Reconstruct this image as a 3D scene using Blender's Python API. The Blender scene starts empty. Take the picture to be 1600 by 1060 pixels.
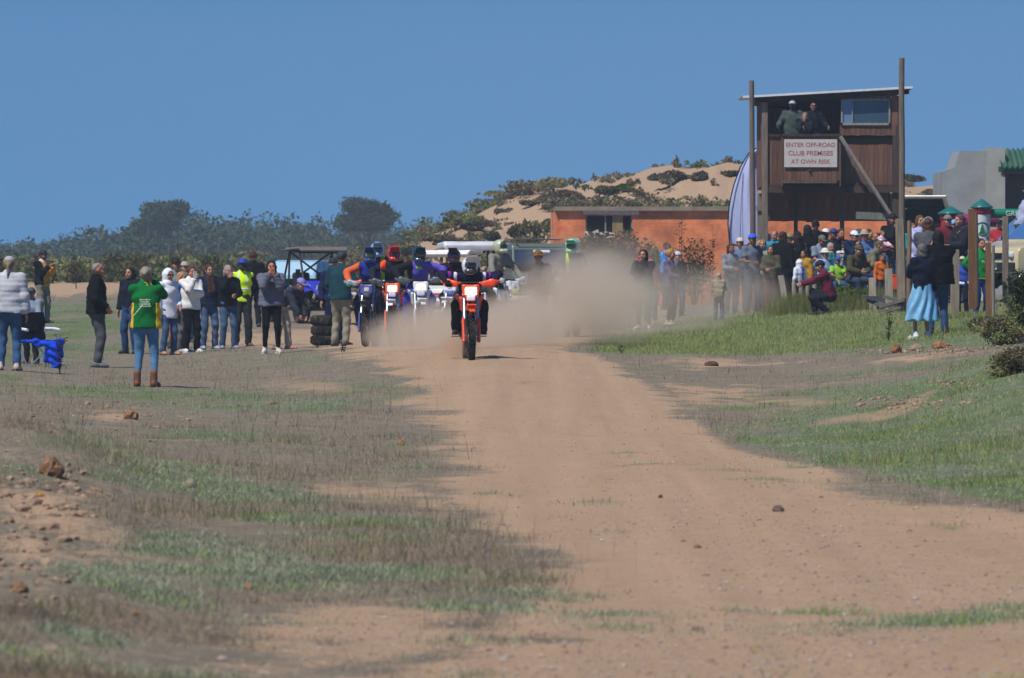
import bpy, math, random
import numpy as np
from mathutils import Vector, Matrix, Euler

S = bpy.context.scene
COL = S.collection
rng = np.random.default_rng(7)
random.seed(7)

# ------------------------------------------------------------------ camera
F = 10000.0           # focal length in photo pixels (1600 wide)
EYE = 1.5
HORIZON = 444.0
cam_data = bpy.data.cameras.new("camera")
cam = bpy.data.objects.new("camera", cam_data)
COL.objects.link(cam)
cam.location = (0, 0, EYE)
cam.rotation_euler = (math.radians(90), 0, 0)
cam_data.sensor_width = 36.0
cam_data.lens = 36.0 * F / 1600.0
cam_data.shift_y = -(530 - HORIZON) / 1600.0
cam_data.clip_start = 0.5
cam_data.clip_end = 20000
cam_data.dof.use_dof = True
cam_data.dof.focus_distance = 105
cam_data.dof.aperture_fstop = 225 / 22.0
S.camera = cam

# ------------------------------------------------------------------ sky and sun
SUN_EL = math.radians(57)
SUN_AZ = math.radians(-138)    # measured from +Y towards +X: behind the camera, to its left
world = bpy.data.worlds.new("World")
S.world = world
world.use_nodes = True
wn = world.node_tree.nodes; wl = world.node_tree.links
wn.clear()
w_out = wn.new('ShaderNodeOutputWorld'); w_bg = wn.new('ShaderNodeBackground')
sky = wn.new('ShaderNodeTexSky'); sky.sky_type = 'NISHITA'; sky.sun_disc = False
sky.sun_elevation = SUN_EL; sky.sun_rotation = SUN_AZ
sky.altitude = 0; sky.air_density = 1.0; sky.dust_density = 0.0; sky.ozone_density = 3.0
tc = wn.new('ShaderNodeTexCoord')
vadd = wn.new('ShaderNodeVectorMath'); vadd.operation = 'ADD'; vadd.inputs[1].default_value = (0, 0, 0.22)
vnor = wn.new('ShaderNodeVectorMath'); vnor.operation = 'NORMALIZE'
whs = wn.new('ShaderNodeHueSaturation'); whs.inputs['Saturation'].default_value = 1.42; whs.inputs['Value'].default_value = .92
wl.new(tc.outputs['Generated'], vadd.inputs[0]); wl.new(vadd.outputs[0], vnor.inputs[0])
wl.new(vnor.outputs[0], sky.inputs['Vector']); wl.new(sky.outputs[0], whs.inputs['Color'])
wl.new(whs.outputs[0], w_bg.inputs['Color']); wl.new(w_bg.outputs[0], w_out.inputs['Surface'])
w_bg.inputs['Strength'].default_value = 0.105

sun_data = bpy.data.lights.new("sun", 'SUN')
sun_data.energy = 4.7; sun_data.angle = math.radians(0.53); sun_data.color = (1.0, 0.945, 0.86)
sun = bpy.data.objects.new("sun", sun_data); COL.objects.link(sun)
sd = Vector((math.sin(SUN_AZ) * math.cos(SUN_EL), math.cos(SUN_AZ) * math.cos(SUN_EL), math.sin(SUN_EL)))
sun.rotation_euler = sd.to_track_quat('Z', 'Y').to_euler()
sun.location = (0, 0, 50)

S.view_settings.view_transform = 'Standard'
S.view_settings.look = 'None'
S.view_settings.gamma = 1.0
S.view_settings.use_curve_mapping = False
S.view_settings.exposure = -0.03
S.render.engine = 'CYCLES'
S.cycles.use_denoising = True
S.cycles.max_bounces = 6
S.cycles.volume_bounces = 2
S.cycles.transparent_max_bounces = 8
S.cycles.volume_max_steps = 128
S.cycles.volume_step_rate = 1.0

# ------------------------------------------------------------------ colours and materials
def lin(h, k=1.0):
    h = h.lstrip('#')
    c = [int(h[i:i + 2], 16) / 255 for i in (0, 2, 4)]
    return tuple(min(1, (x / 12.92 if x <= .04045 else ((x + .055) / 1.055) ** 2.4) * k) for x in c)

_mats = {}
def mat(h, rough=0.8, k=0.85, metal=0.0, spec=0.3, noise=0.12, scale=9.0, bump=0.0, bscale=60.0, coat=0.0, emit=0.0, alpha=1.0, stretch=None, dirt=0.0):
    key = (h, rough, k, metal, spec, noise, scale, bump, bscale, coat, emit, alpha, stretch, dirt)
    if key in _mats: return _mats[key]
    m = bpy.data.materials.new("mat_" + str(h).strip('#') + "_%d" % len(_mats)); m.use_nodes = True
    nt = m.node_tree; N = nt.nodes; L = nt.links
    b = N['Principled BSDF']
    base = lin(h, k)
    tcn = N.new('ShaderNodeTexCoord')
    src = tcn.outputs['Object']
    if stretch:
        mp = N.new('ShaderNodeMapping'); mp.inputs['Scale'].default_value = stretch
        L.new(src, mp.inputs['Vector']); src = mp.outputs[0]
    if noise > 0:
        nz = N.new('ShaderNodeTexNoise'); nz.inputs['Scale'].default_value = scale; nz.inputs['Detail'].default_value = 5
        nz.inputs['Roughness'].default_value = 0.6
        L.new(src, nz.inputs['Vector'])
        mr = N.new('ShaderNodeMapRange'); mr.inputs[1].default_value = .3; mr.inputs[2].default_value = .7
        mr.inputs[3].default_value = 1 - noise; mr.inputs[4].default_value = 1 + noise
        L.new(nz.outputs[0], mr.inputs[0])
        mx = N.new('ShaderNodeMix'); mx.data_type = 'RGBA'; mx.blend_type = 'MULTIPLY'; mx.inputs[0].default_value = 1
        mx.inputs[6].default_value = (*base, 1)
        L.new(mr.outputs[0], mx.inputs[7])
        out = mx.outputs[2]
        if dirt > 0:
            n2 = N.new('ShaderNodeTexNoise'); n2.inputs['Scale'].default_value = scale * .35; n2.inputs['Detail'].default_value = 6
            L.new(tcn.outputs['Object'], n2.inputs['Vector'])
            m2 = N.new('ShaderNodeMapRange'); m2.inputs[1].default_value = .42; m2.inputs[2].default_value = .7; m2.inputs[4].default_value = dirt
            L.new(n2.outputs[0], m2.inputs[0])
            m3 = N.new('ShaderNodeMix'); m3.data_type = 'RGBA'; m3.inputs[7].default_value = (.22, .15, .1, 1)
            L.new(m2.outputs[0], m3.inputs[0]); L.new(out, m3.inputs[6]); out = m3.outputs[2]
        L.new(out, b.inputs['Base Color'])
    else:
        b.inputs['Base Color'].default_value = (*base, 1)
    b.inputs['Roughness'].default_value = rough
    b.inputs['Metallic'].default_value = metal
    b.inputs['Specular IOR Level'].default_value = spec
    b.inputs['Coat Weight'].default_value = coat
    if bump > 0:
        nb = N.new('ShaderNodeTexNoise'); nb.inputs['Scale'].default_value = bscale; nb.inputs['Detail'].default_value = 4
        L.new(src, nb.inputs['Vector'])
        bp = N.new('ShaderNodeBump'); bp.inputs['Strength'].default_value = bump; bp.inputs['Distance'].default_value = .02
        L.new(nb.outputs[0], bp.inputs['Height']); L.new(bp.outputs[0], b.inputs['Normal'])
    if emit > 0:
        b.inputs['Emission Color'].default_value = (*lin(h), 1); b.inputs['Emission Strength'].default_value = emit
    if alpha < 1:
        b.inputs['Alpha'].default_value = alpha
    _mats[key] = m
    return m

def cloth(h, k=0.8): return mat(h, rough=.92, k=k, spec=.1, noise=.14, scale=6, bump=.25, bscale=25)
def plastic(h, k=0.85): return mat(h, rough=.35, k=k, spec=.5, noise=.05, dirt=.25)
def paint(h, k=0.85): return mat(h, rough=.3, k=k, spec=.5, noise=.04, coat=.4, dirt=.2)
def metal(h='#9a9c9e', r=.4): return mat(h, rough=r, k=.9, metal=.85, noise=.1)
SKIN = '#c98f72'; SKIN_DARK = '#5a3a2b'; SKIN_RED = '#c87f66'
def skin(h): return mat(h, rough=.6, k=.75, spec=.35, noise=.06)
RUBBER = mat('#1c1c1d', rough=.9, k=.9, spec=.2, noise=.25, scale=14, dirt=.35)
BLACK = mat('#121214', rough=.6, noise=.1)
GLASS_DARK = mat('#1a2026', rough=.08, spec=.6, noise=.0, coat=.5)

# ------------------------------------------------------------------ objects
def mesh_np(name, V, Fq, mats, midx=None, smooth=True):
    """V (n,3); Fq list of arrays (m,3) or (m,4)"""
    me = bpy.data.meshes.new(name)
    V = np.asarray(V, dtype=np.float32)
    fl = [np.asarray(f, dtype=np.int32) for f in Fq if len(f)]
    loops = np.concatenate([f.ravel() for f in fl]) if fl else np.zeros(0, np.int32)
    counts = np.concatenate([np.full(len(f), f.shape[1], np.int32) for f in fl]) if fl else np.zeros(0, np.int32)
    me.vertices.add(len(V)); me.vertices.foreach_set('co', V.ravel())
    me.loops.add(len(loops)); me.loops.foreach_set('vertex_index', loops)
    me.polygons.add(len(counts))
    starts = np.concatenate([[0], np.cumsum(counts)[:-1]]).astype(np.int32) if len(counts) else counts
    me.polygons.foreach_set('loop_start', starts)
    me.polygons.foreach_set('loop_total', counts)
    for m in (mats if isinstance(mats, (list, tuple)) else [mats]): me.materials.append(m)
    if midx is not None: me.polygons.foreach_set('material_index', np.asarray(midx, np.int32))
    me.polygons.foreach_set('use_smooth', np.full(len(counts), smooth))
    me.update(calc_edges=True)
    return me

def link(name, me, parent=None, loc=None, rot=None):
    o = bpy.data.objects.new(name, me)
    COL.objects.link(o)
    if parent is not None: o.parent = parent
    if loc is not None: o.location = loc
    if rot is not None: o.rotation_euler = rot
    return o

def thing(name, label, cat, loc=(0, 0, 0), rz=0.0, group=None, me=None):
    o = bpy.data.objects.new(name, me); COL.objects.link(o)
    o.location = loc; o.rotation_euler = (0, 0, rz)
    o['label'] = label; o['category'] = cat
    if group: o['group'] = group
    return o

class MB:
    """collects simple solids, then links them as one mesh object"""
    def __init__(s): s.V = []; s.F = {3: [], 4: []}; s.n = 0; s.poly = []
    def add(s, V, F):
        V = np.asarray(V, float); F = np.asarray(F)
        s.V.append(V); s.F[F.shape[1]].append(F + s.n); s.n += len(V)
        return s
    def box(s, c, size, R=None, taper=1.0):
        x, y, z = [v / 2 for v in size]
        P = np.array([[-x, -y, -z], [x, -y, -z], [x, y, -z], [-x, y, -z], [-x * taper, -y * taper, z], [x * taper, -y * taper, z], [x * taper, y * taper, z], [-x * taper, y * taper, z]])
        if R is not None:
            P = P @ np.array(Euler(R).to_matrix()).T
        return s.add(P + np.array(c), [[0, 3, 2, 1], [4, 5, 6, 7], [0, 1, 5, 4], [1, 2, 6, 5], [2, 3, 7, 6], [3, 0, 4, 7]])
    def tube(s, pts, r, seg=8, cap=True):
        pts = [np.array(p, float) for p in pts]; n = len(pts)
        rs = r if isinstance(r, (list, tuple)) else [r] * n
        V = []; ref = None
        for i, p in enumerate(pts):
            d = pts[min(i + 1, n - 1)] - pts[max(i - 1, 0)]
            d = d / (np.linalg.norm(d) + 1e-9)
            if ref is None: ref = np.array([0, 0, 1.0]) if abs(d[2]) < .9 else np.array([1.0, 0, 0])
            u = np.cross(d, ref); u /= np.linalg.norm(u) + 1e-9; w = np.cross(u, d); ref = w if abs(np.dot(w, d)) < .9 else ref
            a = np.arange(seg) * 2 * np.pi / seg
            V.append(p + rs[i] * (np.outer(np.cos(a), u) + np.outer(np.sin(a), w)))
        V = np.concatenate(V)
        F = []
        for i in range(n - 1):
            for j in range(seg):
                k = (j + 1) % seg
                F.append([i * seg + j, i * seg + k, (i + 1) * seg + k, (i + 1) * seg + j])
        s.add(V, F)
        if cap:
            for e, off in ((0, 0), (n - 1, (n - 1) * seg)):
                c = pts[e]; base = s.n
                ring = V[off:off + seg]
                s.add(np.vstack([ring, c[None]]), [[j, (j + 1) % seg, seg] if e else [(j + 1) % seg, j, seg] for j in range(seg)])
        return s
    def prism(s, poly, axis, a, b, R=None, c=(0, 0, 0)):
        """poly: 2d outline; extruded along axis ('x','y','z') from a to b"""
        n = len(poly)
        def put(t):
            if axis == 'x': return [[t, p[0], p[1]] for p in poly]
            if axis == 'y': return [[p[0], t, p[1]] for p in poly]
            return [[p[0], p[1], t] for p in poly]
        V = np.array(put(a) + put(b), float)
        if R is not None: V = V @ np.array(Euler(R).to_matrix()).T
        V = V + np.array(c)
        base = s.n; s.V.append(V)
        for i in range(n):
            j = (i + 1) % n
            s.F[4].append(np.array([[i, j, n + j, n + i]]) + base)
        s.poly.append([base + i for i in range(n)][::-1]); s.poly.append([base + n + i for i in range(n)])
        s.n += 2 * n
        return s
    def lathe(s, prof, c=(0, 0, 0), axis='z', seg=24, close=False):
        """prof list of (r, h)"""
        a = np.arange(seg) * 2 * np.pi / seg; V = []
        for r, h in prof:
            if axis == 'z': V.append(np.stack([r * np.cos(a), r * np.sin(a), np.full(seg, h)], 1))
            elif axis == 'x': V.append(np.stack([np.full(seg, h), r * np.cos(a), r * np.sin(a)], 1))
            else: V.append(np.stack([r * np.cos(a), np.full(seg, h), r * np.sin(a)], 1))
        V = np.concatenate(V) + np.array(c); F = []; n = len(prof)
        for i in range(n if close else n - 1):
            i2 = (i + 1) % n
            for j in range(seg):
                k = (j + 1) % seg
                F.append([i * seg + j, i * seg + k, i2 * seg + k, i2 * seg + j])
        return s.add(V, F)
    def mesh(s, name, m, smooth=False):
        V = np.concatenate(s.V)
        fl = [np.concatenate(s.F[k]) for k in (3, 4) if s.F[k]]
        if s.poly:
            me = bpy.data.meshes.new(name)
            me.from_pydata(V.tolist(), [], [list(map(int, f)) for a in fl for f in a] + s.poly)
            me.materials.append(m)
            for p in me.polygons: p.use_smooth = smooth
        else:
            me = mesh_np(name, V, fl, m, smooth=smooth)
        return me
    def build(s, name, m, parent=None, smooth=False, bevel=0.0, loc=None, rot=None, auto=None):
        me = s.mesh(name, m, smooth)
        o = link(name, me, parent, loc, rot)
        if bevel > 0:
            b = o.modifiers.new('bevel', 'BEVEL'); b.width = bevel; b.segments = 2; b.limit_method = 'ANGLE'; b.angle_limit = .6
        return o

# ------------------------------------------------------------------ distance-field surfaces (bodies, clothes, fairings)
def surfnet(f, lo, hi, res):
    """f: field sampled on the grid; negative inside"""
    s = f < 0
    nx, ny, nz = f.shape
    cnt = np.zeros((nx - 1, ny - 1, nz - 1), np.float32); acc = np.zeros((nx - 1, ny - 1, nz - 1, 3), np.float32)
    offs = [(0, 0), (1, 0), (0, 1), (1, 1)]
    cross = []
    for ax in range(3):
        sl0 = [slice(None)] * 3; sl1 = [slice(None)] * 3
        sl0[ax] = slice(0, -1); sl1[ax] = slice(1, None)
        a = f[tuple(sl0)]; b = f[tuple(sl1)]
        c = s[tuple(sl0)] != s[tuple(sl1)]
        t = np.where(c, a / np.where(c, a - b, 1), 0)
        cross.append((c, s[tuple(sl0)]))
        o1, o2 = [i for i in range(3) if i != ax]
        for d1, d2 in offs:
            sl = [slice(None)] * 3
            n1 = f.shape[o1] - 1; n2 = f.shape[o2] - 1
            sl[o1] = slice(d1, d1 + n1); sl[o2] = slice(d2, d2 + n2)
            cc = c[tuple(sl)]; tt = t[tuple(sl)]
            cnt += cc
            acc[..., ax] += np.where(cc, tt, 0)
            acc[..., o1] += np.where(cc, d1, 0)
            acc[..., o2] += np.where(cc, d2, 0)
    act = cnt > 0
    idx = np.full(act.shape, -1, np.int32); ids = np.argwhere(act); idx[act] = np.arange(len(ids))
    V = (ids + acc[act] / cnt[act][:, None]) * res + lo
    Q = []
    for ax in range(3):
        c, inside = cross[ax]
        o1, o2 = [(ax + 1) % 3, (ax + 2) % 3]
        e = np.argwhere(c)
        ok = (e[:, o1] > 0) & (e[:, o2] > 0) & (e[:, o1] < act.shape[o1]) & (e[:, o2] < act.shape[o2])
        e = e[ok]
        if not len(e): continue
        ins = inside[tuple(e.T)]
        def g(d1, d2):
            q = e.copy(); q[:, o1] -= d1; q[:, o2] -= d2
            return idx[tuple(q.T)]
        quad = np.stack([g(1, 1), g(0, 1), g(0, 0), g(1, 0)], 1)
        quad[~ins] = quad[~ins][:, ::-1]
        Q.append(quad)
    return V, (np.concatenate(Q) if Q else np.zeros((0, 4), int))

def prim_d(p, P):
    t = p[0]
    if t == 'c':      # capsule a,b,ra,rb, optional flatten (n, factor)
        a, b, ra, rb = np.array(p[1]), np.array(p[2]), p[3], p[4]
        ba = b - a; L2 = ba @ ba + 1e-9
        pa = P - a
        h = np.clip((pa @ ba) / L2, 0, 1)
        q = pa - h[..., None] * ba
        if len(p) > 5 and p[5] is not None:
            n, fl = np.array(p[5], float), p[6]
            n = n / np.linalg.norm(n)
            comp = q @ n
            q = q - (comp * (1 - 1 / fl))[..., None] * n
        return np.sqrt((q ** 2).sum(-1)) - (ra + (rb - ra) * h)
    if t == 'e':
        c, r = np.array(p[1]), np.array(p[2], float)
        q = P - c
        if len(p) > 3 and p[3] is not None: q = q @ np.array(Euler(p[3]).to_matrix())
        k = np.sqrt(((q / r) ** 2).sum(-1))
        return (k - 1) * r.min() if True else k
    if t == 'b':      # rounded box c, half, rot, round
        c, hf, rd = np.array(p[1]), np.array(p[2], float), p[4]
        q = P - c
        if p[3] is not None: q = q @ np.array(Euler(p[3]).to_matrix())
        q = np.abs(q) - (hf - rd)
        return np.sqrt((np.maximum(q, 0) ** 2).sum(-1)) + np.minimum(q.max(-1), 0) - rd

def prim_box(p):
    if p[0] == 'c':
        m = max(p[3], p[4]) * (p[6] if len(p) > 6 and p[5] is not None else 1)
        a, b = np.array(p[1]), np.array(p[2])
        return np.minimum(a, b) - m, np.maximum(a, b) + m
    r = np.array(p[2], float); m = np.linalg.norm(r) if (len(p) > 3 and p[3] is not None) else r
    return np.array(p[1]) - m, np.array(p[1]) + m

def sdf(prims, res=.02, k=.03, groups=None, cut=None, disp=None, inflate=0.0, clip=None):
    """prims: list; each may be (prim, clipplane) ; cut: prims subtracted; disp(P)->offset; clip(P)->field intersected"""
    items = []
    for p in prims:
        if isinstance(p, tuple) and isinstance(p[0], tuple): items.append(p)
        else: items.append((p, None))
    los, his = zip(*[prim_box(p) for p, _ in items])
    pad = inflate + 2 * res + k * .3
    lo = np.min(los, 0) - pad; hi = np.max(his, 0) + pad
    n = np.ceil((hi - lo) / res).astype(int) + 1
    ax = [lo[i] + np.arange(n[i]) * res for i in range(3)]
    f = np.full(n, .5, np.float32)
    for (p, cp), l, h in zip(items, los, his):
        m = pad + k
        i0 = np.maximum(((l - m - lo) / res).astype(int), 0); i1 = np.minimum(np.ceil((h + m - lo) / res).astype(int) + 1, n)
        sl = tuple(slice(a, b) for a, b in zip(i0, i1))
        G = np.stack(np.meshgrid(*[ax[i][sl[i]] for i in range(3)], indexing='ij'), -1)
        d = prim_d(p, G) - inflate
        if cp is not None:
            pt, nn = np.array(cp[0]), np.array(cp[1], float); nn /= np.linalg.norm(nn)
            d = np.maximum(d, (G - pt) @ nn)
        cur = f[sl]
        if k > 0:
            hh = np.clip(.5 + .5 * (cur - d) / k, 0, 1)
            f[sl] = cur + (d - cur) * hh - k * hh * (1 - hh)
        else: f[sl] = np.minimum(cur, d)
    G = None
    if disp is not None or cut or clip is not None:
        G = np.stack(np.meshgrid(*ax, indexing='ij'), -1)
    if disp is not None: f = f + disp(G)
    if cut:
        for c in cut: f = np.maximum(f, -prim_d(c, G))
    if clip is not None: f = np.maximum(f, clip(G))
    f = f.astype(np.float32); f[f == 0] = 1e-6
    # close the border
    f[0], f[-1], f[:, 0], f[:, -1], f[:, :, 0], f[:, :, -1] = [np.maximum(x, 1e-4) for x in (f[0], f[-1], f[:, 0], f[:, -1], f[:, :, 0], f[:, :, -1])]
    return surfnet(f, lo, hi, res)

def sdf_obj(name, m, parent, prims, loc=None, rot=None, **kw):
    V, Q = sdf(prims, **kw)
    return link(name, mesh_np(name, V, [Q], m), parent, loc, rot)

# ------------------------------------------------------------------ noise
_T = rng.random((256, 256))
def vnoise(x, y):
    xi = np.floor(x).astype(int); yi = np.floor(y).astype(int)
    fx = x - xi; fy = y - yi
    fx = fx * fx * (3 - 2 * fx); fy = fy * fy * (3 - 2 * fy)
    g = lambda a, b: _T[a & 255, b & 255]
    return (g(xi, yi) * (1 - fx) + g(xi + 1, yi) * fx) * (1 - fy) + (g(xi, yi + 1) * (1 - fx) + g(xi + 1, yi + 1) * fx) * fy
def fbm(x, y, o=4, seed=0):
    v = 0; a = .5; t = 0
    for i in range(o):
        v = v + a * vnoise(x * 2 ** i + 17.3 * i + seed * 31.7, y * 2 ** i + 9.1 * i + seed * 13.3); t += a; a *= .5
    return v / t

# ------------------------------------------------------------------ the lie of the land
TX = np.array([-300, 0, 200, 400, 600, 800, 1000, 1200, 1400, 1600, 1900.])
# rows: distance -> screen height the ground reaches at each of TX (flat ground lies at 444+15000/Y)
ROWS = {
 24: [1000, 1010, 1030, 1055, 1069, 1069, 1069, 1069, 1069, 1069, 1060],
 30: [880, 900, 925, 940, 944, 944, 944, 944, 944, 944, 940],
 37: [770, 790, 825, 845, 850, 850, 850, 850, 850, 845, 830],
 45: [705, 722, 755, 772, 778, 778, 778, 778, 776, 766, 740],
 55: [680, 690, 702, 712, 716, 717, 717, 717, 708, 680, 650],
 70: [638, 644, 654, 656, 655, 652, 654, 656, 640, 598, 575],
 80: [618, 622, 628, 628, 620, 614, 622, 626, 606, 562, 545],
 90: [598, 600, 606, 604, 588, 580, 590, 596, 578, 546, 530],
 97: [578, 582, 592, 588, 569, 562, 572, 578, 560, 536, 520],
 103: [568, 574, 582, 576, 557, 549, 559, 564, 546, 524, 510],
 111: [561, 567, 574, 564, 548, 540, 549, 550, 533, 510, 500],
 120: [552, 557, 562, 552, 540, 534, 538, 530, 508, 495, 490],
 131: [544, 547, 549, 543, 534, 528, 524, 505, 489, 484, 480],
 137: [537, 540, 541, 536, 530, 524, 516, 495, 482, 478, 475],
 150: [519, 519, 516, 512, 516, 512, 508, 486, 474, 470, 468],
 165: [500, 500, 498, 499, 502, 502, 500, 480, 468, 464, 462],
 185: [474, 474, 472, 478, 488, 490, 488, 476, 464, 460, 458],
 205: [456, 454, 452, 460, 476, 480, 480, 472, 461, 458, 456],
 230: [446, 444, 442, 450, 465, 468, 470, 466, 458, 455, 454],
 300: [444, 444, 444, 448, 455, 458, 460, 458, 455, 453, 452],
 600: [446, 446, 446, 447, 449, 450, 451, 450, 449, 448, 448],
 3000: [446, 446, 446, 446, 446, 446, 446, 446, 446, 446, 446],
}
TY = np.array(sorted(ROWS)); TG = np.array([ROWS[y] for y in TY], float)
TZ = EYE - (TG - HORIZON) * TY[:, None] / F
LY = np.log(TY)
def _cubic(v0, v1, v2, v3, t, h0, h1, h2):
    d = (v2 - v1) / h1
    m1 = ((v1 - v0) / h0 * h1 + d * h0) / (h0 + h1); m2 = ((v3 - v2) / h2 * h1 + d * h2) / (h1 + h2)
    t2 = t * t; t3 = t2 * t
    return (2 * t3 - 3 * t2 + 1) * v1 + (t3 - 2 * t2 + t) * h1 * m1 + (-2 * t3 + 3 * t2) * v2 + (t3 - t2) * h1 * m2
def table(px, Y):
    px = np.clip(px, TX[0], TX[-1]); ly = np.clip(np.log(np.maximum(Y, 1)), LY[0], LY[-1] - 1e-6)
    i = np.clip(np.searchsorted(LY, ly, side='right') - 1, 0, len(LY) - 2)
    j = np.clip(np.searchsorted(TX, px, side='right') - 1, 0, len(TX) - 2)
    def row(r):
        r = np.clip(r, 0, len(LY) - 1)
        j0 = np.maximum(j - 1, 0); j3 = np.minimum(j + 2, len(TX) - 1)
        h1 = TX[j + 1] - TX[j]; h0 = np.where(j > 0, TX[j] - TX[j0], h1); h2 = np.where(j + 2 < len(TX), TX[j3] - TX[j + 1], h1)
        return _cubic(TZ[r, j0], TZ[r, j], TZ[r, j + 1], TZ[r, j3], (px - TX[j]) / h1, h0, h1, h2)
    h1 = LY[i + 1] - LY[i]; i0 = np.maximum(i - 1, 0); i3 = np.minimum(i + 2, len(LY) - 1)
    h0 = np.where(i > 0, LY[i] - LY[i0], h1); h2 = np.where(i + 2 < len(LY), LY[i3] - LY[i + 1], h1)
    return _cubic(row(i - 1), row(i), row(i + 1), row(i + 2), (ly - LY[i]) / h1, h0, h1, h2)
DUNE = np.array([(-400, 0), (430, 0), (520, 16), (580, 44), (640, 64), (700, 92), (760, 110), (810, 128), (860, 150), (930, 166), (1000, 176), (1060, 184), (1150, 184), (1300, 166), (1440, 150), (1500, 146), (1700, 130), (2300, 110)], float)
def sstep(a, b, x):
    t = np.clip((x - a) / (b - a), 0, 1); return t * t * (3 - 2 * t)
def dune(px, Y):
    h = np.interp(px, DUNE[:, 0], DUNE[:, 1]) * .0318
    n = (fbm((px - 800) / F * 260 / 3.2 + 50, Y / 6.0, 5, 3) - .5)
    up = sstep(222, 300, Y + n * 22)
    return (h * up * (1 - .55 * sstep(320, 480, Y)) + n * 1.3 * np.clip(h, 0, 1) * sstep(222, 260, Y)) * (Y < 900)
def gauss(px, py, cx, cy, rx, ry, a=0.0):
    c, s_ = math.cos(a), math.sin(a)
    u = ((px - cx) * c + (py - cy) * s_) / rx; v = (-(px - cx) * s_ + (py - cy) * c) / ry
    return np.exp(-(u * u + v * v))
# what grows or lies where: (kind, px, py, rx, ry, angle, weight) laid out on the ground plane
GREEN = [(40, 735, 120, 18, .1, 1.), (260, 745, 130, 26, .3, 1.1), (430, 780, 160, 28, .15, 1.), (520, 815, 240, 10, .02, 1.), (610, 842, 260, 8, 0, .9), (430, 866, 220, 10, .03, 1.1), (520, 892, 280, 9, 0, 1.2), (380, 915, 200, 10, .04, 1.1), (700, 905, 220, 7, 0, .8), (760, 925, 160, 5, 0, .7),
         (300, 842, 120, 8, .05, .9), (130, 990, 110, 22, .3, 1.1), (240, 930, 130, 20, .32, 1.1), (640, 1005, 260, 9, 0, .8), (560, 975, 200, 7, 0, .8), (860, 1000, 160, 6, 0, .6), (740, 948, 180, 6, 0, .6), (640, 1035, 200, 6, 0, .5),
         (380, 630, 170, 20, 0, 1.1), (150, 610, 160, 14, 0, .6), (470, 700, 140, 16, 0, .9), (120, 690, 130, 14, 0, .7), (560, 600, 120, 12, 0, .8), (640, 615, 70, 10, 0, .7), (300, 680, 110, 14, 0, .6), (530, 640, 70, 12, 0, .5), (650, 680, 60, 10, 0, .8), (640, 730, 50, 8, 0, .9), (820, 1060, 200, 12, 0, .5),
         (1590, 760, 300, 36, 0, 1.6), (1390, 690, 260, 32, .05, 1.6), (1330, 715, 160, 16, .1, 1.0), (1560, 640, 140, 50, -.2, 1.5), (1400, 635, 160, 20, -.25, .9), (1500, 590, 100, 22, -.2, 1.), (1620, 820, 60, 12, 0, .6),
         (1250, 540, 260, 14, 0, 1.2), (1200, 520, 220, 22, 0, 1.3), (1080, 540, 170, 12, 0, 1.1), (1400, 505, 220, 30, 0, 1.4), (1540, 520, 80, 22, 0, 1.), (940, 548, 80, 6, 0, .7), (1040, 572, 60, 6, 0, .7),
         (1160, 588, 200, 8, 0, .8), (1300, 612, 120, 12, 0, .8), (1420, 575, 140, 8, -.1, .8), (1200, 640, 110, 8, 0, .6), (1360, 600, 130, 8, -.1, .6), (858, 657, 50, 4, 0, .6), (960, 708, 60, 5, 0, .4), (60, 560, 120, 18, 0, .6), (130, 505, 170, 30, 0, 1.0), (60, 540, 130, 20, 0, .7),
         (480, 560, 100, 12, 0, .6), (340, 560, 100, 12, 0, .5), (590, 560, 40, 6, 0, .4), (300, 470, 60, 10, 0, .3), (70, 480, 120, 10, 0, .9)]
BARE = [(500, 605, 110, 14, 0, .7), (560, 770, 110, 16, 0, .8), (90, 800, 140, 60, .4, .65), (180, 650, 60, 16, 0, .7), (620, 1000, 170, 30, 0, .9), (480, 1040, 200, 22, 0, .5),
        (440, 530, 160, 16, 0, .9), (560, 510, 60, 20, 0, 1.), (260, 440, 170, 12, 0, 1.3), (60, 455, 130, 10, 0, 1.0), (110, 445, 300, 6, 0, .8), (1450, 556, 120, 6, -.1, .9), (1420, 632, 70, 9, -.45, 1.2), (1330, 655, 120, 9, -.15, 1.),
        (1150, 610, 160, 16, 0, .5), (1220, 640, 110, 12, 0, .6), (1100, 570, 120, 10, 0, .6), (1350, 588, 90, 8, -.1, .5), (700, 800, 80, 30, 0, .5), (30, 860, 80, 40, 0, .5), (350, 470, 40, 10, 0, .6), (400, 990, 110, 26, 0, .5), (590, 960, 140, 20, 0, .7)]
LEFT = np.array([(1100, 480), (1060, 560), (1000, 760), (940, 880), (880, 840), (820, 760), (760, 720), (700, 690), (650, 660), (610, 630), (575, 590), (555, 540), (530, 520), (500, 560)], float)[::-1]
RIGHT = np.array([(1100, 2400), (860, 1900), (800, 1610), (775, 1500), (745, 1390), (720, 1260), (700, 1190), (675, 1110), (650, 1075), (620, 1040), (590, 1000), (565, 950), (548, 910), (530, 950), (500, 1050)], float)[::-1]
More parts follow.
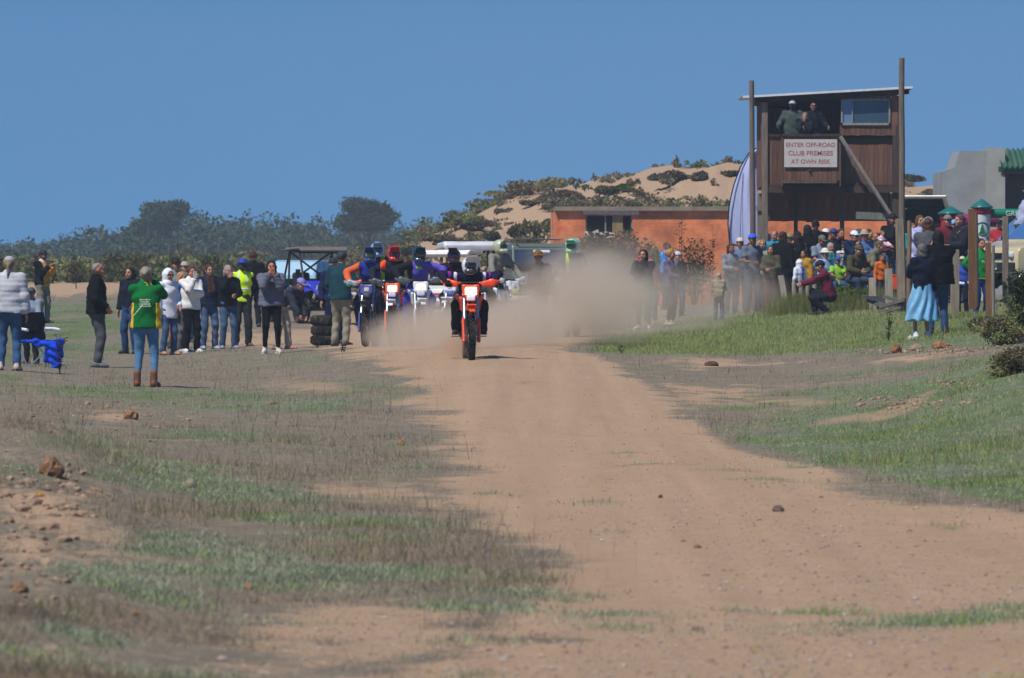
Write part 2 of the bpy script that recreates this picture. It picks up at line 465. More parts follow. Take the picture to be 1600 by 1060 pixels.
def layout(X, Y, Z):
    """(bare dirt, green cover) weights at points of the ground"""
    Yc = np.maximum(Y, 8.)
    px = 800 + X / Yc * F; py = HORIZON + (EYE - Z) / Yc * F
    nz = .55 * (fbm(X * .35, Y * .10, 3, 1) - .5) + .75 * (fbm(X * .6, Y * .42, 4, 21) - .5); nf = fbm(X * 2.4, Y * 1.4, 5, 5) - .5
    l = np.interp(py, LEFT[:, 0], LEFT[:, 1]); r = np.interp(py, RIGHT[:, 0], RIGHT[:, 1])
    w = 60 + (py - 540) * .12
    track = sstep(-w, w, px - l + nz * 260 + nf * 80) * sstep(-w * .6, w * .6, r - px + nz * 100 + nf * 50)
    track = track * (Y < 210)
    g = 0; b = 0
    for cx, cy, rx, ry, a, wt in GREEN: g = g + wt * gauss(px, py, cx, cy, rx, ry, a)
    for cx, cy, rx, ry, a, wt in BARE: b = b + wt * gauss(px, py, cx, cy, rx, ry, a)
    dh = dune(px, Y)
    sand = sstep(.15, .6, dh) + sstep(205, 235, Y) * (px > 430) * .7
    green = np.clip(g * .85 * (1 - track * .75) + nz * 1.6 + nf * 1.5 - .16, 0, 1) * (1 - .8 * np.clip(sand, 0, 1)) * (1 - sstep(.3, .9, b) * .6)
    bare = np.clip(np.maximum(track * (1 - .8 * sstep(.4, .9, g)), b + nz * .9 + nf * 1.5) + sand, 0, 1)
    bare = bare * (1 - .75 * green * (track < .5))
    right_dry = sstep(1000, 1100, px) * (Y > 60) * (Y < 110)
    bare = np.clip(bare + right_dry * (nz * 1.6 + nf * 1.2 + .08) * (1 - sstep(.2, .6, g)), 0, 1)
    far_left = sstep(190, 215, Y) * (1 - sstep(400, 560, px))
    green = np.clip(green + far_left * .5 * (Y > 225), 0, 1)
    return bare, green, track
def ground(X, Y, rough=True):
    X = np.asarray(X, float); Y = np.asarray(Y, float)
    Yc = np.maximum(Y, 24.)
    px = 800 + X / Yc * F
    z = table(px, Yc) + dune(px, Yc)
    if rough:
        amp = .05 * (1 - .75 * sstep(500, 760, px) * (1 - sstep(1050, 1500, px)))
        amp = amp * sstep(15, 30, Y) 
        z = z + (fbm(X * 1.1, Y * .35, 4, 2) - .5) * amp * 2.4 * (1 - .6 * sstep(85, 100, Yc) * (Yc < 200))
        z = z + (fbm(X * 2.6 + 30, Y * .05, 3, 14) - .5) * .05 * sstep(560, 760, px) * (1 - sstep(1100, 1500, px)) * (Y < 120)
        # eroded mounds beside the track
        z = z + .26 * np.exp(-(((px - 60) / 150) ** 2 + ((Y - 46) / 2.6) ** 2)) * (Y > 20)
        z = z + .14 * np.exp(-(((px - 120 - (36 - Y) * 40) / 170) ** 2 + ((Y - 36) / 1.8) ** 2)) + .10 * np.exp(-(((px - 60) / 200) ** 2 + ((Y - 29) / 1.2) ** 2))
        z = z + (fbm(X * 4.5, Y * 2.2, 3, 33) - .5) * .07 * np.exp(-(((px - 90) / 170) ** 2)) * (Y < 60)
        z = z - .10 * np.exp(-(((px - (1450 - (Y - 68) * 16)) / 60) ** 2)) * np.exp(-((Y - 70) / 7.0) ** 2)
        z = z + .05 * np.exp(-(((px - 250) / 240) ** 2 + ((Y - 34) / 2.5) ** 2))
    return z
def gz(X, Y): return float(ground(np.array([X]), np.array([Y]))[0])
def at(px, Y, dz=0.0):
    X = (px - 800) / F * Y
    return (X, Y, gz(X, Y) + dz)
def pt(px, py, Y):
    return ((px - 800) / F * Y, Y, EYE - (py - HORIZON) / F * Y)
def haze():
    b = MB(); 
    zlo = -1.0 - 1.2; zhi = 40
    b.box((0, 380, (zlo + zhi) / 2), (1200, 1240, zhi - zlo))
    m = bpy.data.materials.new('haze_air'); m.use_nodes = True
    N = m.node_tree.nodes; N.remove(N['Principled BSDF'])
    v = N.new('ShaderNodeVolumePrincipled'); v.inputs['Color'].default_value = (.62, .76, .95, 1); v.inputs['Density'].default_value = HAZE
    v.inputs['Anisotropy'].default_value = 0.0
    m.node_tree.links.new(v.outputs[0], N['Material Output'].inputs['Volume'])
    o = b.build('haze', m); o['kind'] = 'stuff'
# ------------------------------------------------------------------ ground sheet
def ground_sheet():
    s = np.linspace(700, 24, 480)
    Yr = np.concatenate([[-40, -10, 0, 8, 14, 18], 15000 / s])
    Yr = Yr[Yr < 625]
    Yr = np.concatenate([Yr, [700, 900, 1300, 2000, 4000, 9000]])
    px = np.concatenate([[-14000, -7000, -4000, -2500, -1700, -1200, -900, -700, -500, -350, -240], np.arange(-180, 1790, 5.4), [1850, 1950, 2100, 2300, 2500, 2800, 3300, 4200, 6000, 9000, 15000]])
    PX, YY = np.meshgrid(px, Yr, indexing='ij')
    W = np.maximum(YY, 22)
    X = (PX - 800) / F * W
    Z = ground(X, YY)
    V = np.stack([X, YY, Z], -1).reshape(-1, 3)
    n, m = PX.shape
    i, j = np.meshgrid(np.arange(n - 1), np.arange(m - 1), indexing='ij')
    a = (i * m + j).ravel()
    Q = np.stack([a, a + m, a + m + 1, a + 1], 1)
    bare, green, track = layout(X.ravel(), YY.ravel(), Z.ravel())
    me = mesh_np('ground', V, [Q], ground_material())
    ca = me.color_attributes.new('cover', 'FLOAT_COLOR', 'POINT')
    ca.data.foreach_set('color', np.stack([bare, green, track, np.ones_like(bare)], 1).astype(np.float32).ravel())
    o = link('ground', me); o['kind'] = 'structure'; o['label'] = 'dirt track between dry scrubby verges and sandy dunes'
    return o

def ground_material():
    m = bpy.data.materials.new('ground_dirt'); m.use_nodes = True
    nt = m.node_tree; N = nt.nodes; L = nt.links; b = N['Principled BSDF']
    att = N.new('ShaderNodeAttribute'); att.attribute_name = 'cover'
    sep = N.new('ShaderNodeSeparateColor'); L.new(att.outputs['Color'], sep.inputs[0])
    geo = N.new('ShaderNodeNewGeometry')
    def noise(scale, detail=6, rough=.62, sc=(1, 1, 1)):
        mp = N.new('ShaderNodeMapping'); mp.inputs['Scale'].default_value = sc
        L.new(geo.outputs['Position'], mp.inputs['Vector'])
        n = N.new('ShaderNodeTexNoise'); n.inputs['Scale'].default_value = scale; n.inputs['Detail'].default_value = detail; n.inputs['Roughness'].default_value = rough
        L.new(mp.outputs[0], n.inputs['Vector']); return n.outputs[0]
    def ramp(src, stops):
        r = N.new('ShaderNodeValToRGB'); r.color_ramp.elements[0].position = stops[0][0]; r.color_ramp.elements[0].color = (*stops[0][1], 1)
        r.color_ramp.elements[1].position = stops[-1][0]; r.color_ramp.elements[1].color = (*stops[-1][1], 1)
        for p, c in stops[1:-1]:
            e = r.color_ramp.elements.new(p); e.color = (*c, 1)
        L.new(src, r.inputs[0]); return r.outputs[0]
    def mix(f, a, c):
        x = N.new('ShaderNodeMix'); x.data_type = 'RGBA'
        if isinstance(f, (int, float)): x.inputs[0].default_value = f
        else: L.new(f, x.inputs[0])
        L.new(a, x.inputs[6]); L.new(c, x.inputs[7]); return x.outputs[2]
    def math_(op, a, c):
        x = N.new('ShaderNodeMath'); x.operation = op; x.use_clamp = op != 'MULTIPLY_ADD'
        for i, v in enumerate((a, c)):
            if isinstance(v, (int, float)): x.inputs[i].default_value = v
            else: L.new(v, x.inputs[i])
        return x.outputs[0]
    broad = noise(.5, 5, .6, (1, .35, 1)); mid = noise(3.2, 6, .7, (1, .7, 1)); fine = noise(20, 8, .8, (1, .8, 1)); speck = noise(42, 4, .75, (1, 1, 1))
    dirt = ramp(broad, [(.3, (0.334, 0.211, 0.125)), (.5, (0.404, 0.265, 0.162)), (.72, (0.474, 0.323, 0.210))])
    dirt2 = ramp(fine, [(.36, (0.192, 0.117, 0.075)), (.5, (0.384, 0.260, 0.167)), (.64, (0.586, 0.440, 0.307))])
    dirt = mix(.5, dirt, dirt2)
    dirt3 = ramp(mid, [(.35, (0.272, 0.172, 0.103)), (.65, (0.464, 0.313, 0.200))])
    dirt = mix(.35, dirt, dirt3)
    dirt = mix(.5, dirt, ramp(speck, [(.33, (0.101, 0.069, 0.051)), (.44, (0.363, 0.244, 0.158)), (.6, (0.424, 0.294, 0.186)), (.72, (0.666, 0.548, 0.428))]))
    dry = ramp(fine, [(.36, (.07, .058, .048)), (.5, (.20, .16, .125)), (.64, (.40, .33, .26))])
    dry2 = ramp(mid, [(.35, (.12, .11, .075)), (.55, (.20, .175, .12)), (.75, (.34, .25, .17))])
    dry = mix(.5, dry, dry2)
    grn = ramp(mid, [(.35, (.07, .10, .038)), (.5, (.12, .165, .065)), (.7, (.20, .23, .10))])
    grn2 = ramp(broad, [(.4, (.10, .135, .055)), (.6, (.17, .18, .135))])
    grn = mix(.5, grn, grn2)
    # break the borders up with the fine noise
    def sharpen(ch, k):
        mr = N.new('ShaderNodeMath'); mr.operation = 'MULTIPLY_ADD'; L.new(mid, mr.inputs[0]); mr.inputs[1].default_value = 1.3; mr.inputs[2].default_value = -.65
        m1 = N.new('ShaderNodeMath'); m1.operation = 'MULTIPLY_ADD'; L.new(fine, m1.inputs[0]); m1.inputs[1].default_value = .9; m1.inputs[2].default_value = -.45
        s1 = N.new('ShaderNodeMath'); s1.operation = 'ADD'; L.new(mr.outputs[0], s1.inputs[0]); L.new(m1.outputs[0], s1.inputs[1])
        s2 = N.new('ShaderNodeMath'); s2.operation = 'ADD'; L.new(ch, s2.inputs[0]); L.new(s1.outputs[0], s2.inputs[1])
        r = N.new('ShaderNodeMapRange'); r.interpolation_type = 'SMOOTHSTEP'; r.inputs[1].default_value = .5 - k; r.inputs[2].default_value = .5 + k
        L.new(s2.outputs[0], r.inputs[0]); return r.outputs[0]
    col = mix(sharpen(sep.outputs[0], .3), dry, dirt)
    col = mix(sharpen(sep.outputs[1], .3), col, grn)
    # wheel-worn streaks running up the track
    ruts = noise(1.0, 5, .6, (2.6, .045, 1)); rr_ = N.new('ShaderNodeMapRange'); rr_.inputs[1].default_value = .35; rr_.inputs[2].default_value = .65; rr_.inputs[3].default_value = .93; rr_.inputs[4].default_value = 1.05; L.new(ruts, rr_.inputs[0])
    mxx = N.new('ShaderNodeMix'); mxx.data_type = 'RGBA'; mxx.blend_type = 'MULTIPLY'; L.new(sep.outputs[2], mxx.inputs[0]); L.new(col, mxx.inputs[6]); L.new(rr_.outputs[0], mxx.inputs[7]); col = mxx.outputs[2]
    L.new(col, b.inputs['Base Color'])
    b.inputs['Roughness'].default_value = .95; b.inputs['Specular IOR Level'].default_value = .08
    bp = N.new('ShaderNodeBump'); bp.inputs['Strength'].default_value = .55; bp.inputs['Distance'].default_value = .05
    hs = math_('ADD', math_('MULTIPLY', fine, .5), math_('MULTIPLY', mid, .5))
    L.new(hs, bp.inputs['Height']); L.new(bp.outputs[0], b.inputs['Normal'])
    return m
ground_sheet()

# ------------------------------------------------------------------ low plants as stuff
def leafmat(h, k=.8, var=.35, trans=.25):
    m = bpy.data.materials.new('leaf_' + h.strip('#')); m.use_nodes = True
    N = m.node_tree.nodes; L = m.node_tree.links; b = N['Principled BSDF']
    base = lin(h, k)
    geo = N.new('ShaderNodeNewGeometry'); nz = N.new('ShaderNodeTexNoise'); nz.inputs['Scale'].default_value = 1.7; nz.inputs['Detail'].default_value = 5
    L.new(geo.outputs['Position'], nz.inputs['Vector'])
    ad = N.new('ShaderNodeMath'); ad.operation = 'ADD'; L.new(nz.outputs[0], ad.inputs[0])
    mu = N.new('ShaderNodeMath'); mu.operation = 'MULTIPLY'; mu.inputs[1].default_value = .45; L.new(geo.outputs['Random Per Island'], mu.inputs[0]); L.new(mu.outputs[0], ad.inputs[1])
    r = N.new('ShaderNodeValToRGB'); e = r.color_ramp.elements
    e[0].position = .4; e[0].color = (*[c * (1 - var) for c in base], 1)
    e[1].position = 1.0; e[1].color = (min(1, base[0] * (1 + var * 1.5)), min(1, base[1] * (1 + var * 1.2)), base[2] * (1 + var * .5), 1)
    L.new(ad.outputs[0], r.inputs[0]); L.new(r.outputs[0], b.inputs['Base Color'])
    b.inputs['Roughness'].default_value = .75; b.inputs['Specular IOR Level'].default_value = .15
    if trans > 0:
        tr = N.new('ShaderNodeBsdfTranslucent'); mx = N.new('ShaderNodeMixShader'); mx.inputs[0].default_value = trans
        L.new(r.outputs[0], tr.inputs['Color']); L.new(b.outputs[0], mx.inputs[1]); L.new(tr.outputs[0], mx.inputs[2])
        L.new(mx.outputs[0], N['Material Output'].inputs['Surface'])
    return m

def blades(name, n, weight, hgt, wid, lean, m, label, ymin=22, ymax=215, per=3, pxr=(-150, 1750), spread=.05):
    """short leaf blades or twigs standing on the ground, thinned out with distance"""
    k = n // per
    s = rng.uniform(15000 / ymax, 15000 / ymin, k * 6); Y = 15000 / s
    X = (rng.uniform(*pxr, k * 6) - 800) / F * Y
    Z = ground(X, Y)
    b, g, t = layout(X, Y, Z)
    clump = fbm(X * 1.6, Y * .7, 3, 8)
    w = weight(b, g, t, clump, 800 + X / Y * F, Y)
    keep = np.flatnonzero(rng.random(k * 6) < w)[:k]
    X, Y, cl = X[keep], Y[keep], clump[keep]
    q = len(X)
    X = np.repeat(X, per) + rng.normal(0, 1, q * per) * spread * (1 + np.repeat(Y, per) / 60)
    Y = np.repeat(Y, per) + rng.normal(0, 1, q * per) * spread * 3
    Z = ground(X, Y); cl = np.repeat(cl, per)
    h = hgt * rng.uniform(.45, 1.3, len(X)) * (.5 + cl)
    w_ = np.maximum(wid, Y * .00009) * rng.uniform(.7, 1.3, len(X))
    a = rng.uniform(0, 2 * np.pi, len(X)); la = rng.uniform(0, 2 * np.pi, len(X)); ll = rng.uniform(.1, 1, len(X)) * lean * h
    dx, dy = np.cos(a) * w_ / 2, np.sin(a) * w_ / 2
    V = np.empty((len(X), 3, 3))
    V[:, 0] = np.stack([X - dx, Y - dy, Z - .01], 1); V[:, 1] = np.stack([X + dx, Y + dy, Z - .01], 1)
    V[:, 2] = np.stack([X + np.cos(la) * ll, Y + np.sin(la) * ll, Z + h], 1)
    T = np.arange(len(X) * 3).reshape(-1, 3)
    me = mesh_np(name, V.reshape(-1, 3), [T], m, smooth=False)
    o = link(name, me); o['kind'] = 'stuff'; o['label'] = label
    return o
LF_GREEN = leafmat('#8fac5c', .84); LF_BLUE = leafmat('#a6ab98', .84, .3); LF_DRY = leafmat('#a3948a', .74, .55); LF_OLIVE = leafmat('#838a52', .66)
blades('grass', 110000, lambda b, g, t, c, px, Y: np.clip(g * 1.4 - .35, 0, 1) * (c > .42) * np.where(px > 1000, 1, .45), .032, .006, 1.3, LF_GREEN, 'short green grass growing beside the dirt track')
blades('ground_cover', 130000, lambda b, g, t, c, px, Y: np.clip(g * 1.6 - .35, 0, 1) * (c < .62) * np.where(px > 1000, .55, 1), .028, .009, 1.4, LF_BLUE, 'low grey-green creeping cover in bands across the verge')
blades('dry_weeds', 90000, lambda b, g, t, c, px, Y: np.clip(1 - b * 1.5 - g * .8, 0, 1) * np.clip(c * 3.2 - 1.25, 0, 1) * np.where(Y < 150, 1, .2), .036, .004, 1.7, LF_DRY, 'dry grey-brown twiggy weeds on the verges')
blades('tall_grass', 14000, lambda b, g, t, c, px, Y: np.clip(g + .3 - b, 0, 1) * (c > .6), .07, .006, .9, LF_OLIVE, 'olive tufts of taller grass scattered over the verges', per=10, spread=.06)
blades('bank_grass', 60000, lambda b, g, t, c, px, Y: (px > 930) * (Y > 108) * (Y < 150) * np.clip(g + .2, 0, 1), .065, .010, 1.2, leafmat('#9da86c', .78), 'longer mixed grass on the bank below the fence posts', ymin=105, ymax=155, per=5, pxr=(900, 1750))

# pebbles and clods lying on the track
def ico(sub=1):
    import bmesh
    bm = bmesh.new(); bmesh.ops.create_icosphere(bm, subdivisions=sub, radius=1)
    V = np.array([v.co[:] for v in bm.verts]); T = np.array([[v.index for v in f.verts] for f in bm.faces]); bm.free()
    return V, T
ICO1, ICO2 = ico(1), ico(2)
def pebbles(name, n, smin, smax, m, label, trackonly=True, pxr=(-100, 1700), ymax=130):
    s = rng.uniform(15000 / ymax, 15000 / 22, n * 5); Y = 15000 / s; X = (rng.uniform(*pxr, n * 5) - 800) / F * Y
    Z = ground(X, Y); b, g, t = layout(X, Y, Z)
    w = np.clip(b * 1.2 - g, 0, 1) * np.clip(fbm(X * .8, Y * .3, 3, 11) * 2.4 - .6, .1, 1)
    keep = np.flatnonzero(rng.random(n * 5) < w)[:n]
    X, Y, Z = X[keep], Y[keep], Z[keep]
    V0, T0 = ico(1) if smax > .03 else (np.array([[1, 0, 0], [-1, 0, 0], [0, 1, 0], [0, -1, 0], [0, 0, 1.], [0, 0, -1]]), np.array([[0, 2, 4], [2, 1, 4], [1, 3, 4], [3, 0, 4], [2, 0, 5], [1, 2, 5], [3, 1, 5], [0, 3, 5]]))
    q = len(X); sz = smin + (smax - smin) * rng.random(q) ** 3
    sz = np.maximum(sz, Y * .00010)
    sc = sz[:, None, None] * rng.uniform(.6, 1.3, (q, 1, 3)) * np.array([1, 1, .6])
    V = V0[None] * sc * rng.uniform(.75, 1.2, (q, len(V0), 1))
    a = rng.uniform(0, 6.28, q); c, s_ = np.cos(a)[:, None], np.sin(a)[:, None]
    V = np.stack([V[..., 0] * c - V[..., 1] * s_, V[..., 0] * s_ + V[..., 1] * c, V[..., 2]], -1) + np.stack([X, Y, Z + sz * .15], 1)[:, None]
    T = (T0[None] + (np.arange(q) * len(V0))[:, None, None]).reshape(-1, 3)
    o = link(name, mesh_np(name, V.reshape(-1, 3), [T], m, smooth=False)); o['kind'] = 'stuff'; o['label'] = label
def stonemat(cols, scale=2):
    m = bpy.data.materials.new('stone'); m.use_nodes = True
    N = m.node_tree.nodes; L = m.node_tree.links
    g = N.new('ShaderNodeNewGeometry'); r = N.new('ShaderNodeValToRGB'); L.new(g.outputs['Random Per Island'], r.inputs[0])
    e = r.color_ramp.elements
    e[0].color = (*cols[0], 1); e[1].color = (*cols[-1], 1)
    for i, c in enumerate(cols[1:-1]): x = e.new((i + 1) / (len(cols) - 1)); x.color = (*c, 1)
    L.new(r.outputs[0], N['Principled BSDF'].inputs['Base Color']); N['Principled BSDF'].inputs['Roughness'].default_value = .9
    return m
SM = stonemat([(.12, .08, .065), (.42, .29, .21), (.30, .27, .26), (.42, .30, .22), (.22, .11, .08), (.36, .30, .26)])
pebbles('gravel', 13000, .004, .012, SM, 'fine gravel strewn over the dirt track')
pebbles('pebbles', 1700, .006, .022, SM, 'loose pebbles and small stones on the track')

def rock(px, py, w, h, col, label, name='stone', cat='stone', group=None):
    # distance at which the ground is seen at this height
    Ys = np.linspace(24, 140, 900); Xs = (px - 800) / F * Ys
    g = HORIZON + (EYE - ground(Xs, Ys)) / Ys * F
    Y = Ys[np.argmin(np.abs(g - py))]; r = w / F * Y / 2; hh = h / F * Y
    V, T = ico(3) if 'clod' in name else ICO2
    n = np.array([[vnoise(v[0] * 1.7 + px, v[1] * 1.7 + v[2] * 2.3 + py)] for v in V])
    n2 = np.array([[vnoise(v[0] * 5 + py, v[1] * 5 + v[2] * 6 + px)] for v in V])
    V = V * (.62 + .45 * n + .3 * n2) * np.array([r, r * .8, hh * .75])
    me = mesh_np(name, V, [T], mat(col, rough=.98, k=.62, noise=.35, scale=14, bump=.8, bscale=30), smooth=False)
    X = (px - 800) / F * Y
    thing(name, label, cat, (X, Y, gz(X, Y) + hh * .2), random.random() * 6, group, me)
rock(1216, 800, 22, 10, '#7f6a63', 'flat grey-brown stone lying alone on the open dirt track')
rock(80, 742, 44, 30, '#a9805f', 'big crumbling brown clod crowning the mound on the verge', 'dirt_clod', 'clod')
rock(1112, 572, 22, 8, '#6b4a3a', 'dark brown clod at the grassy edge of the track', 'dirt_clod', 'clod')
rock(62, 778, 16, 8, '#c98f4e', 'small orange-ochre stone on the slope below the crumbling clod')
rock(297, 762, 24, 13, '#a59a86', 'pale grey stone half sunk in the green cover')
rock(388, 922, 18, 11, '#b08d6c', 'tan stone at the lower edge of the green band')
rock(78, 1030, 26, 16, '#b5a08c', 'pale rounded stone low in the dry weeds of the corner')
rock(212, 964, 16, 8, '#b98555', 'ochre stone below the green strip on the verge')
rock(1432, 548, 26, 12, '#b39a80', 'pale flattened rock on the rubble edge under the grassy bank')
rock(1400, 552, 18, 14, '#a5744f', 'orange-brown clod on the rubble edge under the grassy bank', 'dirt_clod', 'clod')
rock(1470, 545, 30, 12, '#b07f5c', 'long tan clod on the rubble edge nearer the big bush', 'dirt_clod', 'clod')
rock(1090, 985, 22, 8, '#8f7f76', 'grey stone sunk in the track near the bottom edge')
rock(626, 696, 14, 9, '#b58a5c', 'ochre stone beside the grass tuft at the edge of the track')
rock(1090, 857, 16, 6, '#9a7550', 'small yellow-brown stone in the middle of the track')
rock(1032, 778, 9, 6, '#7c4b38', 'tiny rust-coloured stone out on the bare track')
rock(205, 655, 30, 16, '#b08662', 'light brown clod among the dry weeds uphill of the mound', 'dirt_clod', 'clod')
rock(425, 632, 14, 7, '#9d8468', 'buff stone at the edge of the dry weeds')
rock(30, 925, 30, 18, '#9c7a5e', 'brown clod on the lower slope of the verge', 'dirt_clod', 'clod')

# ------------------------------------------------------------------ bushes and trees
def leaf_cloud(centers, radii, n, size, squash=1.0):
    """n small two-triangle leaves around lumps; returns V, T"""
    w = np.array([r[0] * r[2] for r in radii]); w = w / w.sum()
    ci = rng.choice(len(centers), n, p=w)
    d = rng.normal(size=(n, 3)); d /= np.linalg.norm(d, axis=1)[:, None]
    rr = np.where(rng.random(n) < .18, rng.uniform(.9, 1.35, n), rng.uniform(.3, 1.02, n) ** .6)
    P = np.array(centers)[ci] + d * np.array(radii)[ci] * rr[:, None]
    s = size * rng.uniform(.6, 1.4, n)
    a = rng.normal(size=(n, 3)); a = a / np.linalg.norm(a, axis=1)[:, None] * .7 + d * .5; a /= np.linalg.norm(a, axis=1)[:, None]
    b = np.cross(a, rng.normal(size=(n, 3))); b /= np.linalg.norm(b, axis=1)[:, None]
    V = np.stack([P - a * s[:, None], P + b * s[:, None] * .5, P + a * s[:, None], P - b * s[:, None] * .5], 1)
    return V.reshape(-1, 3), np.arange(n * 4).reshape(-1, 4)
LM = {'dark': leafmat('#3f4f2f', .55), 'green': leafmat('#5f7a35', .55), 'olive': leafmat('#6b6a42', .6), 'grey': leafmat('#857d62', .6), 'brown': leafmat('#7d6a50', .55), 'scrub': leafmat('#8f9366', .72), 'scrub2': leafmat('#6f7d50', .68), 'forest': leafmat('#50654a', .6, .2, .1), 'pine': leafmat('#46593f', .55, .2, .1), 'bright': leafmat('#6f9436', .6)}
STEM = mat('#5b4632', rough=.95, noise=.3)
def bush(name, label, cat, loc, w, h, n, kind, lumps=9, leaf=.05, group=None, depth=None, stems=5, kind2=None):
    t = thing(name, label, cat, loc, 0, group)
    depth = depth or w
    cs, rs = [], []
    lumps = int(lumps * 1.6)
    for i in range(lumps):
        a = rng.uniform(0, 6.28); r = rng.uniform(0, .38)
        zz = rng.uniform(.25, .75)
        k = (1 - .5 * abs(zz - .4))
        cs.append((math.cos(a) * r * w * k, math.sin(a) * r * depth * k, zz * h)); f = rng.uniform(.07, .24)
        rs.append((f * w * rng.uniform(.8, 1.4), f * depth * 1.1, f * h * rng.uniform(.8, 1.4)))
    V, Q = leaf_cloud(cs, rs, n, leaf)
    V[:, 2] = np.abs(V[:, 2])
    m2 = [LM[kind], LM[kind2 or kind]]
    midx = (vnoise(V[::4, 0] * 6 + 50, V[::4, 2] * 6 + 50) < .42).astype(int)
    link('foliage', mesh_np('foliage', V, [Q], m2, midx, smooth=False), t)
    if stems:
        b = MB()
        for i in range(stems):
            c = cs[i % len(cs)]
            b.tube([(c[0] * .15, c[1] * .15, -.05), (c[0] * .5, c[1] * .5, c[2] * .5), c], [.012 * h + .006, .009 * h + .004, .004], 5)
        b.build('stem', STEM, t)
    return t
def sprig(name, label, px, Y, h, n, kind, lean=0.0, leaf=.03, spread=.09, group=None, py=None):
    loc = at(px, Y) if py is None else pt(px, py, Y)
    t = thing(name, label, 'plant', loc, 0, group)
    b = MB(); P = []
    for i in range(3):
        top = np.array([lean * h + rng.normal() * .05, rng.normal() * .05, h * rng.uniform(.7, 1)])
        mid = top * .5 + rng.normal(size=3) * .02
        b.tube([(rng.normal() * .02, rng.normal() * .02, -.02), mid, top], [.008, .006, .003], 5)
        for u in np.linspace(.12, 1, n):
            p = mid * 2 * u * .5 * 2 * (1 - u) + top * u * u + mid * 2 * u * (1 - u) * 0
            p = 2 * u * (1 - u) * mid + u * u * top
            P.append(p)
    P = np.array(P); k = len(P)
    a = rng.uniform(0, 6.28, k); d = np.stack([np.cos(a), np.sin(a), rng.uniform(-.2, .5, k)], 1)
    s = spread * rng.uniform(.5, 1.2, k)[:, None]; e = np.cross(d, [0, 0, 1]); e /= np.linalg.norm(e, axis=1)[:, None]
    V = np.stack([P, P + d * s * .5 + e * leaf, P + d * s, P + d * s * .5 - e * leaf], 1).reshape(-1, 3)
    b.build('stem', STEM, t)
    link('leaves', mesh_np('leaves', V, [np.arange(k * 4).reshape(-1, 4)], LM[kind], smooth=False), t)
    return t

def tree(name, label, px, Y, wpx, top, kind, n=5000, leaf=.28, base=None, trunk=True, group=None, flat=False, lumps=16):
    x, y, z = at(px, Y); h = EYE + (HORIZON - top) / F * Y - z; w = wpx / F * Y
    t = thing(name, label, 'tree', (x, y, z), 0, group)
    cs, rs = [], []
    for i in range(lumps):
        a = rng.uniform(0, 6.28); zz = rng.uniform(.35, .93)
        r = (.46 * math.sqrt(max(0.02, 1 - ((zz - .42) / .56) ** 2)) if not flat else .46 * math.sqrt(max(0.05, 1 - ((zz - .55) / .5) ** 2))) * rng.uniform(.2, 1)
        cs.append((math.cos(a) * r * w, math.sin(a) * r * w * .8, (zz if not flat else .5 + zz * .42) * h))
        f = rng.uniform(.1, .2) * (1.25 - .7 * zz if not flat else 1)
        rs.append((f * w, f * w, f * h * (.55 if flat else .8)))
    V, Q = leaf_cloud(cs, rs, n, leaf)
    link('crown', mesh_np('crown', V, [Q], [LM[kind], LM['dark']], (rng.random(len(Q)) < .3).astype(int), smooth=False), t)
    b = MB(); b.tube([(0, 0, -.3), (.05 * h, 0, h * .3), (0, 0, h * .6)], [.035 * h, .025 * h, .012 * h], 7)
    for c in cs[:7]: b.tube([(.02 * h, 0, h * .3), (c[0] * .5, c[1] * .5, c[2] * .75), c], [.014 * h, .009 * h, .004 * h], 5)
    b.build('trunk', STEM, t)
    return t

# far wood reading as one mass
def forest():
    edge = np.array([(-500, 372), (20, 372), (60, 372), (110, 362), (150, 350), (180, 340), (215, 334), (250, 330), (272, 322), (300, 332), (340, 330), (390, 335), (440, 338), (500, 340), (560, 342), (640, 352), (700, 372), (800, 392), (1000, 410)], float)
    Vs, Qs, nn = [], [], 0
    for row, (Y, dt, cnt) in enumerate([(640, 2, 130), (600, 14, 90), (560, 30, 80)]):
        for i in range(cnt):
            px = rng.uniform(-480, 860)
            top = np.interp(px, edge[:, 0], edge[:, 1]) + dt + rng.uniform(-3, 7)
            if top > 430: continue
            x, y, z = at(px, Y + rng.uniform(-15, 15)); h = EYE + (HORIZON - top) / F * Y
            w = rng.uniform(45, 85) / F * Y
            cs = [(x + rng.uniform(-.35, .35) * w, y + rng.uniform(-2, 2), h * rng.uniform(.3, .85)) for _ in range(7)]
            rs = [(w * rng.uniform(.2, .34), w * .3, h * rng.uniform(.13, .24)) for _ in range(7)]
            V, Q = leaf_cloud(cs, rs, 620, .23)
            Vs.append(V); Qs.append(Q + nn); nn += len(V)
    Q = np.concatenate(Qs)
    o = link('forest', mesh_np('forest', np.concatenate(Vs), [Q], [LM['forest'], LM['pine']], (rng.random(len(Q)) < .35).astype(int), smooth=False))
    o['kind'] = 'stuff'; o['label'] = 'hazy dark green wood along the horizon'
forest()
tree('broad_tree', 'broad dark tree standing clear above the far wood', 574, 520, 118, 306, 'pine', 10000, .14, flat=True)
tree('tall_tree', 'tall rounded tree rising highest from the hazy wood', 258, 590, 92, 312, 'forest', 8000, .2, lumps=24, flat=True)
tree('spreading_tree', 'small spreading tree at the far end of the wood beside the dune', 655, 470, 60, 358, 'pine', 3200, .12, flat=True)

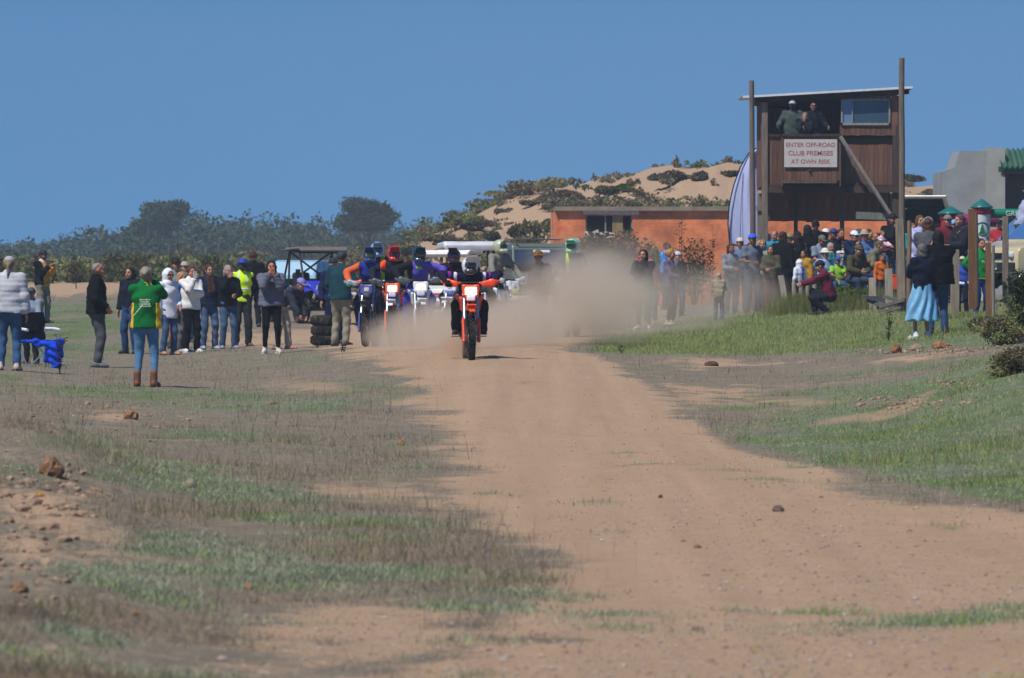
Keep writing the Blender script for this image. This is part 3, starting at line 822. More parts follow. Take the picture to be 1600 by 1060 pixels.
def scrub():
    Vs, Qs, nn = [], [], 0; mi = []
    Yd = np.linspace(224, 330, 300)
    for i in range(330):
        px = 560 + 920 * rng.random() ** 1.5; row = i < 90
        if row: px = rng.uniform(850, 1180)
        g = HORIZON + (EYE - ground((px - 800) / F * Yd, Yd)) / Yd * F
        Yb = Yd[np.argmin(np.abs(g - (330 + rng.uniform(-5, 5))))] if row else rng.uniform(226, 310)
        x, y, z = at(px, Yb); h = rng.uniform(.25, .55) * (1.4 if row else 1); w = rng.uniform(.4, 1.5)
        cs = [(x + rng.uniform(-.4, .4) * w, y + rng.uniform(-.5, .5), z + h * rng.uniform(.1, .6)) for _ in range(4)]
        V, Q = leaf_cloud(cs, [(w * rng.uniform(.12, .3), w * .3, h * rng.uniform(.2, .4)) for _ in range(4)], 80, .10)
        Vs.append(V); Qs.append(Q + nn); nn += len(V); mi.append(np.full(len(Q), 2 if rng.random() < .6 else rng.integers(0, 4)))
    for i in range(420):
        px = rng.uniform(-500, 860); Y = rng.uniform(228, 380)
        x, y, z = at(px, Y)
        onr = px > 430 and dune(np.array([float(px)]), np.array([Y]))[0] > .35
        top = 398 + 8 * math.sin(px / 70) + rng.uniform(-6, 12) + (max(0, px - 500)) * .02
        h = (HORIZON - top) / F * Y * rng.uniform(.55, 1.0) + .2
        if px > 520: h *= .8
        if onr: h = rng.uniform(.3, .85)
        w = rng.uniform(1.2, 3.2)
        cs = [(x + rng.uniform(-.35, .35) * w, y + rng.uniform(-1, 1), z + h * rng.uniform(.15, .8)) for _ in range(5)]
        rs = [(w * rng.uniform(.15, .32), w * .3, h * rng.uniform(.16, .3)) for _ in range(5)]
        V, Q = leaf_cloud(cs, rs, 330, .11)
        Vs.append(V); Qs.append(Q + nn); nn += len(V); mi.append(np.full(len(Q), rng.integers(0, 4)))
    o = link('scrub', mesh_np('scrub', np.concatenate(Vs), [np.concatenate(Qs)], [LM['scrub'], LM['olive'], LM['grey'], LM['scrub2']], np.concatenate(mi), smooth=False))
    o['kind'] = 'stuff'; o['label'] = 'belt of olive scrub in front of the far wood'
scrub()
# ------------------------------------------------------------------ people
def n3(v): v = np.array(v, float); return v / (np.linalg.norm(v) + 1e-9)
def folds(seed, amp=.007, f=14.0):
    a, b, c = np.random.default_rng(seed).uniform(0, 6.28, 3)
    def d(P):
        x, y, z = P[..., 0], P[..., 1], P[..., 2]
        u = np.sin(x * f + 2.1 * np.sin(z * f * .6 + a) + b) * np.sin(z * f * 1.3 + 1.7 * np.sin(y * f * .7 + c))
        return amp * u + amp * .5 * np.sin(z * f * 2.3 + x * f * 1.1 + a)
    return d
def puffs(seed, amp=.010, period=.075):
    fo = folds(seed, .004)
    def d(P): return fo(P) - amp * np.sqrt(np.abs(np.sin(P[..., 2] * math.pi / period)) + .02) + amp * .5
    return d
_cache = {}
def cached(key, fn):
    if key not in _cache: _cache[key] = fn()
    return _cache[key]
def head_shape():
    def f():
        pr = [('e', (0, .008, .02), (.076, .095, .098)), ('e', (0, -.02, -.05), (.060, .070, .070)), ('c', (0, -.085, .012), (0, -.106, -.022), .010, .015),
              ('c', (-.035, -.083, .03), (.035, -.083, .03), .010, .010), ('e', (0, -.062, -.094), (.026, .024, .022)), ('e', (-.078, .008, -.008), (.010, .019, .030)), ('e', (.078, .008, -.008), (.010, .019, .030)),
              ('e', (-.038, -.06, -.03), (.03, .028, .026)), ('e', (.038, -.06, -.03), (.03, .028, .026)), ('c', (-.018, -.085, -.057), (.018, -.085, -.057), .008, .008)]
        V, Q = sdf(pr, res=.0125, k=.014, cut=[('e', (-.032, -.092, .008), (.016, .012, .009)), ('e', (.032, -.092, .008), (.016, .012, .009))])
        return V, Q
    return cached('head', f)
def ball(c, r, n=1):
    V, T = ico(n); return V * np.array(r) + np.array(c), T
def hand_shape(kind):
    """wrist at the origin, fingers towards -z, palm facing +x, thumb towards -y"""
    def f():
        pr = [('b', (0, 0, -.045), (.013, .038, .042), None, .012)]
        bend = {'relax': .35, 'grip': 1.25, 'point': 1.3}[kind]
        for i, (y, ln) in enumerate(((-.030, .072), (-.010, .080), (.010, .075), (.029, .058))):
            b = bend * (1 + .1 * i)
            if kind == 'point' and i == 0: b = .05
            p = np.array([0, y, -.083]); a = b * .4
            for s_ in (.45, .32, .23):
                q = p + ln * s_ * np.array([math.sin(a), 0, -math.cos(a)])
                pr.append(('c', tuple(p), tuple(q), .0092, .0085)); p = q; a += b * .75
        pr.append(('c', (0, -.030, -.02), (.012, -.056, -.05), .012, .0105)); 
        pr.append(('c', (.012, -.056, -.05), (.03 if kind != 'relax' else .016, -.055, -.078), .0105, .0085))
        return sdf(pr, res=.0105, k=.003)
    return cached('hand' + kind, f)
def frame(zdir, xhint):
    z = n3(zdir); x = np.array(xhint, float); x = x - z * (x @ z); x = n3(x); y = np.cross(z, x)
    return np.stack([x, y, z], 1)
def ik(a, t, l1, l2, hint):
    a = np.array(a, float); t = np.array(t, float); d = t - a; L = np.linalg.norm(d)
    if L > (l1 + l2) * .995: t = a + d / L * (l1 + l2) * .995; d = t - a; L = np.linalg.norm(d)
    L = max(L, abs(l1 - l2) + .02)
    u = n3(d); h = np.array(hint, float); h = n3(h - u * (h @ u))
    x = (l1 * l1 - l2 * l2 + L * L) / (2 * L); y = math.sqrt(max(0, l1 * l1 - x * x))
    return a + u * x + h * y, t
ARMS = {  # (hand target, elbow hint) for the +x side; mirrored for the other
    'down': ((.27, -.03, .80), (.3, .6, 0)), 'pocket': ((.20, -.13, .97), (.5, .8, -.1)), 'phone': ((.06, -.28, 1.47), (.3, -.1, -1)), 'phone_low': ((.07, -.30, 1.34), (.3, .0, -1)),
    'camera': ((.075, -.19, 1.53), (.55, -.1, -.85)), 'cross': ((-.10, -.22, 1.20), (.6, -.2, -.6)), 'front': ((.08, -.30, 1.10), (.5, .3, -.6)), 'hip': ((.19, .02, 1.00), (.9, .2, 0)),
    'up': ((.34, -.05, 1.62), (.8, 0, -.4)), 'forward': ((.2, -.5, 1.25), (.3, 0, -.9)), 'back': ((.14, .2, .95), (.5, .7, 0)), 'bend': ((.2, -.28, 1.12), (.5, .6, -.5)), 'chin': ((.04, -.17, 1.44), (.5, -.1, -.9)),
    'lap': ((.1, -.3, .70), (.6, .2, -.3)), 'bars': ((.36, -.40, .93), (1, .1, .25)), 'rest': ((.32, -.32, 1.08), (.4, .2, -.7)),
}
PN = [0]
def person(label, loc, rz=0.0, H=1.72, cat='person', name='person', group=None, skin_=SKIN, top='#333a44', bottom='#3b5578', shoe='#33302e', arms=('down', 'down'), fat=1.0, lean=0.0, side=0.0,
           head=(0, 0), hair='short', haircol='#3a2a20', hat=None, hatcol='#22252c', kind='jacket', hem=None, legs='stand', sleeve='long', style=None, pelvis=None, feet=None, knee=None,
           extras=(), glasses=False, bottomkind='trousers', res=.024, collar=None, hood=None, scarf=None, gloves=None, hands=None, topname=None, beard=None, twist=0.0, bottomk=.8, topk=.8, grip=None, goggle='#1b1b20', chincol=None):
    PN[0] += 1; seed = PN[0]
    rg = np.random.default_rng(seed)
    root = thing(name, label, cat, loc, rz, group)
    s = H / 1.72
    # skeleton
    P0 = np.array(pelvis if pelvis is not None else (0, 0, .947))
    if legs == 'sit' and pelvis is None: P0 = np.array([0, .1, .52])
    if legs == 'crouch' and pelvis is None: P0 = np.array([0, .12, .42])
    if legs == 'bars' and pelvis is None: P0 = np.array([0, .35, .95])
    Rt = np.array(Euler((lean, side, twist), 'XYZ').to_matrix())   # lean>0 bends towards -y
    up = lambda v: P0 + Rt @ np.array(v, float)
    waist, chest, neck = up((0, 0, .14)), up((0, .0, .34)), up((0, .005, .52))
    shl = [up((sx * .172 * (1 + (fat - 1) * .4), .01, .465)) for sx in (-1, 1)]
    Rh = np.array(Euler((lean * .45 + head[1], side * .5, twist * .6 + head[0]), 'XYZ').to_matrix())
    hc = up((0, -.01, .545)) + Rh @ np.array([0, -.02, .125])
    hips = [P0 + Rt @ np.array((sx * .088, 0, -.02)) if legs in ('bars',) else P0 + np.array((sx * .088, 0, -.02)) for sx in (-1, 1)]
    if feet is None:
        feet = {'stand': [(-.12, .0, .08), (.13, -.02, .08)], 'wide': [(-.21, 0, .08), (.21, -.05, .08)], 'walk': [(-.10, -.22, .08), (.11, .20, .10)], 'relax': [(-.1, .03, .08), (.17, -.10, .08)],
                'sit': [(-.14, -.38, .08), (.15, -.34, .08)], 'crouch': [(-.14, -.22, .08), (.14, .05, .10)], 'bars': [(-.22, .42, .36), (.22, .42, .36)]}[legs]
    feet = [np.array(f, float) for f in feet]
    kh = {'stand': (0, -1, 0), 'wide': (0, -1, 0), 'walk': (0, -1, 0), 'relax': (.1, -1, 0), 'sit': (0, -1, .6), 'crouch': (0, -1, .5), 'bars': (0, -1, .35)}[legs]
    kn = []
    for i, sx in enumerate((-1, 1)):
        k_, f_ = ik(hips[i], feet[i], .43, .43, (sx * (.35 if legs in ('sit', 'crouch') else (.22 if legs == 'bars' else .06)) + kh[0], kh[1], kh[2])); kn.append(k_); feet[i] = f_
    hd, el = [], []
    for i, sx in enumerate((-1, 1)):
        a = arms[i]
        if isinstance(a, str):
            tgt, hint = ARMS[a]
            tgt = np.array((tgt[0] * sx, tgt[1], tgt[2] - .93)); hint = (hint[0] * sx, hint[1], hint[2])
            if a in ('bars', 'lap'): tgt = np.array((tgt[0], tgt[1], tgt[2] + .93)); tgt[2] += 0
            else: tgt = up(tgt)
            hint = Rt @ np.array(hint)
        else:
            tgt, hint = np.array(a[0], float), np.array(a[1], float)
        e, h_ = ik(shl[i], tgt, .285, .255, hint); el.append(e); hd.append(h_)
    lat = Rt @ np.array([1, 0, 0]); g = fat
    # body (continuous skin)
    legp = []
    for i in range(2):
        legp += [('c', hips[i], kn[i], .078 * g, .052), ('c', kn[i], feet[i], .055, .037), ('c', feet[i] + [0, .03, -.03], feet[i] + [0, -.12, -.045], .034, .030)]
    tor = [('c', P0, waist, .105 * g, .098 * g, lat, 1.45), ('c', waist, chest, .100 * g, .112 * (g * .5 + .5), lat, 1.42), ('c', up((0, 0, .34)), up((0, 0, .42)), .112, .09, lat, 1.5), ('c', shl[0], shl[1], .052, .052), ('c', neck, hc - Rh @ np.array([0, -.02, .05]), .056, .052)]
    armp = []
    for i in range(2): armp += [('c', shl[i], el[i], .050 * (g * .5 + .5), .040), ('c', el[i], hd[i], .041, .028)]
    V, Q = sdf(legp + tor + armp, res=.045, k=.04)
    VV, FF, MI = [V], [Q], [np.zeros(len(Q))]; nn = len(V)
    hv, hq = head_shape(); VV.append(hv @ Rh.T + hc); FF.append(hq + nn); MI.append(np.zeros(len(hq))); nn += len(hv)
    T3, M3 = [], []
    for sx in (-1, 1):
        v, t3 = ball((sx * .032, -.083, .008), (.013, .010, .007)); VV.append(v @ Rh.T + hc); T3.append(t3 + nn); M3.append(np.full(len(t3), 1)); nn += len(v)
        v, t3 = ball((sx * .033, -.090, .034), (.020, .006, .004)); VV.append(v @ Rh.T + hc); T3.append(t3 + nn); M3.append(np.full(len(t3), 1)); nn += len(v)
    v, t3 = ball((0, -.090, -.057), (.025, .008, .007)); VV.append(v @ Rh.T + hc); T3.append(t3 + nn); M3.append(np.full(len(t3), 2)); nn += len(v)
    grip = grip or ['grip' if (not isinstance(a, str) or a in ('phone', 'phone_low', 'camera', 'bars', 'front')) else 'relax' for a in arms]
    gl = []
    for i, sx in enumerate((-1, 1)):
        hv, hq = hand_shape(grip[i]); hv = hv.copy()
        fd = n3(hd[i] - el[i])
        inward = np.array([-sx, 0, 0]) if abs(fd[0]) < .8 else np.array([0, -1, 0])
        A = frame(-fd, inward)   # z column = -forearm direction
        hv2 = hv * np.array([1, 1, 1])
        # thumb must point to the front (-y) when the arm hangs
        y = A[:, 1]
        if (y @ np.array([0, 1, .3])) < 0: hv2 = hv * np.array([1, -1, 1]); hq = hq[:, ::-1]
        W = hv2 @ A.T + hd[i]
        if gloves: gl.append((W * 1.0, hq))
        else: VV.append(W); FF.append(hq + nn); MI.append(np.zeros(len(hq))); nn += len(W)
    sm = skin(skin_)
    me = mesh_np('body', np.concatenate(VV) * s, [np.concatenate(T3), np.concatenate(FF)], [sm, mat('#1a1410', rough=.5, noise=0), mat('#8a4a42', rough=.6, noise=0)], np.concatenate(M3 + MI))
    link('body', me, root)
    def add(nm, m, prims, **kw):
        kw.setdefault('res', res); kw.setdefault('k', .03)
        V, Q = sdf(prims, **kw)
        if len(Q) == 0: return None
        return link(nm, mesh_np(nm, V * s, [Q], m), root)
    if gloves:
        V = np.concatenate([a for a, _ in gl]); Q = np.concatenate([gl[0][1], gl[1][1] + len(gl[0][0])])
        for i in range(2):
            add('glove', cloth(gloves), [('e', hd[i] + n3(hd[i] - el[i]) * .05, (.045, .045, .05)), ('c', hd[i] - n3(hd[i] - el[i]) * .05, hd[i] + n3(hd[i] - el[i]) * .03, .04, .035)], res=.012)
            V, Q = gl[i]; link('finger_set', mesh_np('fingers', V * s * 1.0, [Q], cloth(gloves)), root)
    # trousers / skirt / shorts
    tr_a = {'jeans': .010, 'loose': .026, 'tight': .004, 'trousers': .015}.get(style or 'trousers', .015)
    pm = cloth(bottom, bottomk)
    if bottomkind == 'skirt':
        c0 = P0 + np.array([0, 0, .1]); b0 = (feet[0] + feet[1]) / 2; b0[2] = .34
        a_ = rg.uniform(0, 6.28)
        def sk(P):
            th = np.arctan2(P[..., 1] - P0[1], P[..., 0] - P0[0]); return -.022 * np.sin(th * 8 + 3 * np.sin(P[..., 2] * 5) + a_) * np.clip((1.0 - P[..., 2]) * 2.5, 0, 1)
        add('skirt', mat(bottom, rough=.3, k=bottomk, spec=.6, noise=.15), [(('c', c0, b0, .12 * g, .225 * g, lat, 1.45), ((0, 0, .34), (0, 0, -1)))], disp=sk, res=.018)
    else:
        pr = [('c', P0 + Rt @ np.array([0, 0, .08]), P0 - np.array([0, 0, .02]), .105 * g, .108 * g, lat, 1.42)]
        for i in range(2):
            fl = .05 if style in ('jeans', 'loose', 'trousers', None) else .036
            if bottomkind == 'shorts':
                pr += [(('c', hips[i], kn[i], .088 * g, .075), (kn[i], kn[i] - hips[i]))]
            else:
                end = feet[i] + np.array([0, 0, -.02 if style != 'tight' else .03])
                pr += [('c', hips[i], kn[i], .085 * g, .062), (('c', kn[i], end, .062, fl + .004), (end, end - kn[i]))]
        add('shorts' if bottomkind == 'shorts' else 'trousers', pm, pr, inflate=tr_a, disp=folds(seed + 50, .008 if style != 'tight' else .003, 16), res=.029)
    # shoes
    for i, sx in enumerate((-1, 1)):
        f = feet[i]
        yaw = .25 * sx if legs != 'walk' else 0
        d = np.array([math.sin(yaw) * sx * sx, -math.cos(yaw), 0]); 
        pr = [('c', f + [0, .045, -.035], f + d * .10 + [0, 0, -.045], .045, .040), ('c', f + d * .08 + [0, 0, -.048], f + d * .165 + [0, 0, -.052], .040, .028), ('c', f + [0, .01, .03], f + [0, .015, -.03], .046, .046)]
        if style == 'boots' or shoe == '#7a4a2c': pr.append(('c', f + [0, .01, .12], f + [0, .015, -.03], .052, .048))
        so = add('shoe', mat(shoe, rough=.6, noise=.1, dirt=.3), [(p, ((f[0], f[1], f[2] - .08), (0, 0, -1))) for p in pr], res=.017, k=.02, inflate=.002)
        # sole
        v, q = MB().prism([(sx2 * .043, y) for sx2, y in ((-1, .09), (1, .09))] + [(.047, -.05), (.043, -.13), (.022, -.185), (-.022, -.185), (-.043, -.13), (-.047, -.05)], 'z', -.082, -.062), None
        so2 = v.build('sole', mat('#e8e4dc' if shoe in ('#e9e7e4', '#d8d4cc') else '#2a2624', rough=.8), root, loc=tuple((f) * s))
        so2.scale = (s, s, s); so2.rotation_euler = (0, 0, math.atan2(d[0], -d[1]))
        so2.parent = root
    # upper garment
    hemz = hem if hem is not None else {'jacket': -.06, 'hoodie': -.08, 'tshirt': -.08, 'coat': -.16, 'jersey': -.10, 'vest': -.06, 'riding': .0}.get(kind, -.06)
    inf = {'jacket': .026, 'hoodie': .028, 'tshirt': .014, 'coat': .03, 'jersey': .018, 'vest': .02, 'riding': .016, 'puffer': .034}.get(kind, .022)
    lowp = P0 + Rt @ np.array([0, 0, hemz]); dn = Rt @ np.array([0, 0, -1])
    bell = 1.0 + (.08 if kind in ('hoodie', 'tshirt', 'jersey', 'puffer', 'coat') else 0)
    pr = [(('c', waist, lowp, .100 * g, .108 * g * bell, lat, 1.45), (lowp, dn))] + tor[1:4] + [('c', neck - Rt @ np.array([0, 0, .03]), neck + Rt @ np.array([0, 0, .005]), .062, .058)]
    for i in range(2):
        if sleeve == 'long':
            fd = n3(hd[i] - el[i]); pr += [('c', shl[i], el[i], .052, .044), (('c', el[i], hd[i], .045, .037), (hd[i] - fd * .0, fd))]
        elif sleeve == 'short':
            m_ = shl[i] + (el[i] - shl[i]) * .75; pr += [(('c', shl[i], el[i], .058, .058), (m_, el[i] - shl[i]))]
    puffer = kind == 'puffer' or style == 'puffer'
    dispf = puffs(seed) if kind == 'puffer' else folds(seed, .008 if kind != 'riding' else .006)
    nm = topname or {'hoodie': 'hoodie', 'tshirt': 'shirt', 'jersey': 'jersey', 'vest': 'vest', 'coat': 'coat', 'riding': 'riding_jersey'}.get(kind, 'jacket')
    tm = cloth(top, topk) if kind != 'shiny' else mat(top, rough=.3, spec=.5, k=topk)
    add(nm, tm, pr, inflate=inf, disp=dispf, res=res if kind != 'puffer' else .017)
    # patches of other colour on the same garment: (name, colour, clip function in body units)
    for enm, ecol, cf in extras:
        em = mat(ecol, rough=.5, k=.95, noise=.05) if ecol in ('#c8f02a', '#3fe04a', '#cfd2d4') else cloth(ecol, .9)
        dv = dispf
        if any(w_ in enm for w_ in ('sleeve', 'shoulder', 'gold_side', 'flash')):
            for sg in (-1, 1): add(enm, em, pr, inflate=inf + .005, disp=dv, clip=lambda P, sg=sg, cf=cf: np.maximum(cf(P), P[..., 0] * sg + .001))
        else: add(enm, em, pr, inflate=inf + .005, disp=dv, clip=cf)
    if collar: add('collar', cloth(collar, .95), [('c', neck - Rt @ np.array([0, 0, .01]), neck + Rt @ np.array([0, 0, .03]), .078, .066)], res=.014, k=.01, cut=[('c', tuple(neck), tuple(neck + Rt @ np.array([0, 0, .2])), .055, .055)])
    if scarf: add('scarf', cloth(scarf), [('c', neck + [-.05, -.02, 0], neck + [.05, -.02, 0], .06, .06), ('c', neck + [-.04, -.09, -.02], neck + [-.03, -.14, -.3], .045, .05), ('c', neck + [.05, -.09, -.02], neck + [.05, -.15, -.26], .045, .05)], res=.017, disp=folds(seed + 9, .006, 30))
    # hair
    X = lambda p: tuple(hc + Rh @ np.array(p))
    hm = mat(haircol, rough=.75, k=.8, noise=.35, scale=30, bump=.6, bscale=80, stretch=(1, 1, .3))
    hd_ = lambda P: .004 * np.sin(P[..., 0] * 160 + P[..., 2] * 40 + seed) + .005 * np.sin(P[..., 2] * 60 + P[..., 1] * 70 + seed)
    rE = tuple(Matrix(Rh.tolist()).to_euler())
    faceclip = lambda P: -((P - hc) @ Rh @ np.array([0, 1, .45]) + .035)
    if hat in ('helmet', 'hood'): pass
    elif hair in ('short', 'crop'):
        add('hair', hm, [('e', X((0, .018, .035)), (.087, .100, .092), rE)], res=.015, clip=faceclip, disp=hd_, inflate=0 if hair == 'short' else -.006)
    elif hair in ('long', 'bun', 'pony', 'bob'):
        pr2 = [('e', X((0, .02, .032)), (.090, .106, .098), rE), ('c', X((-.07, .02, .0)), X((-.075, .02, -.10)), .032, .028), ('c', X((.07, .02, .0)), X((.075, .02, -.10)), .032, .028), ('e', X((0, .06, -.06)), (.085, .05, .10), rE)]
        if hair == 'bun': pr2 = [pr2[0], ('e', X((0, .12, .03)), (.045, .04, .042), None)]
        if hair == 'long': pr2 += [('c', X((0, .08, -.05)), X((0, .10, -.28)), .075, .05, Rh @ np.array([1, 0, 0]), 1.3)]
        if hair == 'pony': pr2 = [pr2[0], ('c', X((0, .11, .0)), X((0, .15, -.2)), .032, .016)]
        add('hair', hm, pr2, res=.0155, clip=lambda P: -((P - hc) @ Rh @ np.array([0, 1, .42]) + .038), disp=hd_, k=.02)
    hcM = mat(hatcol, rough=.75, k=.9, noise=.08)
    if hat == 'cap' or hat == 'backcap':
        d = -1 if hat == 'cap' else 1
        o = add('cap', hcM, [('e', X((0, .006, .045)), (.093, .107, .095), rE), ('b', X((0, d * .115, .048)), (.068, .062, .006), (rE[0] + d * .18, rE[1], rE[2]), .006)], res=.0115, k=.012,
                clip=lambda P: -((P - hc) @ Rh @ np.array([0, 0, 1.]) - .033 + .25 * np.clip(-d * ((P - hc) @ Rh @ np.array([0, 1., 0])) - .08, 0, .1) * 1.2))
    if hat == 'brim':
        add('sun_hat', hcM, [('e', X((0, .006, .07)), (.095, .108, .085), rE), ('e', X((0, 0, .048)), (.165, .185, .014), rE)], res=.012, k=.02, disp=lambda P: .003 * np.sin(P[..., 0] * 40))
    if hat == 'beanie':
        add('beanie', hcM, [('e', X((0, .01, .045)), (.092, .106, .102), rE)], res=.012, clip=lambda P: -((P - hc) @ Rh @ np.array([0, .3, 1.]) - .02))
    if hat == 'hood':
        add('hood', cloth(hatcol, .95), [('e', X((0, .025, .02)), (.115, .13, .135), rE), ('c', X((0, .05, -.1)), X((0, .03, -.15)), .10, .12)], res=.014, k=.03, cut=[('e', X((0, -.11, -.01)), (.072, .11, .10), rE)], disp=folds(seed + 3, .005, 30))
    if hat == 'helmet':
        hm_ = mat(hatcol, rough=.2, k=.9, spec=.6, noise=.0, coat=.6)
        add('helmet', hm_, [('e', X((0, .015, .03)), (.128, .150, .130), rE), ('e', X((0, -.0, -.05)), (.112, .105, .085), rE)],
            res=.0115, k=.03, cut=[('b', X((0, -.16, .008)), (.092, .11, .052), rE, .03)])
        add('chin_bar', mat(chincol or hatcol, rough=.25, k=.9, spec=.6, noise=0, coat=.5), [('e', X((0, -.05, -.065)), (.100, .090, .055), rE), ('c', X((-.06, -.10, -.085)), X((.06, -.10, -.085)), .032, .032), ('c', X((0, -.135, -.085)), X((0, -.15, -.075)), .032, .028)], res=.0115, k=.03, cut=[('b', X((0, -.16, .014)), (.088, .12, .048), rE, .03)])
        add('visor_peak', hm_, [('b', X((0, -.15, .125)), (.088, .095, .006), (rE[0] - .30, rE[1], rE[2]), .006), ('b', X((-.08, -.10, .10)), (.006, .07, .02), (rE[0] - .30, rE[1], rE[2]), .006), ('b', X((.08, -.10, .10)), (.006, .07, .02), (rE[0] - .30, rE[1], rE[2]), .006)], res=.0105, k=.012)
        add('goggles', mat(goggle, rough=.15, spec=.8, noise=0, coat=.6), [('b', X((0, -.100, .012)), (.080, .028, .042), rE, .026)], res=.0105, k=0)
    if glasses: add('sunglasses', mat('#0d0d10', rough=.15, noise=0), [('b', X((-.034, -.096, .008)), (.026, .008, .018), rE, .008), ('b', X((.034, -.096, .008)), (.026, .008, .018), rE, .008), ('c', X((-.06, -.095, .014)), X((.06, -.095, .014)), .006, .006), ('c', X((-.078, -.08, .014)), X((-.082, .0, .01)), .004, .004), ('c', X((.078, -.08, .014)), X((.082, .0, .01)), .004, .004)], res=.007, k=.003)
    if beard: add('beard', mat(beard, rough=.9, noise=.3, scale=40), [('e', X((0, -.03, -.075)), (.062, .072, .055), rE)], res=.011, clip=lambda P: -(-((P - hc) @ Rh @ np.array([0, .5, 1.])) - .05))
    return root, dict(hd=[h * s for h in hd], hc=hc * s, Rh=Rh, s=s, chest=chest * s, P0=P0 * s, up=lambda v: up(v) * s, el=[e * s for e in el])
def worldpt(root, p):
    c, s_ = math.cos(root.rotation_euler.z), math.sin(root.rotation_euler.z)
    return (root.location.x + p[0] * c - p[1] * s_, root.location.y + p[0] * s_ + p[1] * c, root.location.z + p[2])
def held(name, label, cat, root, p, size, col, round_=.006, rot=None, lens=False, group=None):
    t = thing(name, label, cat, worldpt(root, p), root.rotation_euler.z, group)
    b = MB(); b.box((0, 0, 0), size, rot); b.build('case', mat(col, rough=.35, noise=.03), t, bevel=min(size) * .3)
    b = MB()
    if lens:
        b.lathe([(.0, -.09), (.03, -.09), (.034, -.03), (.034, 0), (.03, 0)], axis='y', seg=14); b.build('lens', BLACK, t, smooth=True)
    else:
        b.lathe([(.0, -size[1] / 2 - .003), (.008, -size[1] / 2 - .003), (.008, -size[1] / 2 + .001)], c=(-size[0] * .25, 0, size[2] * .36), axis='y', seg=10); b.build('camera_lens', BLACK, t)
    return t
def phone(label, root, info, col='#1d1d20', side=None, dz=.07, land=False):
    h = info['hd']; p = (h[0] + h[1]) / 2 if side is None else h[side]
    fw = np.array([0, -.03, dz])
    return held('phone', label, 'phone', root, p + fw, (.15, .010, .075) if land else (.075, .010, .15), col)
# ------------------------------------------------------------------ who stands where
R = math.radians
zband = lambda a, b: (lambda P: np.maximum(a - P[..., 2], P[..., 2] - b))
def who(label, px, Y, ppl=None, dz=0.0, **kw):
    return person(label, at(px, Y, dz), **kw)
GL = 'spectators lined up on the verge'
GR = 'spectators behind the fence posts'
TEETH = dict()

# --- the verge on the open side
who('woman seen from behind in a pale grey ribbed puffer jacket and blue jeans', 14, 98, rz=R(176), H=1.72, top='#c9cbd2', kind='puffer', bottom='#41618a', style='jeans', fat=1.2, hat='cap', hatcol='#a9a7ae', hair='pony', haircol='#8d7a64', arms=('down', 'bend'), shoe='#c9b8a8', extras=[('jacket_stripe', '#a9adb8', lambda P: np.abs(((P[..., 2] / .075) % 1) - .5) * -.075 + .030)], group=GL)
b, i = who('boy in a grey cap with a neon green shoulder standing behind the blue camp chair', 50, 112, rz=R(-25), H=1.32, top='#8f98ab', kind='tshirt', bottom='#23262e', hat='cap', hatcol='#4b4d57', arms=('front', 'front'), extras=[('sleeve', '#20262c', lambda P: .15 - P[..., 0] * -1), ('shoulder_patch', '#3fe04a', lambda P: np.maximum(1.28 - P[..., 2], P[..., 0] + .06))], skin_='#a8715a', group=GL)
b, i = who('man in a yellow and black jacket and dark cap filming beyond the boy', 66, 160, rz=R(50), H=1.8, top='#e0a02a', kind='jacket', bottom='#8b8576', hat='cap', hatcol='#22242c', arms=('phone_low', 'phone_low'), skin_='#8a5a48', extras=[('sleeve', '#1c1d22', lambda P: .17 - np.abs(P[..., 0])), ('side_panel', '#1f2026', lambda P: P[..., 0] + .06), ('collar_panel', '#d8c8c0', zband(1.43, 1.6))], group=GL, fat=1.1)
phone('dark phone raised by the man in the yellow and black jacket', b, i)
who('grey-haired man in a black puffer jacket and grey trousers in profile, hands in pockets', 151, 110, rz=R(100), H=1.78, top='#17181c', kind='puffer', bottom='#5c5e64', arms=('pocket', 'pocket'), hair='crop', haircol='#8f8c8a', skin_=SKIN_RED, fat=1.25, shoe='#6f7073', bottomk=.7, group=GL)
b, i = who('woman in a green and gold rugby jersey with pinned-up grey hair, back turned', 228, 89.5, rz=R(172), H=1.66, top='#0f6b33', kind='jersey', bottom='#5b83a6', style='tight', arms=('camera', 'camera'), hair='bun', haircol='#9a8d80', collar='#e9b92a', fat=1.18, shoe='#7a4a2c', extras=[('gold_side', '#e9b92a', lambda P: np.maximum(.155 - np.abs(P[..., 0]), np.maximum(P[..., 2] - 1.23, -P[..., 2] + .8)))], topk=.9, bottomk=.9, group=GL)
# scribbled print on the jersey back
def jersey_print(root, inf):
    t = MB(); rg = random.Random(4)
    for k, (z, w) in enumerate(((1.22, .16), (1.19, .13), (1.16, .15), (1.13, .17))):
        x = -w / 2 + .01
        while x < w / 2:
            d = rg.uniform(.008, .02); t.box((x + d / 2 - .03, .185, z), (d * .8, .004, rg.uniform(.010, .022))); x += d + .004
    for k in range(7): t.box((.02 + k * .018, .19 + rg.uniform(-.002, .002), 1.14 - k * .022), (.022, .004, .012), (0, .6, 0))
    t.build('jersey_print', mat('#e6ead9', rough=.8, noise=0), root)
jersey_print(b, i)
held('camera', 'black camera held up by the woman in the green rugby jersey', 'camera', b, (i['hd'][0] + i['hd'][1]) / 2 + np.array([0, -.02, .05]), (.13, .05, .09), '#141416', lens=True)
who('dark-haired woman in a navy jacket half hidden behind the green jersey', 204, 127, rz=R(-30), H=1.70, top='#1c2232', bottom='#2f4a72', hair='long', haircol='#241a18', arms=('down', 'pocket'), group=GL)
who('woman with a white hooded top over her head and dark sunglasses', 262, 124, rz=R(40), H=1.64, top='#dfe0e8', kind='hoodie', hem=-.2, bottom='#47607f', style='jeans', hat='hood', hatcol='#e4e6ee', glasses=True, arms=('down', 'pocket'), shoe='#b98a62', topk=1.0, group=GL)
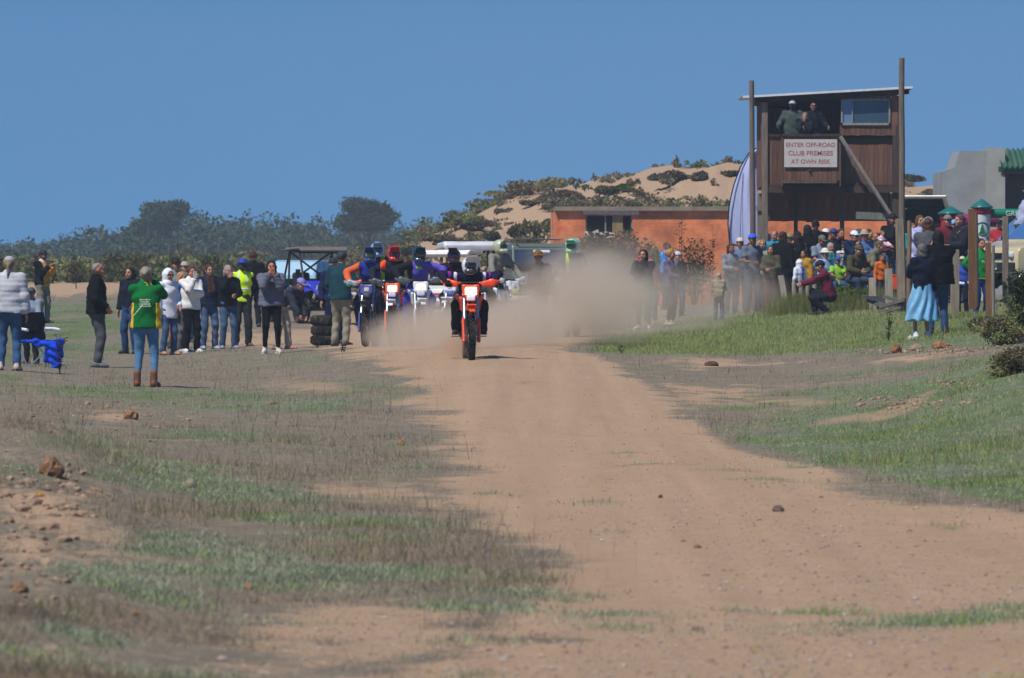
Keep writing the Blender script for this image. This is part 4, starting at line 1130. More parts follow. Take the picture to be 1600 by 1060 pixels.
who('man in a black cap with an orange badge and a grey-green shirt and shorts', 275, 133, rz=R(15), H=1.84, top='#7f8f8a', kind='tshirt', sleeve='short', bottom='#5a5a5c', bottomkind='shorts', hat='cap', hatcol='#1a1718', skin_='#b07a62', arms=('down', 'down'), group=GL, fat=1.1)
who('person in a beige cap peering out between the black cap and the white fleece', 288, 139, rz=R(20), H=1.74, top='#6d7f86', hat='cap', hatcol='#a79f92', arms=('down', 'down'), group=GL)
who('blonde woman in a bright blue and grey jacket with grey trousers', 283, 128, rz=R(60), H=1.60, top='#8c9096', bottom='#6a6a6c', style='loose', hair='long', haircol='#b98f66', arms=('down', 'front'), extras=[('blue_sleeve', '#1f6ae0', lambda P: np.maximum(.10 - P[..., 0] * -1, -P[..., 2] + 1.02))], shoe='#b8a8a0', group=GL)
b, i = who('woman in a thick white fleece and black trousers holding a white phone to her face', 298, 127.5, rz=R(30), H=1.70, top='#dcd9d4', kind='hoodie', bottom='#17171a', hair='pony', haircol='#5a3524', arms=('phone', 'cross'), shoe='#e9e7e4', topk=1.0, fat=1.05, group=GL)
phone('white phone held to her face by the woman in the white fleece', b, i, '#e8e6e2', side=0)
who('woman in a navy quilted jacket with a brown scarf and jeans looking along the line', 326, 131, rz=R(25), H=1.72, top='#232a42', kind='puffer', bottom='#4d6485', style='jeans', hair='bun', haircol='#4a3226', scarf='#4a352c', arms=('down', 'down'), shoe='#a9b4c4', fat=1.05, group=GL)
b, i = who('woman in a black jacket and jeans filming with a pink phone', 356, 130, rz=R(20), H=1.68, top='#17181d', kind='jacket', bottom='#4a6384', style='jeans', hair='bob', haircol='#a39c98', arms=('phone', 'front'), shoe='#7f93ad', fat=1.1, group=GL)
phone('pink phone held up by the woman in the black jacket', b, i, '#c78a98', side=0)
b, i = who('man in a bright yellow hi-vis vest with a blue cap and dark trousers', 378, 133, rz=R(15), H=1.80, top='#c8f02a', kind='vest', sleeve='none', topk=1.1, bottom='#2f3236', hat='cap', hatcol='#2743a8', skin_='#3a2a24', arms=('down', 'hip'), shoe='#3b3a3a', extras=[('reflective_strip', '#cfd2d4', zband(1.12, 1.17)), ('reflective_strip', '#cfd2d4', lambda P: np.maximum(np.abs(np.abs(P[..., 0]) - .085) - .022, -P[..., 2] + 1.17))], group=GL)
def undersleeves(root, info, col, arms):
    for k in range(2):
        e, h = info['el'][k], info['hd'][k]; sh = info['up']((-.17 if k == 0 else .17, .01, .455))
        V, Q = sdf([('c', sh, e, .062, .055), ('c', e, h, .055, .045)], res=.02, disp=folds(77, .006)); link('sleeve', mesh_np('sleeve', V, [Q], cloth(col)), root)
undersleeves(b, i, '#16181c', None)
who('person in a black leather jacket seen from behind on higher ground by the dark buggy', 396, 151, rz=R(190), H=1.76, top='#16181d', bottom='#22242b', hair='short', haircol='#3f2420', arms=('bend', 'bend'), fat=1.1, group=GL)
b, i = who('woman in a grey quilted jacket and black leggings hiding her face behind an orange phone', 424, 118, rz=R(5), H=1.70, top='#6d7080', kind='puffer', bottom='#131316', style='tight', hair='bob', haircol='#171316', arms=('phone', 'phone'), shoe='#d8d4cc', fat=1.2, group=GL)
phone('bright orange phone in front of the face of the woman in leggings', b, i, '#e2633a', dz=.06)
who('stooping person in a mauve cap with pale trousers behind the woman in leggings', 437, 124, rz=R(55), H=1.62, top='#3f4350', bottom='#b9ac9e', hat='cap', hatcol='#8a86c8', lean=1.0, legs='relax', arms=(((-.1, -.6, .62), (0, 0, -1)), ((.15, -.55, .60), (0, 0, -1))), shoe='#c08478', group=GL)
who('man in a dark teal jacket with orange hem and beige trousers beside the stacked tyres', 531, 126, rz=R(150), H=1.84, top='#1f4450', kind='jacket', hem=-.1, bottom='#9c9482', hat='cap', hatcol='#2a3a44', arms=('bend', 'bend'), fat=1.22, lean=.08, shoe='#5b5148', extras=[('orange_hem', '#d9603a', zband(.80, .855))], group=GL)
who('person in navy standing close behind the man in the teal jacket', 520, 130, rz=R(20), H=1.72, top='#1d2b4f', bottom='#1b2646', hat='cap', hatcol='#22252c', arms=('down', 'down'), group=GL)

# --- on and under the grassy bank
b, i = who('woman in a dark hoodie and leggings filming with a pink phone through the dust', 1006, 137, rz=R(-20), H=1.70, top='#34363c', kind='hoodie', bottom='#2f3136', style='tight', hair='bob', haircol='#2a1c18', arms=('phone', 'phone'), shoe='#e9e7e4', fat=1.15, group=GR)
phone('pink phone held up by the woman in the dark hoodie', b, i, '#d04a78', dz=.05)
who('blonde woman in a lilac top with a dark bag, her face to the sun', 1046, 139, rz=R(70), H=1.66, top='#6a5a80', kind='tshirt', bottom='#26262a', style='tight', hair='bun', haircol='#b98a4c', arms=('front', 'front'), shoe='#c4b4a8', fat=1.05, group=GR)
bp_ = at(1052, 138.9)
def backpack(label, loc, col, w=.3, h=.42, rz=0.0, straps=True, cat='backpack'):
    t = thing('backpack', label, cat, loc, rz)
    sdf_obj('pack', cloth(col), t, [('b', (0, 0, 0), (w / 2, .09, h / 2), None, .06), ('b', (0, .09, -h * .12), (w * .38, .04, h * .25), None, .035)], res=.018, disp=folds(5, .005, 30))
    b = MB(); 
    for sx in (-1, 1): b.tube([(sx * w * .28, -.07, h * .45), (sx * w * .34, -.2, h * .42), (sx * w * .36, -.25, h * .05), (sx * w * .32, -.08, -h * .4)], .016, 6)
    b.build('strap', cloth('#2a2a2c'), t)
    t2 = MB().tube([(-.04, 0, h * .48), (0, 0, h * .58), (.04, 0, h * .48)], .01, 6).build('handle', BLACK, t)
    return t
backpack('black backpack on the blonde woman in the lilac top', (bp_[0] + .18, bp_[1] + .02, bp_[2] + 1.17), '#22242a', rz=R(70))
who('bareheaded man in a shiny bright blue jacket above the blonde woman', 1041, 172, rz=R(60), H=1.8, top='#1f8ae6', kind='shiny', bottom='#2a3350', hair='crop', haircol='#4a3a34', skin_='#8f6458', arms=('front', 'bend'), fat=1.1, dz=.15, group=GR)
who('person in a white cap between the blue jacket and the blonde woman', 1058, 165, rz=R(30), H=1.66, top='#55606a', hat='cap', hatcol='#c4c8da', arms=('down', 'down'), group=GR)
who('person in a red cap with a red shirt in the dust beyond the woman filming', 1006, 168, rz=R(20), H=1.80, top='#b03a3f', hat='cap', hatcol='#e0303a', skin_='#8a6458', arms=('phone_low', 'down'), group=GR)
who('shorter person in a crimson cap standing before the red-shirted one', 1016, 160, rz=R(10), H=1.52, top='#a03c40', hat='cap', hatcol='#d83036', skin_='#a87a68', arms=('down', 'down'), group=GR)
b, i = who('small child in beige with blonde hair facing away into the dust', 1123, 139, rz=R(170), H=1.02, top='#a89a84', kind='hoodie', bottom='#6a6876', hair='bob', haircol='#b9a182', arms=('front', 'front'), group=GR)
P_ = at(1123, 139.2); backpack('beige backpack on the small child at the edge of the dust', (P_[0], P_[1] - .22, P_[2] + .62), '#9c8d74', .24, .34, rz=R(180))
who('slim person in a bright blue cap and grey shirt in thin dust', 1175, 147, rz=R(20), H=1.80, top='#6f7684', kind='tshirt', sleeve='short', bottom='#4b5260', hat='cap', hatcol='#2a5fe0', skin_='#8a6048', arms=('front', 'down'), group=GR)
who('person in a pale jacket with a neon yellow collar beside the blue cap', 1192, 149, rz=R(-10), H=1.66, top='#a9a48c', bottom='#55504a', collar='#c8e82a', hair='short', haircol='#8f7a5e', arms=('down', 'front'), group=GR)
who('person in a turquoise top behind the first fence posts', 1211, 160, rz=R(-20), H=1.80, top='#1f8fb8', bottom='#33405a', hair='crop', haircol='#8a5a4a', skin_='#c08a78', arms=('hip', 'down'), dz=.1, group=GR)
who('brown-haired person in olive hunched in front of the black coat', 1205, 145, rz=R(-15), H=1.50, top='#55523f', bottom='#5c3430', hair='bob', haircol='#4a2c1c', arms=('front', 'front'), group=GR)
who('tall figure in a long black coat turned away by the first fence posts', 1223, 147, rz=R(150), H=1.80, top='#141518', kind='coat', hem=-.45, bottom='#17181c', hair='bob', haircol='#3a2018', arms=('down', 'down'), fat=1.15, group=GR)
who('woman in a sleeveless black top with one bare arm raised to her brow', 1246, 150, rz=R(-150), H=1.74, top='#1a1a1d', kind='tshirt', sleeve='none', bottom='#15161c', hair='long', haircol='#201614', skin_='#cf9070', arms=('down', ((.42, -.12, 1.42), (.3, .4, .8))), fat=1.25, dz=.05, group=GR)
who('child in a white and blue hooded top under the raised arm', 1249, 146, rz=R(-140), H=1.12, top='#d4dcea', kind='hoodie', bottom='#33384a', hat='hood', hatcol='#dfe6f2', extras=[('blue_panel', '#2a4fd0', lambda P: np.maximum(np.abs(P[..., 0] + .05) - .05, .75 - P[..., 2]))], arms=('down', 'down'), topk=1.0, group=GR)
who('dark-haired figure in black standing under the tower beside its post', 1262, 156, rz=R(200), H=1.86, top='#121214', bottom='#16161a', hair='bob', haircol='#120e0e', arms=('down', 'down'), fat=1.2, dz=.1, group=GR)
who('second figure in black shoulder to shoulder beneath the tower', 1274, 157, rz=R(170), H=1.98, top='#141417', bottom='#17171b', hair='short', haircol='#151010', arms=('down', 'down'), fat=1.1, dz=.1, group=GR)
who('sunburnt man in a grey cap and pale grey shirt looking down behind the bush', 1281, 148, rz=R(35), H=1.66, top='#8794a6', kind='tshirt', sleeve='short', bottom='#4a5160', hat='cap', hatcol='#6b675c', skin_='#c4785e', head=(0, .4), arms=('front', 'front'), fat=1.1, group=GR)
who('man in a navy cap and dark green jacket facing out from the crowd', 1302, 152, rz=R(20), H=1.80, top='#1d2a2c', bottom='#3a3f3a', hat='cap', hatcol='#26357a', skin_='#8a5a4a', arms=('front', 'front'), fat=1.1, group=GR)
who('man in a white and blue cap and dark sunglasses resting chin on hand', 1328, 147, rz=R(40), H=1.72, top='#1c2c46', bottom='#2a3142', hat='cap', hatcol='#dfe8f4', glasses=True, beard='#8a7a70', skin_=SKIN_RED, arms=('chin', 'chin'), lean=.2, fat=1.1, group=GR)
who('man in a royal blue and white shirt with a red face behind the sunglasses man', 1341, 155, rz=R(30), H=1.78, top='#24409a', hat='cap', hatcol='#3c4a4a', skin_='#d07f72', arms=('down', 'down'), fat=1.1, extras=[('white_panel', '#d8dcea', lambda P: np.maximum(np.abs(P[..., 0] - .06) - .03, np.abs(P[..., 2] - 1.3) - .06))], group=GR)
who('person with orange-brown hair and a dark bonnet in the middle of the crowd', 1356, 156, rz=R(60), H=1.78, top='#55563f', hair='bob', haircol='#3a2c24', skin_='#cf9a5c', arms=('down', 'down'), group=GR)
b, i = who('man in a camouflage-grey jacket and blue jeans seated leaning forward', 1358, 145, rz=R(75), H=1.74, top='#7a7462', kind='jacket', bottom='#2c4468', style='jeans', hair='short', haircol='#6a5a44', legs='sit', pelvis=(0, .1, .62), feet=[(-.14, -.36, .08), (.15, -.34, .08)], lean=.55, arms=('lap', 'lap'), fat=1.15, hem=-.02, group=GR, dz=.15)
who('man in an olive jacket with a red patch sitting beside the camouflage jacket', 1337, 143.5, rz=R(35), H=1.70, top='#4e4a36', bottom='#3a4258', legs='sit', pelvis=(0, .1, .55), lean=.3, arms=('lap', 'lap'), hat='cap', hatcol='#55523f', extras=[('red_patch', '#c2483f', lambda P: np.maximum(np.abs(P[..., 0] - .2) - .05, np.abs(P[..., 2] - .9) - .05))], group=GR, dz=.1)
b, i = who('toddler with blond hair in a pale pink top riding high on a folding frame', 1381, 150, rz=R(60), H=.98, top='#e6b8c4', kind='hoodie', bottom='#5c2f3c', hair='short', haircol='#8d6a4a', skin_='#d99f80', legs='sit', pelvis=(0, .1, .55), arms=('lap', 'lap'), dz=.95, topk=1.0, group=GR)
who('man in a grey-green top holding the toddler steady', 1374, 152, rz=R(-40), H=1.66, top='#6f7a68', kind='tshirt', bottom='#55604f', hair='crop', haircol='#3a2c24', skin_='#b07a62', arms=('forward', 'front'), lean=.15, group=GR)
who('dark-haired adult in a black jacket and cap with a camera behind the toddler', 1393, 154, rz=R(30), H=1.98, top='#1b1c20', hat='cap', hatcol='#191315', skin_='#9a6c58', arms=('chin', 'chin'), dz=.12, group=GR)
b, i = who('crouching person in a maroon jacket and black cap aiming a small camera', 1289, 134, rz=R(-95), H=1.66, top='#6b2138', kind='jacket', bottom='#26262c', hat='backcap', hatcol='#1d1d22', haircol='#1d1818', legs='crouch', lean=.3, arms=(((-.06, -.62, .62), (0, .2, -1)), ((.06, -.62, .62), (0, .2, -1))), head=(0, .15), fat=1.1, group=GR)
held('camera', 'small silver camera in the hands of the crouching person in maroon', 'camera', b, (i['hd'][0] + i['hd'][1]) / 2 + np.array([0, -.05, .05]), (.12, .06, .08), '#8f9296', lens=True)
b, i = who('grey-haired woman in a navy jacket with red trim and a glossy pale blue skirt', 1441, 110, rz=R(205), H=1.62, top='#1a1f33', kind='jacket', hem=-.1, bottom='#7fb4d8', bottomkind='skirt', bottomk=.95, hair='bob', haircol='#6b6462', head=(-.5, 0), collar='#c8243a', arms=('down', 'phone_low'), shoe='#e9e7e4', fat=1.0, group=GR)
b, i = who('broad man in a black puffer jacket filming with raised phone beside the satin skirt', 1466, 112, rz=R(190), H=1.80, top='#101114', kind='puffer', hem=-.1, bottom='#3a5274', style='jeans', hair='bob', haircol='#0f0d10', arms=('phone', 'phone'), fat=1.4, shoe='#33302e', group=GR)
phone('phone held sideways above the fence by the man in the black puffer', b, i, '#26262a', land=True, dz=.05)
who('person in a pale grey cap facing the black puffer jacket across the fence', 1450, 121, rz=R(170), H=1.90, top='#56585e', hat='cap', hatcol='#8f9590', haircol='#5a3a2a', hair='bob', arms=('phone', 'phone'), dz=.02, group=GR)
who('child in a white and violet top with brown hair held up above the crowd', 1437, 140, rz=R(20), H=1.86, top='#b9b8e4', kind='hoodie', hair='bob', haircol='#6a442c', skin_='#c08a6a', arms=('phone', 'down'), dz=.1, group=GR)
who('red-faced man in a grey cap behind the black puffer jacket', 1480, 146, rz=R(15), H=1.88, top='#6b2733', hat='cap', hatcol='#7d776c', skin_='#c07a70', arms=('down', 'down'), group=GR, dz=.1)
who('woman in a dark jacket with an orange lapel looking aside behind the fence', 1501, 133, rz=R(-60), H=1.82, top='#262b33', hair='bun', haircol='#5e4638', skin_='#c8917c', extras=[('orange_lapel', '#d9824a', lambda P: np.maximum(np.abs(P[..., 0] - (P[..., 2] - 1.25) * .6) - .015, .0 + P[..., 1]))], arms=('front', 'front'), dz=.12, group=GR)
who('person in a green and gold supporter jersey between the tall brown posts', 1532, 126, rz=R(25), H=1.56, top='#1f8a3c', kind='jersey', bottom='#24407a', hair='short', haircol='#2c2018', arms=('hip', 'bend'), fat=1.1, extras=[('gold_hem', '#d8c22a', zband(.83, .88)), ('white_print', '#cfe6cf', lambda P: np.maximum(np.abs(P[..., 0]) - .06, np.abs(P[..., 2] - 1.22) - .04))], dz=-.1, group=GR)
who('boy in a blue, white and yellow riding shirt low between the fence posts', 1504, 126, rz=R(-20), H=1.12, top='#3b52b0', kind='tshirt', bottom='#22252e', hat='cap', hatcol='#c9c3a4', extras=[('yellow_band', '#e0e02a', zband(.72, .78)), ('white_yoke', '#dfe2ea', zband(.9, 1.0))], arms=('down', 'down'), group=GR)
who('man in a straw sun hat and pale blue shirt bending over beside the beige cars', 1596, 146, rz=R(100), H=1.86, top='#a9b2cc', kind='jacket', hat='brim', hatcol='#b98a56', skin_='#6a3f30', arms=('front', 'front'), lean=.3, fat=1.2, dz=.75, group=GR, bottom='#4a5060')
who('pointing man in a brown bush hat and grey-brown jacket standing in the dust', 842, 131, rz=R(-5), H=1.74, top='#50484a', kind='jacket', bottom='#46403f', hat='brim', hatcol='#7a5426', skin_='#a8705e', arms=(((-.70, -.12, 1.50), (0, .5, -1)), 'front'), grip=['point', 'relax'], fat=1.25, head=(-.4, .05), group='race marshals and riders on the track')

# --- on the tower balcony
TWY = 161.0
def onfloor(px, py_floor, Y): x = (px - 800) / F * Y; return (x, Y, EYE - (py_floor - HORIZON) / F * Y)
GT = 'onlookers on the tower balcony'
FL = 268
person('man in a grey-green jacket and white cap leaning on the tower balcony', onfloor(1238, FL, TWY - .1), rz=R(-5), H=1.76, top='#47554f', hat='cap', hatcol='#a9bcc0', skin_='#3f2f2c', arms=('rest', 'rest'), fat=1.2, group=GT)
person('man in a dark navy jacket and sunglasses on the tower balcony', onfloor(1270, FL, TWY - .05), rz=R(10), H=1.74, top='#1a1f2a', glasses=True, hair='crop', haircol='#4a2c24', skin_='#b57f6c', arms=('rest', 'rest'), fat=1.15, group=GT)
person('long-haired woman with hands to her mouth between the two men on the balcony', onfloor(1258, FL, TWY - .3), rz=R(-10), H=1.46, top='#20242f', hair='long', haircol='#8a7564', skin_='#c4917c', arms=('chin', 'chin'), group=GT)

# more of the packed row under the tower
for (lab, px, Y, kw) in (
 ('woman with long fair hair and a coral top behind the blue cap', 1187, 158, dict(H=1.68, top='#c8685a', hair='long', haircol='#b9986a', arms=('down', 'hip'), rz=R(15))),
 ('man in a khaki cap and checked brown shirt at the black coat', 1234, 157, dict(H=1.78, top='#7d6248', hat='cap', hatcol='#8a7f5c', arms=('cross', 'cross'), rz=R(-10))),
 ('girl with a dark ponytail in a mustard jumper by the white hooded child', 1257, 146.5, dict(H=1.34, top='#b98a2e', kind='hoodie', hair='pony', haircol='#2c1c16', arms=('front', 'down'), rz=R(-40))),
 ('seated woman in a pale blue blouse and white sun hat', 1292, 145, dict(H=1.62, top='#9db8d8', hat='brim', hatcol='#ddd6c4', legs='sit', arms=('lap', 'lap'), rz=R(30), dz=.1)),
 ('bearded man in a charcoal shirt holding a can next to the navy cap', 1313, 154, dict(H=1.80, top='#3a3d44', hair='short', haircol='#4a3424', beard='#4a3424', arms=('front', 'down'), rz=R(25))),
 ('seated boy in a lime green shirt and blue cap', 1310, 144.5, dict(H=1.30, top='#8fc43a', kind='tshirt', sleeve='short', hat='cap', hatcol='#2a4a9a', legs='sit', arms=('lap', 'lap'), rz=R(10), dz=.15)),
 ('woman in a white top and dark glasses seated low beside the camouflage jacket', 1370, 146, dict(H=1.62, top='#dcd8d4', kind='tshirt', hair='bob', haircol='#6a4a34', glasses=True, legs='sit', arms=('lap', 'lap'), rz=R(30), dz=.0)),
 ('man in a burgundy cap and grey fleece at the foot of the tower brace', 1388, 158, dict(H=1.80, top='#6d7278', hat='cap', hatcol='#6a2430', arms=('cross', 'cross'), rz=R(-5), dz=.05)),
 ('woman in a turquoise fleece behind the thin brown post', 1424, 150, dict(H=1.74, top='#2f8f9a', kind='hoodie', hair='bob', haircol='#7d5a3c', arms=('front', 'front'), rz=R(35), dz=.1)),
 ('man in a sky blue cap and navy shirt behind the pale square post', 1491, 150, dict(H=1.84, top='#24345c', hat='cap', hatcol='#6fa8dc', arms=('down', 'down'), rz=R(10), dz=.05)),
 ('person in a purple jacket between the emblem tower and the tall brown post', 1514, 149, dict(H=1.74, top='#5c3a78', hair='short', haircol='#2a1e18', arms=('down', 'front'), rz=R(20), dz=.05)),
 ('man in a red shirt and black cap behind the green inflatable beam', 1562, 149, dict(H=1.58, top='#a8323a', hat='cap', hatcol='#1c1c20', arms=('down', 'cross'), rz=R(-15), dz=.3)),
 ('woman in a grey top at the edge of the thin dust behind the small child', 1141, 152, dict(H=1.66, top='#8a8f98', kind='tshirt', hair='bob', haircol='#4a3428', arms=('front', 'down'), rz=R(30))),
 ('man in a faded blue shirt in thin dust between the child and the blue cap', 1156, 156, dict(H=1.78, top='#6f86a8', kind='tshirt', sleeve='short', hat='cap', hatcol='#c9c2b0', arms=('cross', 'cross'), rz=R(15)))):
    kw.setdefault('bottom', random.choice(['#33405a', '#3f5a88', '#4a4a4e', '#6a6252', '#26282e']))
    kw.setdefault('skin_', random.choice([SKIN, SKIN_RED, '#a8715a']))
    who(lab, px, Y, group=GR, **kw)

for (lab, px, Y, kw) in (
 ('man in a faded orange polo and white cap between navy cap and dark figures', 1290, 158, dict(H=1.84, top='#d0764a', kind='tshirt', sleeve='short', hat='cap', hatcol='#e2e0da', arms=('cross', 'cross'), rz=R(5))),
 ('woman with grey hair and a teal scarf seated next to the white sun hat', 1300, 147, dict(H=1.60, top='#7a7f88', hair='bob', haircol='#a8a29c', scarf='#2a7a80', legs='sit', arms=('lap', 'lap'), rz=R(20), dz=.25)),
 ('teenager in a black and white striped shirt behind the lime green shirt', 1319, 149, dict(H=1.50, top='#d2d2d4', kind='tshirt', hair='short', haircol='#2a1c14', arms=('front', 'down'), rz=R(35), extras=[('dark_stripe', '#1c1d22', lambda P: .026 - np.abs(((P[..., 2] / .1) % 1) - .5) * .1)])),
 ('man in a stone coloured bucket hat and blue checked shirt at the olive jacket', 1350, 150, dict(H=1.72, top='#5c78a8', hat='brim', hatcol='#a89c80', arms=('cross', 'cross'), rz=R(25))),
 ('child in an orange hooded top standing on the bank beside the thick grey post', 1377, 143, dict(H=1.14, top='#d8702c', kind='hoodie', hair='short', haircol='#6a4a30', arms=('down', 'front'), rz=R(30))),
 ('woman in a long pink cardigan with a dark fringe near the first posts', 1228, 152, dict(H=1.66, top='#b86a7a', kind='coat', hair='long', haircol='#2a1a16', arms=('front', 'front'), rz=R(-25))),
 ('man in a white shirt and navy bucket hat behind the coral top', 1199, 163, dict(H=1.84, top='#d8dade', kind='tshirt', sleeve='short', hat='brim', hatcol='#28304a', arms=('cross', 'down'), rz=R(0))),
 ('woman in a maroon fleece at the tower post next to the banner', 1172, 160, dict(H=1.66, top='#6a2a34', kind='hoodie', hair='bob', haircol='#5a3a24', arms=('phone', 'phone'), rz=R(10)))):
    kw.setdefault('bottom', random.choice(['#33405a', '#4a5a78', '#4a4a4e', '#6a6252', '#26282e']))
    kw.setdefault('skin_', random.choice([SKIN, SKIN_RED, '#a8715a']))
    who(lab, px, Y, group=GR, **kw)
# ------------------------------------------------------------------ wooden tower
def wood(h, k=.8, n=.3): return mat(h, rough=.9, k=k, noise=n, scale=7, stretch=(3, 3, .35), bump=.3, bscale=30)
def tower():
    Y = TWY
    X = lambda px: (px - 800) / F * Y
    Z = lambda py: EYE - (py - HORIZON) / F * Y
    cx = X(1295); base = gz(cx, Y)
    t = thing('lookout_tower', 'dark brown timber lookout tower with a boarded cabin, balcony and sloping sheet roof', 'tower', (cx, Y, base))
    x = lambda px: X(px) - cx
    z = lambda py: Z(py) - base
    woods = [wood('#7c5947', .74), wood('#6e5142', .74), wood('#86614e', .74), wood('#76574a', .74)]
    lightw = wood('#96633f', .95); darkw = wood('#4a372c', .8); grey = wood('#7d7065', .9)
    rg = random.Random(3)
    meshes = {}
    def board(px0, py0, px1, py1, d, m=None, th=.028, vert=True):
        w, h = x(px1) - x(px0) - .008, z(py0) - z(py1)
        key = (round(w, 2), round(h, 2), id(m) if m else rg.randrange(4))
        if key not in meshes:
            b = MB(); b.box((0, 0, 0), (w, th, h)); meshes[key] = b.mesh('board', m or woods[rg.randrange(4)])
        link('board', meshes[key], t, ((x(px0) + x(px1)) / 2, d + rg.uniform(-.006, .006), (z(py0) + z(py1)) / 2 + rg.uniform(-.01, .01)))
    def boards(px0, px1, py0, py1, d, n, m=None):
        for i in range(n): board(px0 + (px1 - px0) * i / n, py0, px0 + (px1 - px0) * (i + 1) / n, py1, d, m)
    # cabin carcass: floor, back, sides, ceiling
    b = MB(); 
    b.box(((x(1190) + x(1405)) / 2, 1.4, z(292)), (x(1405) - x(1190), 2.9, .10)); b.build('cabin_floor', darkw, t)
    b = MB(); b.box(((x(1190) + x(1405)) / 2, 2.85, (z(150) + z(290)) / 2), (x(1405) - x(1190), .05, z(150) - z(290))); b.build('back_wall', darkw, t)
    for px in (1189, 1404):
        for k in range(16):
            b = MB(); b.box((0, 0, 0), (.03, .17, z(152) - z(292))); 
            if ('side', k % 3) not in meshes: meshes[('side', k % 3)] = b.mesh('side_board', woods[k % 3])
            link('board', meshes[('side', k % 3)], t, (x(px) + (.02 if k % 2 else .015), .13 + k * .178, (z(152) + z(292)) / 2))
    # recess behind the balcony
    boards(1193, 1232, 168, 214, .95, 5, lightw)
    b = MB(); b.box((x(1211), .95, z(160)), (x(1250) - x(1180), .05, .14)); b.build('lintel', wood('#6a4632'), t)
    # door: frame and two leaves with panels
    b = MB(); b.box((x(1280), .97, z(183)), (x(1311) - x(1251), .04, z(150) - z(216))); d = b.build('door', wood('#573629'), t)
    for (a, c, e, f) in ((1263, 1277, 156, 182), (1281, 1303, 156, 190), (1281, 1303, 193, 210), (1263, 1277, 186, 210)):
        m = MB(); m.box(((x(a) + x(c)) / 2, .945, (z(e) + z(f)) / 2), (x(c) - x(a), .02, z(e) - z(f))); o = m.build('door_panel', wood('#4a2d24'), d, bevel=.008)
    m = MB(); m.tube([(x(1300), .93, z(203)), (x(1300), .90, z(203)), (x(1304), .90, z(201))], .012, 6); m.build('handle', metal(), d)
    # right half, flush with the front
    boards(1312, 1400, 196, 212, .02, 11)
    b = MB(); b.box((x(1356), .06, z(218)), (x(1400) - x(1314), .03, z(212) - z(226))); b.build('gap_shade_panel', mat('#0b0a0a', rough=1, noise=0), t)  # black panel standing in for the shade inside the gap
    boards(1313, 1402, 226, 292, .03, 12)
    boards(1313, 1402, 148, 157, .02, 9)
    boards(1391, 1403, 157, 196, .02, 1)
    # window
    w = MB(); 
    for (a, c, e, f) in ((1314, 1391, 155, 157.4), (1314, 1391, 192.5, 196), (1314, 1316.5, 155, 196), (1388.5, 1391, 155, 196), (1331, 1332.5, 157, 193)):
        w.box(((x(a) + x(c)) / 2, -.01, (z(e) + z(f)) / 2), (x(c) - x(a), .05, z(e) - z(f)))
    fr = w.build('window_frame', wood('#a39a90'), t)
    for (a, c, col) in ((1316.5, 1331, '#6f8fae'), (1332.5, 1388.5, '#3f5566')):
        g = MB(); g.box(((x(a) + x(c)) / 2, .01, (z(157) + z(193)) / 2), (x(c) - x(a), .01, z(157.4) - z(192.5))); g.build('pane', mat(col, rough=.12, spec=.7, noise=.05, k=.8), fr)
    # left strip and balcony front
    boards(1192, 1221, 214, 296, .01, 4)
    boards(1222, 1312, 214, 283, -.42, 13)
    b = MB(); b.box(((x(1221) + x(1314)) / 2, -.44, z(212.5)), (x(1314) - x(1221), .13, .07)); b.build('handrail', wood('#4a342b'), t, bevel=.01)
    b = MB(); b.box(((x(1221) + x(1306)) / 2, -.46, z(285)), (x(1306) - x(1221), .07, .07)); b.build('bottom_rail', wood('#6e5647'), t)
    b = MB(); b.box(((x(1192) + x(1221)) / 2, -.02, z(212)), (x(1221) - x(1192), .06, .06)); b.build('side_rail', darkw, t)
    for px in (1221.5, 1311.5):
        b = MB(); b.box((x(px), -.22, (z(214) + z(292)) / 2), (.035, .44, z(214) - z(292))); b.build('balcony_side', woods[1], t)
    b = MB(); b.box(((x(1222) + x(1312)) / 2, .25, z(268) - .02), (x(1312) - x(1222), 1.35, .05)); b.build('balcony_floor', darkw, t)
    b = MB(); b.box(((x(1190) + x(1405)) / 2, -.0, z(297)), (x(1405) - x(1190), .12, .14)); b.build('floor_beam', wood('#4f4038'), t)
    # posts
    for px, py0, py1, r, m, dy in ((1195, 152, 480, .075, grey, .0), (1400, 150, 480, .085, wood('#4d433c'), .1), (1195, 300, 480, .07, grey, 2.7), (1400, 300, 480, .07, grey, 2.7), (1316, 296, 478, .055, wood('#5a4c43'), .1), (1250, 300, 476, .05, wood('#4b3c33'), 2.4)):
        b = MB(); b.box((x(px), dy, (z(py0) + z(py1)) / 2), (r * 2, r * 2, z(py0) - z(py1))); b.build('post', m, t, bevel=.012)
    b = MB(); b.tube([(x(1311), -.50, z(214)), (x(1352), -.5, z(278)), (x(1392), -.50, z(340))], [.055, .052, .05], 9); b.build('brace_pole', wood('#8d857c', .9), t)
    b = MB(); b.box((x(1365), -.1, z(338)), (.9, .3, .18), (0, .04, 0)); b.build('cross_plank', wood('#7d8078'), t)
    b = MB(); b.box((x(1290), 2.6, z(330)), (x(1400) - x(1195), .05, .12), (0, .06, 0)); b.build('cross_plank', grey, t)
    # roof of corrugated sheets, sloping down to the open side, with fascia
    ang = math.atan2(z(137) - z(152), x(1425) - x(1160))
    n = 11; L = (x(1425) - x(1160)) / n
    rm = mat('#a9abb0', rough=.45, metal=.4, noise=.15, k=.9)
    k = 10; V = []; Q = []
    for a in range(k + 1):
        for bb in range(2): V.append(((a / k - .5) * L, (-.22, 3.0)[bb], .014 * math.cos(a * math.pi)))
    for a in range(k): Q.append((2 * a, 2 * a + 2, 2 * a + 3, 2 * a + 1))
    V = np.array(V); V2 = V - [0, 0, .012]; 
